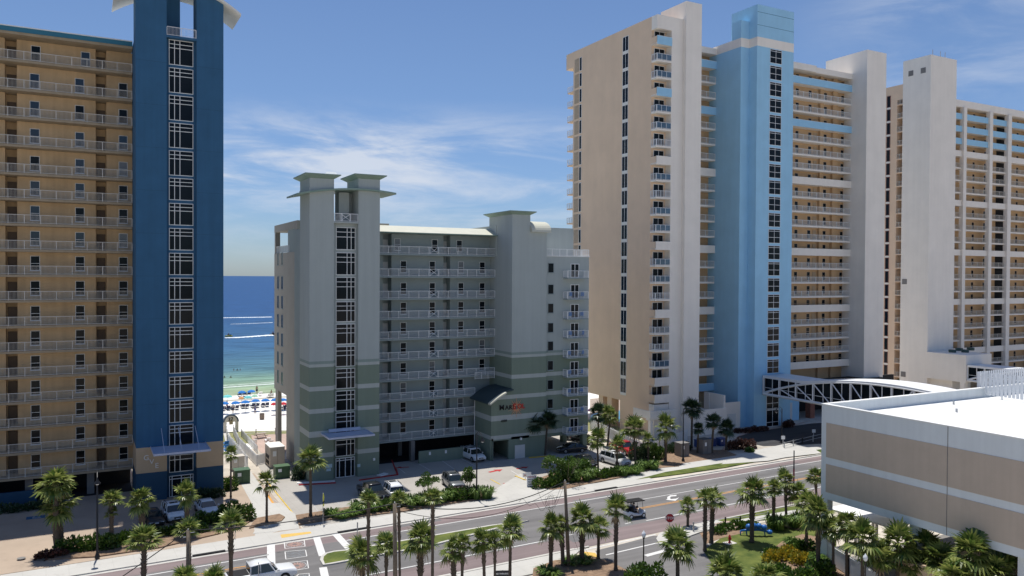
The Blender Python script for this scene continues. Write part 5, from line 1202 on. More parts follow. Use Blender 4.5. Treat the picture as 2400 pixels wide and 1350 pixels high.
hA, hB, hC, hR = 'shrubs of the left bed', 'shrubs of the bed before the sage block', 'shrubs of the bed before the right lot', 'shrubs on the near lawn'
S_ = [
 ('hedge','leafy hedge under the tall lamp post in the left bed',  'hedge',200,1292,110,36,'shrub',hA),('hedge','low rounded hedge between the lamp post and the middle palm of the left bed','hedge',285,1276,80,32,'shrub',hA),
 ('hedge','low clipped hedge in front of the black car','hedge',370,1262,80,20,'shrub',hA),('hedge','low clipped hedge in front of the white car with the sunroof','hedge',440,1249,70,18,'shrub',hA),
 ('shrub','tall round shrub in front of the right-hand white car','shrub',497,1230,62,32,'shrub',hA),('shrub','big dark shrub at the right end of the left bed','shrub',552,1222,66,46,'shrub',hA),
 ('shrub','reddish brown low shrub at the foot of the double palm','shrub',122,1308,50,18,'red',hA),
 ('grass_clump','strap-leaved clump at the left end of the bed by the yellow sign','ornamental grass',800,1212,64,24,'spiky',hB),('grass_clump','strap-leaved clump behind the black pickup','ornamental grass',860,1200,60,30,'spiky',hB),
 ('shrub','low green shrub behind the small white wagon','shrub',925,1192,60,30,'shrub',hB),('grass_clump','tall strap-leaved clump in the middle of the sage block bed','ornamental grass',980,1184,60,34,'spiky',hB),
 ('grass_clump','strap-leaved clump in front of the grey parked car','ornamental grass',1035,1176,60,34,'spiky',hB),('shrub','dark shrub just left of the black lamp post before the sage block','shrub',1075,1172,54,34,'shrub',hB),
 ('grass_clump','strap-leaved clump around the foot of the black lamp post before the sage block','ornamental grass',1125,1168,46,38,'spiky',hB),
 ('young_tree','airy young tree between the white wagon and the grey car','young tree',1000,1180,80,70,'tree',hB),('young_tree','thin twiggy young tree just left of the black lamp post','young tree',1096,1168,60,74,'tree',hB),
 ('shrub','low round shrub beside the small notice board','shrub',1285,1144,60,26,'shrub',hC),('young_tree','broad leafy tree hiding the black car at the lot','young tree',1330,1134,110,70,'tree',hC),('young_tree','leafy tree right of the broad one, at the lot edge','young tree',1290,1130,70,62,'tree',hC),
 ('shrub','dense shrub left of the utility pole top','shrub',1318,1136,60,40,'shrub',hC),('grass_clump','strap-leaved clump right of the utility pole top','ornamental grass',1372,1128,62,36,'spiky',hC),
 ('shrub','dense shrub in front of the black car right of the broad tree','shrub',1345,1118,80,48,'shrub',hC),
 ('shrub','low shrub in front of the sunlit white car','shrub',1425,1118,60,26,'shrub',hC),('grass_clump','strap-leaved clump right of the sunlit white car','ornamental grass',1470,1112,50,26,'spiky',hC),('grass_clump','strap-leaved clump left of the bright tall palm','ornamental grass',1515,1102,46,30,'spiky',hC),
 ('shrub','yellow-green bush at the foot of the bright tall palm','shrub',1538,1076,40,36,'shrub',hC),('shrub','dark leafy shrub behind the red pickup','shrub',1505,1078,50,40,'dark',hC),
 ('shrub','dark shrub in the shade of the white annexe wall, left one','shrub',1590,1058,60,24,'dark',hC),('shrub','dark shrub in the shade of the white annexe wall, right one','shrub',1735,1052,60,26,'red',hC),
 ('shrub','small sunlit green shrub by the driveway tip','shrub',1754,1060,16,10,'shrub',hC),
 ('hedge','low dark planting at the foot of the sky blue tower','hedge',1760,1012,90,10,'red',None),('hedge','low dark planting right of the lobby windows','hedge',1846,1000,30,14,'red',None),
 ('shrub','green shrub beside the royal blue tower','shrub',535,1150,30,30,'shrub',None),('shrub','dark shrub against the sage stair tower corner','shrub',705,1124,30,40,'dark',None),
 ('hedge','low dark planting beneath the royal blue tower, right side','hedge',490,1168,60,22,'dark',None),('hedge','dark planting in front of the low navy wall','hedge',60,1196,150,18,'dark',None),
 ('grass_clump','leafy clump at the bottom of the corner bed, left end','ornamental grass',1282,1352,46,24,'spiky',hR),('grass_clump','leafy clump under the stout palm of the corner bed','ornamental grass',1360,1326,60,20,'spiky',hR),
 ('shrub','tall upright green bush around the globe lamp by the side road','shrub',1508,1385,96,74,'shrub',hR),
 ('shrub','small shrub left of the blue play sculpture','shrub',1690,1246,40,14,'shrub',hR),('shrub','green shrub behind the blue play sculpture','shrub',1745,1238,50,16,'shrub',hR),
 ('grass_clump','tall grassy mass under the palms right of the play sculpture','ornamental grass',1835,1238,70,40,'spiky',hR),('grass_clump','grassy mass at the roadside lamp post foot','ornamental grass',1880,1232,60,40,'spiky',hR),
 ('flower_bed','low bed of yellow flowering plants on the lawn','flower bed',1835,1312,80,26,'flower',None),('flower_bed','second patch of yellow flowering plants nearer the column','flower bed',1878,1322,40,22,'flower',None),
 ('shrub','grey-green rosemary-like shrub above the yellow flowers','shrub',1872,1288,46,24,'shrub',hR),('shrub','green shrub in front of the corner column of the parking building','shrub',1925,1350,70,40,'shrub',hR),
 ('shrub','fluffy green shrub at the bottom edge below the yellow flowers','shrub',1880,1365,60,36,'shrub',hR),
 ('shrub','round green shrub just left of the yellow flower bed','shrub',1806,1300,30,18,'shrub',hR),('grass_clump','tall grassy clump between the flower bed and the column','ornamental grass',1905,1318,44,30,'spiky',hR),('grass_clump','grassy clump above the yellow flowers, beneath the twin crowns','ornamental grass',1848,1280,40,24,'spiky',hR),('shrub','feathery light green shrub at the bottom edge in front of the flowers','shrub',1832,1350,50,26,'shrub',hR),
 ('shrub','dark green tree top beside the far right high-rise','tree',2103,935,26,44,'dark',None)]
for s in S_: bush(s[0],s[1],s[2],s[3],s[4],s[5],s[6],s[7],s[8])
for L in (isl1,isl2,isl3): pass
# ================================================================== VEHICLES
def ring(x, zb, zt, w, wt):
    return [(x,-w*.93,zb),(x,-w,zb+(zt-zb)*.3),(x,-w*.99,zb+(zt-zb)*.72),(x,-wt,zt),(x,-wt*.5,zt+.025),(x,wt*.5,zt+.025),(x,wt,zt),(x,w*.99,zb+(zt-zb)*.72),(x,w,zb+(zt-zb)*.3),(x,w*.93,zb)]
def make_car(nm, label, kind, pm, X, Y, head, cat='car', grp=None, roofm=None, z=.035, L=None, scale=1.0):
    t = thing(nm, label, cat, (X,Y,z), head, grp, scale)
    if kind == 'suv':
        L = L or 4.9; W_ = .97; st = [(-L/2,.5,.95,.86,.8),(-L/2+.12,.34,1.06,.93,.88),(-L*.36,.28,1.12,W_,.9),(0,.26,1.1,W_,.9),(L*.22,.27,1.08,W_,.88),(L*.27,.28,1.07,W_,.86),(L*.42,.3,.98,W_*.98,.80),(L/2-.12,.36,.88,.9,.72),(L/2,.48,.78,.8,.62)]
        gl = [(-L/2+.14,1.06,.86,1.08,.86),(-L/2+.55,1.07,.88,1.62,.74),(-L*.2,1.08,.9,1.76,.74),(L*.06,1.08,.9,1.74,.73),(L*.16,1.07,.88,1.62,.70),(L*.28,1.05,.84,1.07,.80)]
        rf = [(-L/2+.42,1.60,.75),(-L*.2,1.77,.76),(L*.06,1.755,.75),(L*.145,1.68,.72)]; wx, wr, pl = L*.30, .37, [(-L/2+.5,-.2),(-L*.22,-.08),(.02*L,.0),(.17*L,.42)]
    elif kind == 'sedan':
        L = L or 4.7; W_ = .92; st = [(-L/2,.46,.84,.8,.7),(-L/2+.15,.32,.94,.88,.8),(-L*.36,.26,.98,W_,.84),(0,.24,.94,W_,.84),(L*.2,.25,.93,W_,.82),(L*.42,.28,.80,W_*.97,.74),(L/2-.12,.32,.70,.86,.66),(L/2,.42,.62,.76,.56)]
        gl = [(-L*.40,.95,.78,.97,.78),(-L*.22,.95,.82,1.36,.62),(-L*.08,.94,.83,1.45,.63),(L*.06,.93,.82,1.42,.62),(L*.25,.92,.78,.94,.74)]
        rf = [(-L*.245,1.36,.63),(-L*.08,1.46,.645),(L*.06,1.435,.635),(L*.09,1.39,.62)]; wx, wr, pl = L*.29, .33, [(-L*.22,-.5),(-L*.04,-.02),(.1*L,.5)]
    else: # pickup
        L = L or 5.9; W_ = 1.0; st = [(-L/2,.55,1.08,.92,.88),(-L/2+.1,.42,1.14,.97,.92),(-L*.1,.34,1.14,W_,.93),(L*.12,.34,1.14,W_,.92),(L*.24,.35,1.14,W_,.9),(L*.42,.38,1.08,W_,.84),(L/2-.1,.44,1.0,.95,.78),(L/2,.5,.86,.88,.7)]
        gl = [(-L*.19,1.14,.9,1.16,.9),(-L*.18,1.14,.9,1.76,.76),(-L*.06,1.14,.92,1.87,.76),(L*.09,1.14,.91,1.85,.75),(L*.225,1.13,.88,1.16,.84)]
        rf = [(-L*.185,1.78,.77),(-L*.06,1.895,.78),(L*.09,1.875,.77),(L*.12,1.79,.75)]; wx, wr, pl = L*.31, .40, [(-L*.18,-.02),(-.04*L,.02),(.12*L,.55)]
    b = MB(); b.loft([ring(*s) for s in st]); body = ob('body', b.mesh('body', pm, True), t)
    md = body.modifiers.new('bevel', 'BEVEL'); md.width = .03; md.segments = 2; md.limit_method = 'ANGLE'; md.angle_limit = R(40)
    if kind == 'pickup':
        c = MB(); c.box(-L/2+.12,-L*.195,-.8,.8,1.175,1.182); ob('cargo_bed', c.mesh('cargo_bed', M['dark'] if roofm is None else roofm), t)
    g = MB(); g.loft([[(x,-wb,zb),(x,-wt,zt),(x,wt,zt),(x,wb,zb)] for x,zb,wb,zt,wt in gl]); ob('windows', g.mesh('windows', M['carglass']), t)
    r_ = MB(); r_.loft([[(x,-w,z_-.05),(x,-w*.93,z_+.01),(x,-w*.4,z_+.035),(x,w*.4,z_+.035),(x,w*.93,z_+.01),(x,w,z_-.05)] for x,z_,w in rf]); ob('roof', r_.mesh('roof', pm, True), t)
    zt_ = rf[1][1]-.04; zb_ = gl[0][1]
    for s in (-1,1):
        for x,k in pl: p = MB(); p.bar((x+k*.5*(1 if k>0 else 1)-.0,s*(.885 if kind!='sedan' else .82),zb_-.02),(x-k*.35,s*(.765 if kind!='sedan' else .645),zt_-.02),.075); ob('pillar', p.mesh('pillar', pm), t)
    if kind == 'suv':
        q = MB()
        for s in (-1,1): q.bar((-L*.34,s*.66,rf[1][1]+.07),(L*.06,s*.66,rf[1][1]+.07),.05)
        ob('roof_rack', q.mesh('roof_rack', M['black_metal']), t)
        q = MB(); q.box(-L*.06,L*.07,-.42,.42,rf[1][1]+.022,rf[1][1]+.032); ob('sunroof', q.mesh('sunroof', M['carglass']), t)
    for sx in (-1,1):
        for sy in (-1,1):
            w = MB(); y0 = sy*(W_-.21); y1 = sy*(W_+.015); n = 18
            for (ra,rb,ya,yb) in ((wr,wr,y0,y1),):
                vs = [];
                for yy, rr in ((y0,wr*.97),(y0,wr),(y1-.02*sy,wr),(y1,wr*.94),(y1,wr*.66)):
                    for k in range(n): a = 2*math.pi*k/n; vs.append((sx*wx+rr*math.cos(a), yy, wr+rr*math.sin(a)))
                fs = [(i*n+k,i*n+(k+1)%n,(i+1)*n+(k+1)%n,(i+1)*n+k) for i in range(4) for k in range(n)]; w.add(vs,fs)
            wo = ob('wheel', w.mesh('wheel', M['tyre']), t)
            h = MB(); yy = y1-.012*sy; h.add([(sx*wx+wr*.66*math.cos(2*math.pi*k/n),yy,wr+wr*.66*math.sin(2*math.pi*k/n)) for k in range(n)]+[(sx*wx,yy+.03*sy,wr)],[(k,(k+1)%n,n) for k in range(n)]); ob('rim', h.mesh('rim', M['rim']), wo)
            ar = MB(); yy = sy*(W_+.004); ar.add([(sx*wx+(wr+.07)*math.cos(math.pi*k/10),yy,wr+.02+(wr+.05)*math.sin(math.pi*k/10)) for k in range(11)]+[(sx*wx+wr*math.cos(math.pi*k/10),yy,wr+wr*math.sin(math.pi*k/10)) for k in range(11)],[(k,k+1,12+k,11+k) for k in range(10)]); ob('wheel_arch', ar.mesh('wheel_arch', M['tyre']), t)
    for s in (-1,1):
        f = MB(); f.box(L/2-.13,L/2-.01,s*.55-.17,s*.55+.17,st[-1][2]-.10,st[-1][2]+.04); ob('headlight', f.mesh('headlight', M['lamp_glass']), t)
        f = MB(); f.box(-L/2-.012,-L/2+.1,s*.72-.1,s*.72+.1,.78,1.0 if kind!='sedan' else .9); ob('tail_light', f.mesh('tail_light', M['tail']), t)
        f = MB(); f.box(L*.19,L*.225,s*1.0-.0*s,s*1.16,zb_-.02,zb_+.13); ob('mirror', f.mesh('mirror', pm), t)
    f = MB(); f.box(L/2-.05,L/2+.012,-.36,.36,st[-1][2]-.22,st[-1][2]-.04); f.box(L/2-.1,L/2+.02,-.6,.6,.42,.5); f.box(-L/2-.02,-L/2+.05,-.7,.7,.48,.6); ob('grille', f.mesh('grille', M['black_metal']), t)
    f = MB(); f.box(L/2+.012,L/2+.022,-.2,.2,.5,.62); ob('number_plate', f.mesh('number_plate', M['white']), t)
    return t
white = paint('white_car_paint', (.74,.75,.76)); black = paint('black_car_paint', (.012,.013,.015)); silver = paint('silver_car_paint', (.42,.44,.46), .5); dgrey = paint('dark_grey_car_paint', (.05,.055,.06), .3); redp = paint('red_car_paint', (.35,.015,.02))
def hd(a, b): # heading from tail point a to nose point b (picture points on the ground)
    p, q = G(*a), G(*b); return math.atan2(q.y-p.y, q.x-p.x)
cA, cB = 'cars in the left lot', 'cars in the lot of the sage block'
def car_at(px, py, h, *a, **k): q = G(px,py); return make_car(a[0],a[1],a[2],a[3],q.x,q.y,h,**k)
car_at(406,1216,R(-83),'parked_car','white sport utility car with a dark sunroof, nose to the hedge','suv',white,grp=cA,L=4.4)
car_at(484,1202,R(-83),'parked_car','white low car nearest the sunny edge of the left lot','sedan',white,grp=cA,L=4.6)
car_at(357,1226,R(-83),'parked_car','black car in the shade, half behind a palm trunk','sedan',black,grp=cA)
car_at(874,1168,hd((840,1150),(905,1188)),'pickup_truck','black pickup truck with a grey bed cover in front of the sage block','pickup',black,cat='pickup truck',grp=cB,roofm=mat('bed_cover',(.16,.15,.14),.8,.1,2))
car_at(920,1163,hd((935,1172),(905,1145)),'parked_car','white wagon with its tail light side toward the road, beside the black pickup','suv',white,grp=cB,L=4.6)
car_at(1062,1142,hd((1042,1118),(1082,1150)),'parked_car','grey car with a sunlit silver hood behind the thin young trees','suv',paint('pewter_car_paint',(.20,.21,.22),.5),grp=cB,L=4.7)
car_at(1107,1077,hd((1083,1065),(1125,1082)),'parked_car','white boxy sport utility car parked against the low sage wall','suv',white,grp=cB,L=5.3)
car_at(1441,1088,hd((1412,1080),(1466,1096)),'parked_car','white large sport utility car standing in full sun at the right lot','suv',white,grp=cB,L=5.3)
car_at(1462,1062,hd((1438,1054),(1480,1070)),'pickup_truck','red pickup truck behind the sunlit white car','pickup',redp,cat='pickup truck',grp=cB)
car_at(1372,1090,hd((1350,1080),(1392,1100)),'parked_car','black car hidden behind the broad leafy tree','sedan',black,grp=cB)
car_at(1352,1033,R(-60),'parked_car','grey car under the right wing of the sage block','suv',silver,grp=cB)
car_at(1372,1040,R(-60),'parked_car','dark car beside the column under the right wing','sedan',black,grp=cB)
car_at(1340,1060,R(170),'parked_car','black car in the shadow in front of the right wing','sedan',black,grp=cB)
car_at(612,1366,R(2),'pickup_truck','white crew cab pickup driving on the road at the bottom edge','pickup',white,cat='pickup truck')
# golf cart with its driver and passenger
def person_mesh(pose):
    J = {'stand':dict(pel=(0,0,.95),hips=[(.1,0,.92),(.11,.0,.5),(.11,-.02,.08),(.11,.12,.03)],sp=[(0,0,1.15),(0,0,1.38),(0,0,1.5),(0,.01,1.60),(0,.01,1.72)],arm=[(.19,0,1.42),(.26,.02,1.13),(.27,.08,.87)]),
         'sit':dict(pel=(0,0,.12),hips=[(.1,.05,.12),(.12,.45,.16),(.12,.55,-.28),(.12,.68,-.32)],sp=[(0,-.03,.34),(0,-.05,.56),(0,-.04,.68),(0,-.02,.79),(0,-.01,.9)],arm=[(.19,-.03,.60),(.25,.12,.36),(.18,.38,.38)]),
         'wade':dict(pel=(0,0,.1),hips=[(.1,0,.05),(.11,0,-.3),(.11,0,-.6),(.11,.1,-.65)],sp=[(0,0,.3),(0,0,.53),(0,0,.65),(0,.01,.76),(0,.01,.87)],arm=[(.19,0,.57),(.42,.05,.42),(.62,.12,.40)])}[pose]
    v = [J['pel']]; e = []; r = [(.135,.11)]
    def chain(a, pts, rad):
        for p, q in zip(pts, rad): v.append(p); e.append((a, len(v)-1)); r.append(q); a = len(v)-1
        return a
    n = len(v)
    chain(0, J['sp'], [(.125,.1),(.145,.1),(.055,.055),(.085,.095),(.075,.085)]); ch = 2
    for s in (-1,1):
        chain(0, [(p[0]*s,p[1],p[2]) for p in J['hips']], [(.09,.095),(.06,.065),(.04,.045),(.03,.025)])
        k = chain(ch, [(p[0]*s,p[1],p[2]) for p in J['arm']], [(.055,.055),(.038,.04),(.028,.02)])
        h = Vector((J['arm'][2][0]*s,J['arm'][2][1],J['arm'][2][2])); d = (h-Vector((J['arm'][1][0]*s,J['arm'][1][1],J['arm'][1][2]))).normalized()
        pk = chain(k, [tuple(h+d*.07)], [(.036,.016)])
        for i, fl in enumerate((.065,.078,.082,.072)): o = h+d*.09+Vector((0,(i-1.5)*.018,0)); chain(pk, [tuple(o+d*.02),tuple(o+d*(.02+fl*.7)+Vector((-.01*s,0,0)))], [(.009,.009),(.007,.007)])
        chain(k, [tuple(h+d*.05+Vector((-.02*s,.04,0))),tuple(h+d*.08+Vector((-.03*s,.06,0)))], [(.011,.011),(.009,.009)])
    me = bpy.data.meshes.new('body'); me.from_pydata(v, e, []); o = bpy.data.objects.new('tmp', me); COL.objects.link(o)
    md = o.modifiers.new('s','SKIN'); me.skin_vertices[0].data[0].use_root = True
    for i, q in enumerate(r): me.skin_vertices[0].data[i].radius = q
    o.modifiers.new('d','SUBSURF').levels = 1
    dg = bpy.context.evaluated_depsgraph_get(); out = bpy.data.meshes.new_from_object(o.evaluated_get(dg)); bpy.data.objects.remove(o)
    out.polygons.foreach_set('use_smooth',[True]*len(out.polygons)); return out
PB = {k: person_mesh(k) for k in ('stand','sit','wade')}
def person(label, pose, X, Y, z, rz, top=None, bottom=(.05,.08,.2), hat=None, grp=None, skin='skin_tan'):
    t = thing('person', label, 'person', (X,Y,z), rz, grp); me = PB[pose].copy(); me.materials.clear(); me.materials.append(M[skin]); ob('body', me, t)
    zp = {'stand':.95,'sit':.12,'wade':.1}[pose]; zh = {'stand':1.66,'sit':.86,'wade':.82}[pose]
    h = MB(); h.rev([(.01,.13),(.07,.12),(.102,.06),(.112,0),(.105,-.06)],(0,-.012,zh),12); ob('hair', h.mesh('hair', M['hair'] if hat is None else cloth('hat_%d'%int(hat[0]*100), hat), True), t)
    f = MB(); f.add([(-.012,.11,zh-.02),(.012,.11,zh-.02),(0,.138,zh-.045),(0,.108,zh-.06)],[(0,1,2),(0,2,3),(1,3,2)]); ob('nose', f.mesh('nose', M[skin]), t)
    f = MB()
    for s in (-1,1): f.rev([(.001,.011),(.011,0),(.001,-.011)],(s*.032,.098,zh),6)
    ob('eyes', f.mesh('eyes', M['hair']), t)
    b = MB(); b.rev([(.165,-.16),(.172,-.05),(.16,.06),(.15,.1)],(0,0,zp),12)
    if pose == 'stand':
        for s in (-1,1): b.rev([(.105,-.42),(.11,-.12)],(s*.105,0,zp),10)
    if pose == 'sit': b.tube([(-.11,.0,.13),(-.13,.34,.17)],[.115,.09],8); b.tube([(.11,.0,.13),(.13,.34,.17)],[.115,.09],8)
    ob('shorts', b.mesh('shorts', cloth('c_%d_%d_%d'%tuple(int(x*99) for x in bottom), bottom), True), t)
    if top:
        b = MB(); y0 = -.03 if pose == 'sit' else 0; b.rev([(.155,.08),(.165,.2),(.185,.42),(.12,.53),(.07,.555)],(0,y0,zp),12); 
        for s in (-1,1): b.tube([(s*.15,y0,zp+.49),(s*.25,y0+.03,zp+.30)],[.075,.07],8)
        ob('shirt', b.mesh('shirt', cloth('c_%d_%d_%d'%tuple(int(x*99) for x in top), top), True), t)
    return t
def golf_cart():
    q = G(1488,1212); h = hd((1462,1211),(1510,1204)); t = thing('golf_cart','white golf cart with a black canopy and two people aboard, driving on the road','golf cart',(q.x,q.y,.01),h)
    b = MB(); b.loft([ring(-1.25,.35,.75,.55,.5),ring(-1.1,.3,.9,.6,.55),ring(-.3,.28,.62,.6,.55),ring(.35,.28,.42,.6,.55),ring(.6,.28,.5,.58,.5),ring(.8,.3,.85,.55,.42),ring(1.2,.4,.68,.45,.35)]); ob('body', b.mesh('body', white, True), t)
    b = MB(); b.box(-.55,-.05,-.55,.55,.66,.8); b.box(-.68,-.55,-.55,.55,.78,1.25); b.box(-1.25,-.75,-.5,.5,.82,.92); b.box(-.75,-.69,-.5,.5,.9,1.2); ob('seat', b.mesh('seat', M['tyre']), t)
    b = MB(); b.box(-1.35,.95,-.62,.62,1.88,1.93); b.box(-1.3,.9,-.58,.58,1.93,1.96); ob('canopy', b.mesh('canopy', M['black_metal']), t)
    b = MB()
    for s in (-1,1): b.bar((.75,s*.52,.8),(.6,s*.55,1.88),.035); b.bar((-.66,s*.54,.7),(-.7,s*.55,1.88),.035); b.bar((-1.25,s*.5,.8),(-1.25,s*.55,1.88),.035)
    b.tube([(.5,.28,.95),(.42,.28,1.05)],.16,12); ob('frame', b.mesh('frame', M['black_metal']), t)
    for sx in (-.85,.8):
        for s in (-1,1):
            w = MB(); n = 14; vs = [(sx+rr*math.cos(2*math.pi*k/n),yy*s,.27+rr*math.sin(2*math.pi*k/n)) for yy,rr in ((.42,.27),(.60,.27),(.61,.17)) for k in range(n)]
            w.add(vs,[(i*n+k,i*n+(k+1)%n,(i+1)*n+(k+1)%n,(i+1)*n+k) for i in range(2) for k in range(n)]); wo = ob('wheel', w.mesh('wheel', M['tyre']), t)
            r_ = MB(); r_.add([(sx+.17*math.cos(2*math.pi*k/n),.605*s,.27+.17*math.sin(2*math.pi*k/n)) for k in range(n)],[tuple(range(n))]); ob('rim', r_.mesh('rim', M['white']), wo)
    for s, lab, tp in ((.27,'person driving the golf cart in a pale shirt and dark cap',(.55,.58,.62)),(-.27,'person in the golf cart passenger seat in a dark shirt',(.08,.09,.12))):
        c, sn = math.cos(h), math.sin(h); x, y = -.32, s
        person(lab,'sit',q.x+x*c-y*sn,q.y+x*sn+y*c,.79,h-math.pi/2,tp,(.12,.12,.15),(.04,.04,.05) if s>0 else None,None,'skin')
golf_cart()
# ================================================================== STREET FURNITURE
def street_lamp(label, bx, by, ty, arm, r=.09, nm='street_lamp', z=.13, band=False):
    q = G(bx,by); zt = zat(q.x,q.y,ty); t = thing(nm,label,'street lamp',(q.x,q.y,z),-math.pi/2 if arm else 0,'black street lamps'); h = zt-z
    b = MB(); b.rev([(.24,0),(.24,.12),(.15,.35),(r*1.25,.5),(r*1.1,1.2),(r*.75,h),(.01,h+.02)],(0,0,0),12); p = ob('pole', b.mesh('pole', M['black_metal'], True), t)
    if arm:
        a = MB(); pts = [(0,0,h-.25)]+[(arm*(1-math.cos(i/6*math.pi*.62))/1.37, 0, h-.25+.5*math.sin(i/6*math.pi*.95)) for i in range(1,7)]; a.tube(pts,.035,6)
        e = pts[-1]; a.tube([(0,0,h-.8),(arm*.45,0,h-.05)],.02,5); ob('arm', a.mesh('arm', M['black_metal']), t)
        s = MB(); s.rev([(.04,.02),(.07,-.12),(.12,-.3),(.30,-.52),(.31,-.56),(.05,-.54)],e,14); sh = ob('lamp_shade', s.mesh('lamp_shade', M['black_metal'], True), t)
        g = MB(); g.rev([(.2,-.545),(.14,-.66),(.01,-.7)],e,12); ob('lens', g.mesh('lens', M['lamp_glass'], True), sh)
    if band: 
        b = MB(); b.rev([(r*1.2,h*.35),(r*1.12,h*.62)],(0,0,0),10); ob('banner_band', b.mesh('banner_band', mat('maroon_wrap',(.20,.03,.06),.6)), t)
    return t
street_lamp('tall black lamp post between the hedges of the left lot',228,1310,1108,1.3)
street_lamp('black lamp post in front of the sage block, its bell lamp to the right',1117,1172,1015,1.5)
street_lamp('black lamp post among the shaded palms by the white annexe',1601,1082,958,0)
street_lamp('bell-shaped black lamp before the sky blue tower lobby, hooked to the left',1832,1038,958,-1.2)
street_lamp('black lamp post with a dark red wrap, beside the road near the parking building',1860,1170,1056,0,band=True)
def globe_lamp(label,bx,by,ty):
    q = G(bx,by); zt = zat(q.x,q.y,ty); t = thing('globe_lamp',label,'globe lamp',(q.x,q.y,.1),0,'globe lamps'); h = zt-.1-.75
    b = MB(); b.rev([(.2,0),(.2,.15),(.1,.45),(.065,.6),(.055,h),(.11,h+.05),(.11,h+.12)],(0,0,0),12); ob('pole', b.mesh('pole', M['black_metal'], True), t)
    g = MB(); g.rev([(.1,h+.12),(.17,h+.22),(.2,h+.38),(.16,h+.55),(.07,h+.63),(.05,h+.7),(.01,h+.75)],(0,0,0),14); ob('globe', g.mesh('globe', mat('acorn_globe',(.72,.74,.76),.25), True), t)
globe_lamp('white acorn lamp on a black post by the grey side road',1508,1360,1243); globe_lamp('white acorn lamp on a black post before the picket fence, lower right',2027,1420,1297)
def utility_pole(label,bx,by,tx,ty,r=.16,z=.1):
    q = G(bx,by); zt = zat(q.x,q.y,ty); dep = proj((q.x,q.y,zt))[2]; dx = (tx-proj((q.x,q.y,zt))[0])*dep/F_PX; t = thing('utility_pole',label,'utility pole',(q.x,q.y,z),0,'wooden utility poles')
    b = MB(); top = Vector((RT.x*dx,RT.y*dx,zt-z)); b.tube([(0,0,0),top*.5,top],[r*1.15,r,r*.82],12); ob('pole', b.mesh('pole', M['wood_pole'], True), t)
    c = MB(); c.rev([(.05,0),(.05,.12),(.02,.14)],top,8); c.tube([top*.97+Vector((r,0,0)),top*.97+Vector((r+.3,0,0))],.03,6); c.tube([top*.93-Vector((r,0,0)),top*.93-Vector((r+.2,0,0))],.04,6); ob('insulator', c.mesh('insulator', M['steel']), t)
    return Vector((q.x,q.y,z))+top
T1 = utility_pole('bare leaning utility pole in the corner bed, tangled cables at its top',1333,1330,1324,1128); T2 = utility_pole('middle utility pole, cut by the bottom edge, amid the near row of palms',927,1455,925,1180,.17); T3 = utility_pole('leftmost utility pole wrapped by a palm crown',441,1455,441,1243,.17)
def cable(nm, label, pts, r=.025, grp='overhead cables'):
    b = MB(); b.tube(pts, r, 5); return tag(ob(nm, b.mesh(nm, M['black_metal'], True)), label, 'cable', grp)
def sag(a, c, s, n=18): return [tuple(a.lerp(c,i/n)+Vector((0,0,-4*s*(i/n)*(1-i/n)))) for i in range(n+1)]
cable('overhead_cable','thick cable from the leftmost utility pole to the middle one',sag(T3,T2,.35),.04); far = Vector((T3.x-(T2.x-T3.x),T3.y-(T2.y-T3.y),T3.z-1.2))
cable('overhead_cable','cable running from the leftmost utility pole out of the picture at bottom left',sag(T3,T3+Vector((-9,-.8,-5)),.1),.04); cable('overhead_cable','thick sagging cable from the middle utility pole to the leaning one',sag(T2,T1,1.3),.04); cable('overhead_cable','thin lower cable between the middle and the leaning utility poles',sag(T2+Vector((0,0,-.5)),T1+Vector((0,0,-.15)),1.75),.022)
rr = random.Random(5); pts = []
for i in range(40):
    a = i*.62; pts.append((T1.x-1.3+(.45+.1*math.sin(i))*math.cos(a)-i*.012, T1.y+.1*math.sin(a), T1.z-1.7+.55*math.sin(a)+.1*math.sin(i*1.7)))
cable('cable_coil','loose loops of cable hanging left of the leaning pole top',pts,.012)
pts = [(T1.x-.1-i*.28,T1.y,T1.z-.3-1.1*math.sin(i/12*math.pi)-.12*i+.25*math.sin(i*1.3)) for i in range(18)]; cable('cable_coil','slack loop of thin cable left of the leaning pole, reaching over the driveway',pts,.014)
pts = [(T1.x-.1-i*.2,T1.y+.05,T1.z-.5-2.0*math.sin(i/14*math.pi)) for i in range(15)]; cable('cable_coil','deepest hanging bight of thin cable below the leaning pole top',pts,.012)
for d, lab in ((1.6,'left guy wire of the leaning utility pole'),(2.6,'right guy wire of the leaning utility pole')): cable('guy_wire',lab,[tuple(T1.lerp(Vector((T1.x,T1.y,.1)),.38)),(T1.x+d*1.1,T1.y-.6,.12)],.012,'guy wires')
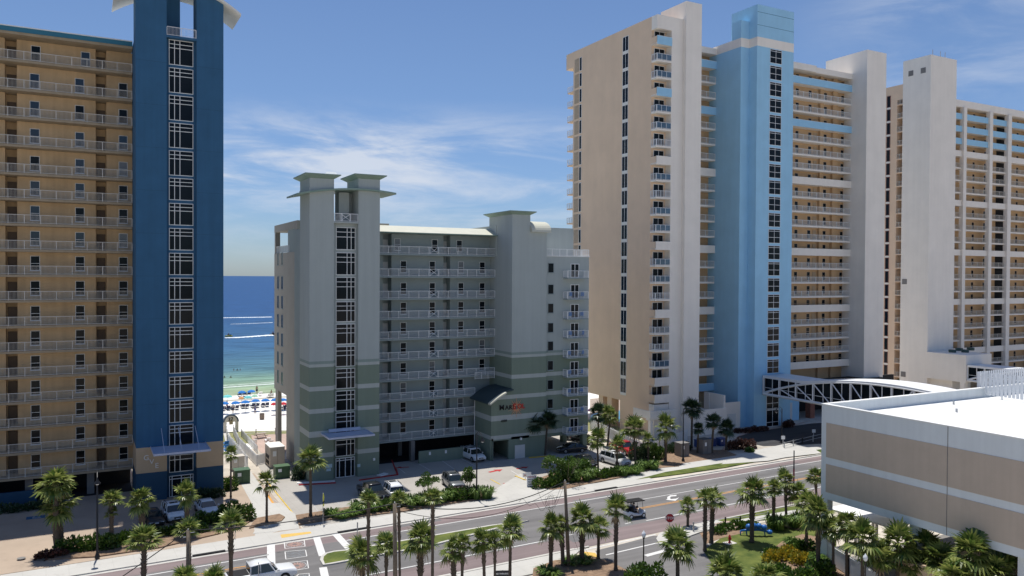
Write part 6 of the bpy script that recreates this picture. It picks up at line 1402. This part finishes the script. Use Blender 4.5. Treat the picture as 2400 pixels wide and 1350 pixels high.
# signs
def post_sign(nm,label,cat,px,py,ty,w,h,shape,mts,txt=None,z=.13,pole='steel',grp=None,rz=0.0):
    q = G(px,py); zt = zat(q.x,q.y,ty); t = thing(nm,label,cat,(q.x,q.y,z),rz,grp); H_ = zt-z
    b = MB(); b.tube([(0,0,0),(0,0,H_)],.035,8); ob('post', b.mesh('post', M[pole]), t); s = MB(); zc = H_-h/2-.02
    if shape == 'oct': 
        P = [(w/2*math.cos(R(22.5+45*i))/math.cos(R(22.5)),zc+w/2*math.sin(R(22.5+45*i))/math.cos(R(22.5))) for i in range(8)]; s.extr(P,1,-.06,-.045); s2 = MB(); P2 = [(x*1.09,zc+(z_-zc)*1.09) for x,z_ in P]; s2.extr(P2,1,-.044,-.036); ob('border', s2.mesh('border', M['white']), t)
    elif shape == 'dia': P = [(0,zc+h/2),(w/2,zc),(0,zc-h/2),(-w/2,zc)]; s.extr(P,1,-.06,-.045)
    else: s.box(-w/2,w/2,-.06,-.045,zc-h/2,zc+h/2)
    o = ob('board', s.mesh('board', mts), t)
    if txt:
        for (tt,sz,ox,oz,mm) in txt: u = ob('lettering', text_mesh(tt,sz,.004,mm,0,1.0,.006), o, (ox,-.064,zc+oz)); u.rotation_euler = (math.pi/2,0,0)
    return t
RZ = -YAW
post_sign('stop_sign','red octagonal stop sign at the corner of the side road','stop sign',1569,1290,1204,.80,.80,'oct',mat('stop_red',(.42,.012,.02),.5),[('STOP',.36,-.41,-.12,M['white'])],rz=-R(28),z=.12)
ypl = mat('warning_yellow',(.72,.70,.06),.5); ped = post_sign('warning_sign','yellow-green diamond crosswalk sign on a steel post by the sidewalk','road sign',757,1232,1155,.75,1.1,'dia',ypl,rz=R(62))
b = MB(); b.box(-.3,.3,-.07,-.05,2.0,2.25); ob('arrow_plaque', b.mesh('arrow_plaque', ypl), ped); b = MB(); b.box(-.12,.12,-.16,-.07,1.35,1.75); b.box(-.35,.35,-.1,-.02,2.35,2.5); ob('signal_box', b.mesh('signal_box', M['black_metal']), ped)
b = MB(); b.tube([(0,0,zat(G(757,1232).x,G(757,1232).y,1155)-.2),(0,0,zat(G(757,1232).x,G(757,1232).y,1155)+.5)],.05,8); b.box(-.3,.3,-.2,.2,5.2,5.24); 
whb = M['white']; red_t = M['red_p']; blk = M['black_metal']
post_sign('notice_board','white notice board with rows of black and red print on the mulch by the driveway','notice board',1246,1143,1113,1.25,1.9,'rect',whb,[('NOTICE',.30,-.55,.62,red_t),('PRIVATE',.24,-.5,.3,blk),('PROPERTY',.20,-.5,.02,blk),('PARKING',.22,-.5,-.28,blk),('OWNERS',.22,-.45,-.56,blk),('ONLY',.24,-.3,-.85,blk)],pole='white',rz=-R(20),grp='signs by the driveway')
post_sign('small_sign','small white and red sign left of the notice board','sign',1231,1126,1108,.7,.55,'rect',whb,[('NO',.28,-.22,-.1,red_t)],rz=-R(20),grp='signs by the driveway'); post_sign('small_sign','small white sign on a dark post behind the notice board','sign',1239,1130,1106,.65,.5,'rect',whb,None,pole='black_metal',rz=-R(20),grp='signs by the driveway')
post_sign('banner_sign','dark sign with white print standing at the bottom edge, below the near palms','sign',1178,1362,1336,1.5,1.3,'rect',mat('dark_sign',(.03,.03,.035),.6),[('NO PARKING',.2,-.66,.3,M['white']),('TOW AWAY',.2,-.6,.0,M['white']),('ZONE',.2,-.3,-.3,M['white'])],rz=-R(25))
for px,py,ty,lab in ((1835,1048,1021,'white sign on a white post, left one at the blue tower drive'),(1907,1024,1006,'white sign on a white post, right one at the blue tower drive')): post_sign('drive_sign',lab,'sign',px,py,ty,.6,.55,'rect',whb,None,pole='white',rz=-R(28),grp='signs at the tower drive')
post_sign('road_sign','thin road sign seen edge-on left of the near palms','road sign',837,1330,1224,.18,.8,'rect',M['steel'],None,rz=R(60)); post_sign('thin_pole','thin steel pole in front of the white pickup','pole',606,1420,1318,.05,.05,'rect',M['steel']); post_sign('thin_pole','thin steel pole over the right end of the left bed','pole',551,1262,1197,.12,.3,'rect',M['steel'])
q = G(1710,1273); t = thing('fire_hydrant','red fire hydrant on a white pad on the lawn','fire hydrant',(q.x,q.y,.03)); b = MB(); b.rev([(.16,0),(.16,.06),(.11,.08),(.11,.55),(.14,.56),(.14,.6),(.12,.62),(.1,.74),(.05,.8),(.02,.86)],(0,0,0),12); b.tube([(-.22,0,.45),(.22,0,.45)],.06,8); b.tube([(0,-.2,.42),(0,0,.42)],.07,8); ob('body', b.mesh('body', mat('hydrant_red',(.45,.02,.03),.4), True), t); b = MB(); b.box(-.6,.6,-.45,.45,-.01,.012); ob('pad', b.mesh('pad', M['curb']), t)
# blue play sculpture: a humped caterpillar bench
q = G(1772,1256); t = thing('play_sculpture','bright blue humped caterpillar play bench on the lawn','play sculpture',(q.x,q.y,.02),R(-32),None,.85); bl = mat('play_blue',(.02,.13,.42),.35)
for i in range(4):
    b = MB(); x = -.9+.62*i; zz = .95+.25*math.sin((i+.6)/4*math.pi); b.rev([(.01,-.34),(.22,-.28),(.36,-.1),(.38,.08),(.28,.28),(.12,.37),(.01,.39)],(x,0,zz),14); ob('segment', b.mesh('segment', bl, True), t)
b = MB(); b.tube([(-1.9,0,.55),(-1.2,0,.66),(-.6,0,.72),(.3,0,.75),(1.2,0,.6),(1.7,0,.3)],[.12,.15,.17,.16,.14,.1],8); b.tube([(-1.9,0,.55),(-1.9,0,0)],.07,8); b.tube([(-1.2,0,.6),(-1.1,0,0)],.08,8); b.tube([(1.0,0,.6),(1.1,0,0)],.07,8); ob('base', b.mesh('base', bl, True), t)
b = MB(); b.rev([(.01,-.3),(.3,-.2),(.36,0),(.25,.22),(.01,.3)],(1.65,0,.5),14); ob('head', b.mesh('head', bl, True), t); b = MB(); b.rev([(.14,0),(.03,.42),(.01,.5)],(1.1,0,1.05),10); ob('hat', b.mesh('hat', mat('pink_hat',(.5,.05,.12),.5)), t)
# transformers, generator, small cabinets
def cabinet(nm,label,cat,px,py,w,d,h,mt,top=None,rz=0,grp=None,vents=False):
    q = G(px,py); t = thing(nm,label,cat,(q.x,q.y,.05),rz,grp); b = MB(); b.box(-w/2,w/2,-d/2,d/2,0,h-.1); b.box(-w/2-.05,w/2+.05,-d/2-.05,d/2+.05,h-.1,h,0 if top is None else 1); o = ob('housing', b.mesh('housing',[mt, top or mt]), t)
    if True:
        b = MB(); b.box(-.01,.01,-d/2-.015,-d/2-.002,.15,h-.2); ob('door_seam', b.mesh('door_seam', M['dark']), t); b = MB(); b.box(-w*.32,-w*.08,-d/2-.02,-d/2-.002,h*.55,h*.8); ob('label_plate', b.mesh('label_plate', M['white']), t)
    if vents:
        for s in (.3,1.1): b = MB(); [b.box(-w/2-.02,-w/2-.002,-d*.3,d*.3,s+.09*i,s+.05+.09*i) for i in range(6)]; ob('vent', b.mesh('vent', M['dark']), t)
    return t
gm = mat('transformer_green',(.05,.10,.045),.55,.12,1.5); gt = mat('painted_sunny_green_lid',(.07,.13,.06),.5)  # lid is a lighter copy of the green, sunlight put into its colour
cabinet('transformer_box','dark green transformer box beside the royal blue tower','transformer',566,1131,1.9,1.6,1.75,gm,gt,grp='green transformer boxes'); cabinet('transformer_box','dark green transformer box in front of the beige generator','transformer',660,1119,1.9,1.5,1.6,gm,gt,grp='green transformer boxes')
cabinet('generator','large beige generator housing with louvres between the two blocks','generator',644,1090,2.0,3.6,2.9,mat('generator_beige',(.50,.43,.35),.6),M['offwhite'],vents=True); cabinet('utility_cabinet','pale beige cabinet next to the royal blue tower','cabinet',556,1100,1.7,1.5,1.9,mat('cabinet_beige',(.55,.50,.43),.6))
cabinet('transformer_box','shaded dark green utility box in the shrubs, left one before the white annexe','transformer',1598,1068,1.6,1.5,2.0,M['garage'],grp='shaded utility boxes'); cabinet('transformer_box','shaded dark utility box among the palms, right one before the white annexe','transformer',1650,1062,1.6,1.5,2.2,M['garage'],grp='shaded utility boxes')
for i,(x,y) in enumerate(((1639,1048),(1666,1046),(1690,1044))): cabinet('trash_bin','blue bin against the white annexe wall, '+('left','middle','right')[i]+' one','bin',x,y,1.3,1.0,1.2,mat('bin_blue',(.02,.06,.22),.5),grp='blue bins')
# white fences
def fence(nm,label,pts,h,mt='white',z=.03,board=True,cat='fence'):
    P = [G(*p) for p in pts]; t = thing(nm,label,cat,(P[0].x,P[0].y,z)); O = (P[0].x,P[0].y,z); b = MB(O); po = MB(O)
    for a, c in zip(P,P[1:]):
        d = c-a; L = d.length; n = max(1,int(L/(.16 if board else 1.8))); u = d.normalized()
        if board:
            for i in range(n):
                p = a+d*(i/n); q = p+u*.125; w = Vector((-u.y,u.x,0))*.012; hh = h+(.03 if i%2 else 0); b.prism([tuple(p-w)[:2],tuple(q-w)[:2],tuple(q+w)[:2],tuple(p+w)[:2]],z+.06,z+hh)
        else:
            for zz in (h*.45,h-.04): b.bar((a.x,a.y,z+zz),(c.x,c.y,z+zz),.045)
        m_ = max(1,int(L/2.4))
        for i in range(m_+1): p = a+d*(i/m_); po.box(p.x-.06,p.x+.06,p.y-.06,p.y+.06,z,z+h+.08)
        if board: b.bar((a.x,a.y,z+h*.93),(c.x,c.y,z+h*.93),.06)
    ob('panel', b.mesh('panel', M[mt]), t); ob('post', po.mesh('post', M[mt]), t); return t
fence('fence','white board fence along the left side of the beach ramp',[(580,1098),(533,1040),(531,1016)],1.7); fence('fence','white board fence along the right side of the beach ramp',[(602,1092),(560,1048),(547,1018)],1.5)
fence('fence','stepped white railing from the ramp up past the terrace',[(603,1090),(625,1085)],1.4); fence('fence','white fence on the seaward side of the terrace',[(603,1062),(566,1022)],1.1)
fence('fence','low metal fence between terrace and dune grass',[(566,1024),(600,1021),(690,1015)],1.0,'steel',board=False); fence('fence','long white board fence from the pool to the palms',[(1384,1008),(1410,1020),(1452,1042),(1492,1062),(1520,1072),(1545,1062),(1610,1036)],2.0)
fence('fence','white picket fence at the parking building column',[(1936,1316),(1990,1352),(2060,1400),(2095,1425)],1.9); fence('handrail','grey pipe handrail along the sidewalk at the blue tower drive',[(1838,1052),(1880,1042),(1930,1030),(2000,1016)],1.0,'steel',board=False,cat='handrail')
fence('handrail','thin pipe handrail beside the near sidewalk, behind the play sculpture',[(1625,1248),(1700,1236),(1735,1234),(1800,1222)],1.0,'steel',board=False,cat='handrail')
# arch gate reading 37
q = G(541,1012); t = thing('beach_arch','white arched gateway with the number 37 at the beach access','archway',(q.x,q.y,.02)); b = MB(); w = PY(559,1000,q.y).x-PY(524,1000,q.y).x; zt = zat(q.x,q.y,972); ri, ro = w/2-.5, w/2
b.box(-ro,-ri,-.25,.25,0,zt-ro); b.box(ri,ro,-.25,.25,0,zt-ro)
P = [(ro*math.cos(math.pi*i/14),zt-ro+ro*math.sin(math.pi*i/14)) for i in range(15)]; b.extr(P,1,-.25,.25); ob('arch', b.mesh('arch', M['offwhite']), t)
for side in (0,):
    o = ob('number', text_mesh('37',.85,.02,M['black_metal'],0,1,.015), t, (-.5,-.29,zt-ro+.2)); o.rotation_euler = (math.pi/2,0,0)
b = MB(); P2 = [((ro+.09)*math.cos(math.pi*i/14),zt-ro+(ro+.09)*math.sin(math.pi*i/14)) for i in range(15)]+[((ro-.18)*math.cos(math.pi*i/14),zt-ro+(ro-.18)*math.sin(math.pi*i/14)) for i in range(14,-1,-1)]; n = 15
for i in range(14): a,c,d,e = P2[i],P2[i+1],P2[29-i-1],P2[29-i]; b.add([(a[0],-.26,a[1]),(c[0],-.26,c[1]),(d[0],-.26,d[1]),(e[0],-.26,e[1]),(a[0],.26,a[1]),(c[0],.26,c[1]),(d[0],.26,d[1]),(e[0],.26,e[1])],[(0,1,2,3),(7,6,5,4),(0,4,5,1),(2,6,7,3)])
ob('arch_trim', b.mesh('arch_trim', mat('slate_trim',(.12,.16,.22),.6)), t)
b = MB(); b.box(-.3,.3,-.3,-.26,1.3,2.0); ob('notice', b.mesh('notice', mat('tan_notice',(.45,.38,.24),.7)), t)
# ================================================================== BEACH
def umbrella(label,px,py,rpx,col,grp='blue beach umbrellas',nm='beach_umbrella',h=2.1):
    q = G(px,py,h); dep = proj(q)[2]; r = rpx*dep/F_PX; t = thing(nm,label,'beach umbrella',(q.x,q.y,0),rnd.uniform(0,6),grp); b = MB(); S = 8; vs = [(0,0,h+.32)]
    for k in range(S*2): a = math.pi*k/S; rr = r*(1 if k%2==0 else .95); vs.append((rr*.6*math.cos(a),rr*.6*math.sin(a),h+.19))
    for k in range(S*2): a = math.pi*k/S; rr = r*(1 if k%2==0 else .95); vs.append((rr*math.cos(a),rr*math.sin(a),h-.12-(.0 if k%2 else .05)))
    n = S*2; fs = [(0,1+k,1+(k+1)%n) for k in range(n)]+[(1+k,1+n+k,1+n+(k+1)%n,1+(k+1)%n) for k in range(n)]; b.add(vs,fs); ob('canopy', b.mesh('canopy', cloth('umb_%d_%d'%(int(col[0]*99),int(col[2]*99)),col)), t)
    p = MB(); p.tube([(0,0,0),(0,0,h+.4)],.03,6); ob('pole', p.mesh('pole', M['white']), t); return t
BL = (.015,.17,.52); TL = (.16,.55,.55); RD = (.55,.03,.05); OR = (.62,.30,.12)
umbrella('blue beach umbrella at the water, left of two',567,919,10,BL); umbrella('blue beach umbrella at the water, right of two',589,917,10,BL)
for i,(x,y) in enumerate(((526,945),(552,944),(575,942),(599,939),(622,938),(645,937),(663,937))): umbrella('blue beach umbrella of the front row, '+('cut by the royal blue tower','second from the tower','third from the tower','fourth from the tower','fifth from the tower','half behind the sage block column','seen between column and wall of the sage block')[i],x,y,11,BL)
umbrella('large turquoise beach umbrella near the royal blue tower',533,929,12,TL,'turquoise beach umbrellas',h=2.4); umbrella('flat turquoise beach umbrella behind the front row',581,931,10,TL,'turquoise beach umbrellas',h=1.6); umbrella('orange and pink beach umbrella beside the flat turquoise one',566,933,8,OR,None,h=1.4); umbrella('pale green beach umbrella right of the flat turquoise one',597,928,8,(.35,.60,.42),None,h=1.5)
umbrella('red beach umbrella left of the sage block column',642,947,8,RD,'red beach umbrellas'); umbrella('red beach umbrella between column and wall of the sage block',664,946,9,RD,'red beach umbrellas'); umbrella('pink beach umbrella by the pool behind the tan high-rise',1385,961,9,(.5,.12,.35),None,h=1.8)
def make_lounger(label,X,Y,mt,grp):
    t = thing('beach_chair',label,'beach chair',(X,Y,0),R(90),grp); b = MB(); b.box(-.3,1.2,-.33,.33,.34,.42); ob('seat', b.mesh('seat', mt), t); b = MB(); b.add([(-.3,-.33,.4),(-.3,.33,.4),(-.75,.33,1.0),(-.75,-.33,1.0),(-.38,-.33,.38),(-.38,.33,.38),(-.83,.33,.98),(-.83,-.33,.98)],[(0,1,2,3),(7,6,5,4),(0,3,7,4),(1,5,6,2),(3,2,6,7)]); ob('backrest', b.mesh('backrest', mt), t)
    for x,y in ((-.25,-.3),(-.25,.3),(1.1,-.3),(1.1,.3)): c = MB(); c.box(x-.03,x+.03,y-.03,y+.03,0,.34); ob('leg', c.mesh('leg', mt), t)
    return t
navy = mat('navy_sling',(.03,.035,.08),.7); src = None
rows = [(524,962),(535,961),(545,960),(555,960),(569,957),(578,957),(593,956),(603,955),(616,954),(626,953),(665,960),(670,958)]
names = ['in the front row, nearest the royal blue tower','in the front row, second from the tower','in the front row, third from the tower','in the front row, fourth from the tower','of the second front pair, left seat','of the second front pair, right seat','of the third front pair, left seat','of the third front pair, right seat','of the last front pair, left seat','of the last front pair, right seat','between the column and wall of the sage block, left one','between the column and wall of the sage block, right one']
for (x,y),n_ in zip(rows,names):
    q = G(x,y); lab = 'dark beach lounger '+n_
    if src is None: src = make_lounger(lab,q.x,q.y,navy,'beach loungers')
    else: copy_thing(src,(q.x,q.y,0),R(90)+rnd.uniform(-.1,.1),lab)
for (x,y),n_ in zip(((562,929),(573,928),(583,928)),('left','middle','right')): q = G(x,y); copy_thing(src,(q.x,q.y,0),R(90),'dark lounger by the water under the two far umbrellas, %s one'%n_)
for (x,y),n_ in zip(((630,932),(637,931),(610,927)),('left of two white chairs near the sage block','right of two white chairs near the sage block','alone, right of the standing bather')):
    q = G(x,y); c = make_lounger('pale beach chair '+n_,q.x,q.y,M['white'],'pale beach chairs')
for lab,x,y,po,tp,bt,rz in (('bather standing at the water right of the far umbrellas','602','922','stand',None,(.03,.03,.05),2.8),('bather walking behind the front loungers','598','968','stand',(.2,.22,.3),(.1,.1,.3),3.4),('bather standing beside the first front loungers','546','967','stand',(.5,.45,.4),(.05,.05,.1),.4),('bather next to the big turquoise umbrella','532','960','stand',None,(.4,.05,.1),1.4),('bather sitting by the water near the pale chairs','636','926','sit',None,(.03,.04,.1),.2),('swimmer in a red shirt by the pool behind the tan high-rise','1443','957','stand',(.5,.03,.04),(.5,.03,.04),.5)):
    q = G(int(x),int(y)); person('person, '+lab,po,q.x,q.y,.0 if po=='stand' else .25,rz,tp,bt)
for lab,x,y in (('swimmer chest deep, farthest out on the left',548,868),('swimmer just right of the farthest one',556,868),('swimmer nearest the royal blue tower edge',526,885),('swimmer in the shallows right of the tower edge',541,885),('swimmer in a small group farther right',563,868)):
    q = G(x,y,-.18); person('person, '+lab,'wade',q.x,q.y,-.62,rnd.uniform(0,6),None,(.05,.08,.2),None,'swimmers in the shallow sea')
q = G(614,983); t = thing('trash_barrel','brown trash barrel alone on the white sand','barrel',(q.x,q.y,0)); b = MB(); b.rev([(.42,0),(.45,.3),(.45,.95),(.42,1.1),(.38,1.1),(.38,.9)],(0,0,0),14); ob('drum', b.mesh('drum', mat('brown_barrel',(.22,.17,.14),.7), True), t); b = MB(); b.rev([(.44,1.08),(.46,1.1),(.46,1.14),(.43,1.15)],(0,0,0),14); ob('rim', b.mesh('rim', M['garage']), t)
def watercraft(label,px,py,rz,L,hull,cat,nm):
    q = G(px,py,-.18); t = thing(nm,label,cat,(q.x,q.y,-.18),rz); b = MB(); b.loft([[(x,-w,.1),(x,-w*1.05,.55),(x,w*1.05,.55),(x,w,.1),(x,0,-.1)] for x,w in ((-L/2,.45*L/3.2),(0,.55*L/3.2),(L*.3,.4*L/3.2),(L*.5,.05))]); ob('hull', b.mesh('hull', hull, False), t); b = MB(); b.box(-L*.35,.1,-.18,.18,.55,.9); b.bar((.2,0,.6),(.5,0,1.1),.12); ob('seat', b.mesh('seat', M['black_metal']), t); return q
ww = {}
jq = watercraft('yellow jet ski with a white wake just right of the royal blue tower',536,789,math.pi,3.2,mat('jet_yellow',(.6,.5,.08),.4),'jet ski','jet_ski'); person('person, rider on the yellow jet ski in a dark vest','sit',jq.x,jq.y,.62,math.pi/2,(.03,.03,.06),(.05,.05,.08))
jq2 = watercraft('dark jet ski at the right end of the wake, by the sage block edge',640,785,math.pi,3.2,M['black_metal'],'jet ski','jet_ski'); person('person, rider on the dark jet ski by the sage block edge','sit',jq2.x,jq2.y,.62,math.pi/2,(.2,.03,.03),(.05,.05,.08))
foam = mat('wake_foam',(.78,.81,.82),.9,.08,1.2)
def wake(pts,w0,w1,seed):
    P = [G(x,y,-.15) for x,y in pts]; r = random.Random(seed); Q = []
    for a,c in zip(P,P[1:]):
        for i in range(14): Q.append(a.lerp(c,i/14))
    b = MB(); n = len(Q)
    for i in range(n-1):
        w = w0+(w1-w0)*i/n; a = Q[i]; c = Q[i+1]; j0, j1, j2, j3 = [w*r.uniform(.5,1.2) for _ in range(4)]
        b.add([(a.x,a.y-j0,-.15),(c.x,c.y-j0*.9,-.15),(c.x,c.y+j1,-.15),(a.x,a.y+j1*.9,-.15),((a.x+c.x)/2,(a.y+c.y)/2,.12)],[(0,1,4),(1,2,4),(2,3,4),(3,0,4)])
    struct(ob('wake', b.mesh('wake', foam)))
wake([(527,792),(560,791),(600,788),(642,785)],1.6,4.0,1); wake([(523,745),(580,744),(642,743)],1.6,3.0,2); wake([(540,760),(600,758),(642,756)],.25,.5,3)
# terrace furniture
def picnic(label,px,py,rz):
    q = G(px,py); t = thing('picnic_table',label,'table',(q.x,q.y,.04),rz); b = MB(); b.box(-.9,.9,-.4,.4,.70,.75); ob('tabletop', b.mesh('tabletop', mat('grey_wood',(.35,.28,.22),.9)), t); b = MB(); b.box(-.9,.9,-.8,-.55,.42,.46); b.box(-.9,.9,.55,.8,.42,.46); ob('bench', b.mesh('bench', M['wood_pole']), t); b = MB(); [b.bar((x,-.7,0),(x,.3,.7),.08) or b.bar((x,.7,0),(x,-.3,.7),.08) for x in (-.7,.7)]; ob('leg', b.mesh('leg', M['wood_pole']), t)
picnic('weathered picnic table on the terrace beside the sage block',611,1027,.2)
for x,y,n_ in ((628,1038,'in front of the sage column'),(634,1044,'nearest the sage column'),(596,1042,'at the white fence')): q = G(x,y); make_lounger('white terrace chair '+n_,q.x,q.y,M['white'],'white terrace chairs')
sb = mat('striped_blue_sling',(.03,.16,.42),.8,.3,5)
for x,y,n_ in ((530,1046,'topmost'),(531,1054,'middle'),(532,1062,'lowest')): q = G(x,y); c = make_lounger('blue pool lounger right beside the royal blue tower, %s of three'%n_,q.x,q.y,sb,'blue pool loungers')
# parasol-like white awnings under the parking building
for i,(x,y,w_,d_) in enumerate(((1972,1200,3.4,3.4),(2044,1222,3.4,3.6))):
    X = 66.5; yy = YX_(x,X,1200); zz = 4.6; q = PX(x,y,X); t = thing('white_awning','white flat canopy glimpsed under the parking building, '+('left one','right one')[i],'awning',(q.x,q.y,0),0,'white canopies'); b = MB(); b.box(0,3,-d_/2,d_/2,q.z-.15,q.z); ob('roof', b.mesh('roof', M['white']), t); [ob('post', MB().box(a-.1,a+.1,c-.1,c+.1,0,q.z-.15).mesh('post', M['offwhite']), t) for a,c in ((.2,-d_/2+.2),(2.8,-d_/2+.2),(.2,d_/2-.2),(2.8,d_/2-.2))]
q = PX(2105,1308,61.2); t = thing('peach_wall','low peach rendered wall behind the palms at lower right','wall',(61.2,q.y,0)); b = MB(); b.box(0,.3,-14,0,0,q.z); b.box(-.05,.35,-14.05,.05,q.z,q.z+.1); ob('render', b.mesh('render', mat('peach_render',(.58,.44,.30),.9,.06,.5)), t)
q = G(851,1196); t = thing('marker_post','pair of white marker posts with red tops in the shrubs','marker',(q.x+1.5,q.y,.16)); 
for i,dx in enumerate((0,1.0)): b = MB(); b.tube([(dx,0,0),(dx,0,1.2)],.05,8); ob('post', b.mesh('post', M['white']), t)

# chairs left out on the wing balconies
cb = mat('balcony_blue_sling',(.05,.17,.42),.8,.2,4)
ordn = ['second','third','fourth','fifth','sixth','seventh','eighth','lowest']
src = None
for (bx,by,bz,bl),nm_ in zip(WING,ordn):
    for j,sd_ in ((0,'left'),(1,'right')):
        X, Y = bx+.75+j*(bl-1.6)+rnd.uniform(-.1,.1), by-.62; rz = R(180)+rnd.uniform(-.4,.4); lab = '%s blue chair on the %s wing balcony from the top of the sage block' % (sd_, nm_) if nm_ != 'lowest' else '%s blue chair on the lowest wing balcony of the sage block' % sd_
        if src is None:
            src = thing('balcony_chair',lab,'chair',(X,Y,bz),rz,'blue chairs on the wing balconies'); ob('seat', MB().box(-.26,.26,-.26,.26,.4,.45).mesh('seat',cb), src); ob('backrest', MB().box(-.26,.26,.22,.27,.45,.98).mesh('backrest',cb), src)
            for x in (-.23,.23):
                for y in (-.23,.23): ob('leg', MB().box(x-.02,x+.02,y-.02,y+.02,0,.4).mesh('leg',M['white']), src)
        else: copy_thing(src,(X,Y,bz),rz,lab)
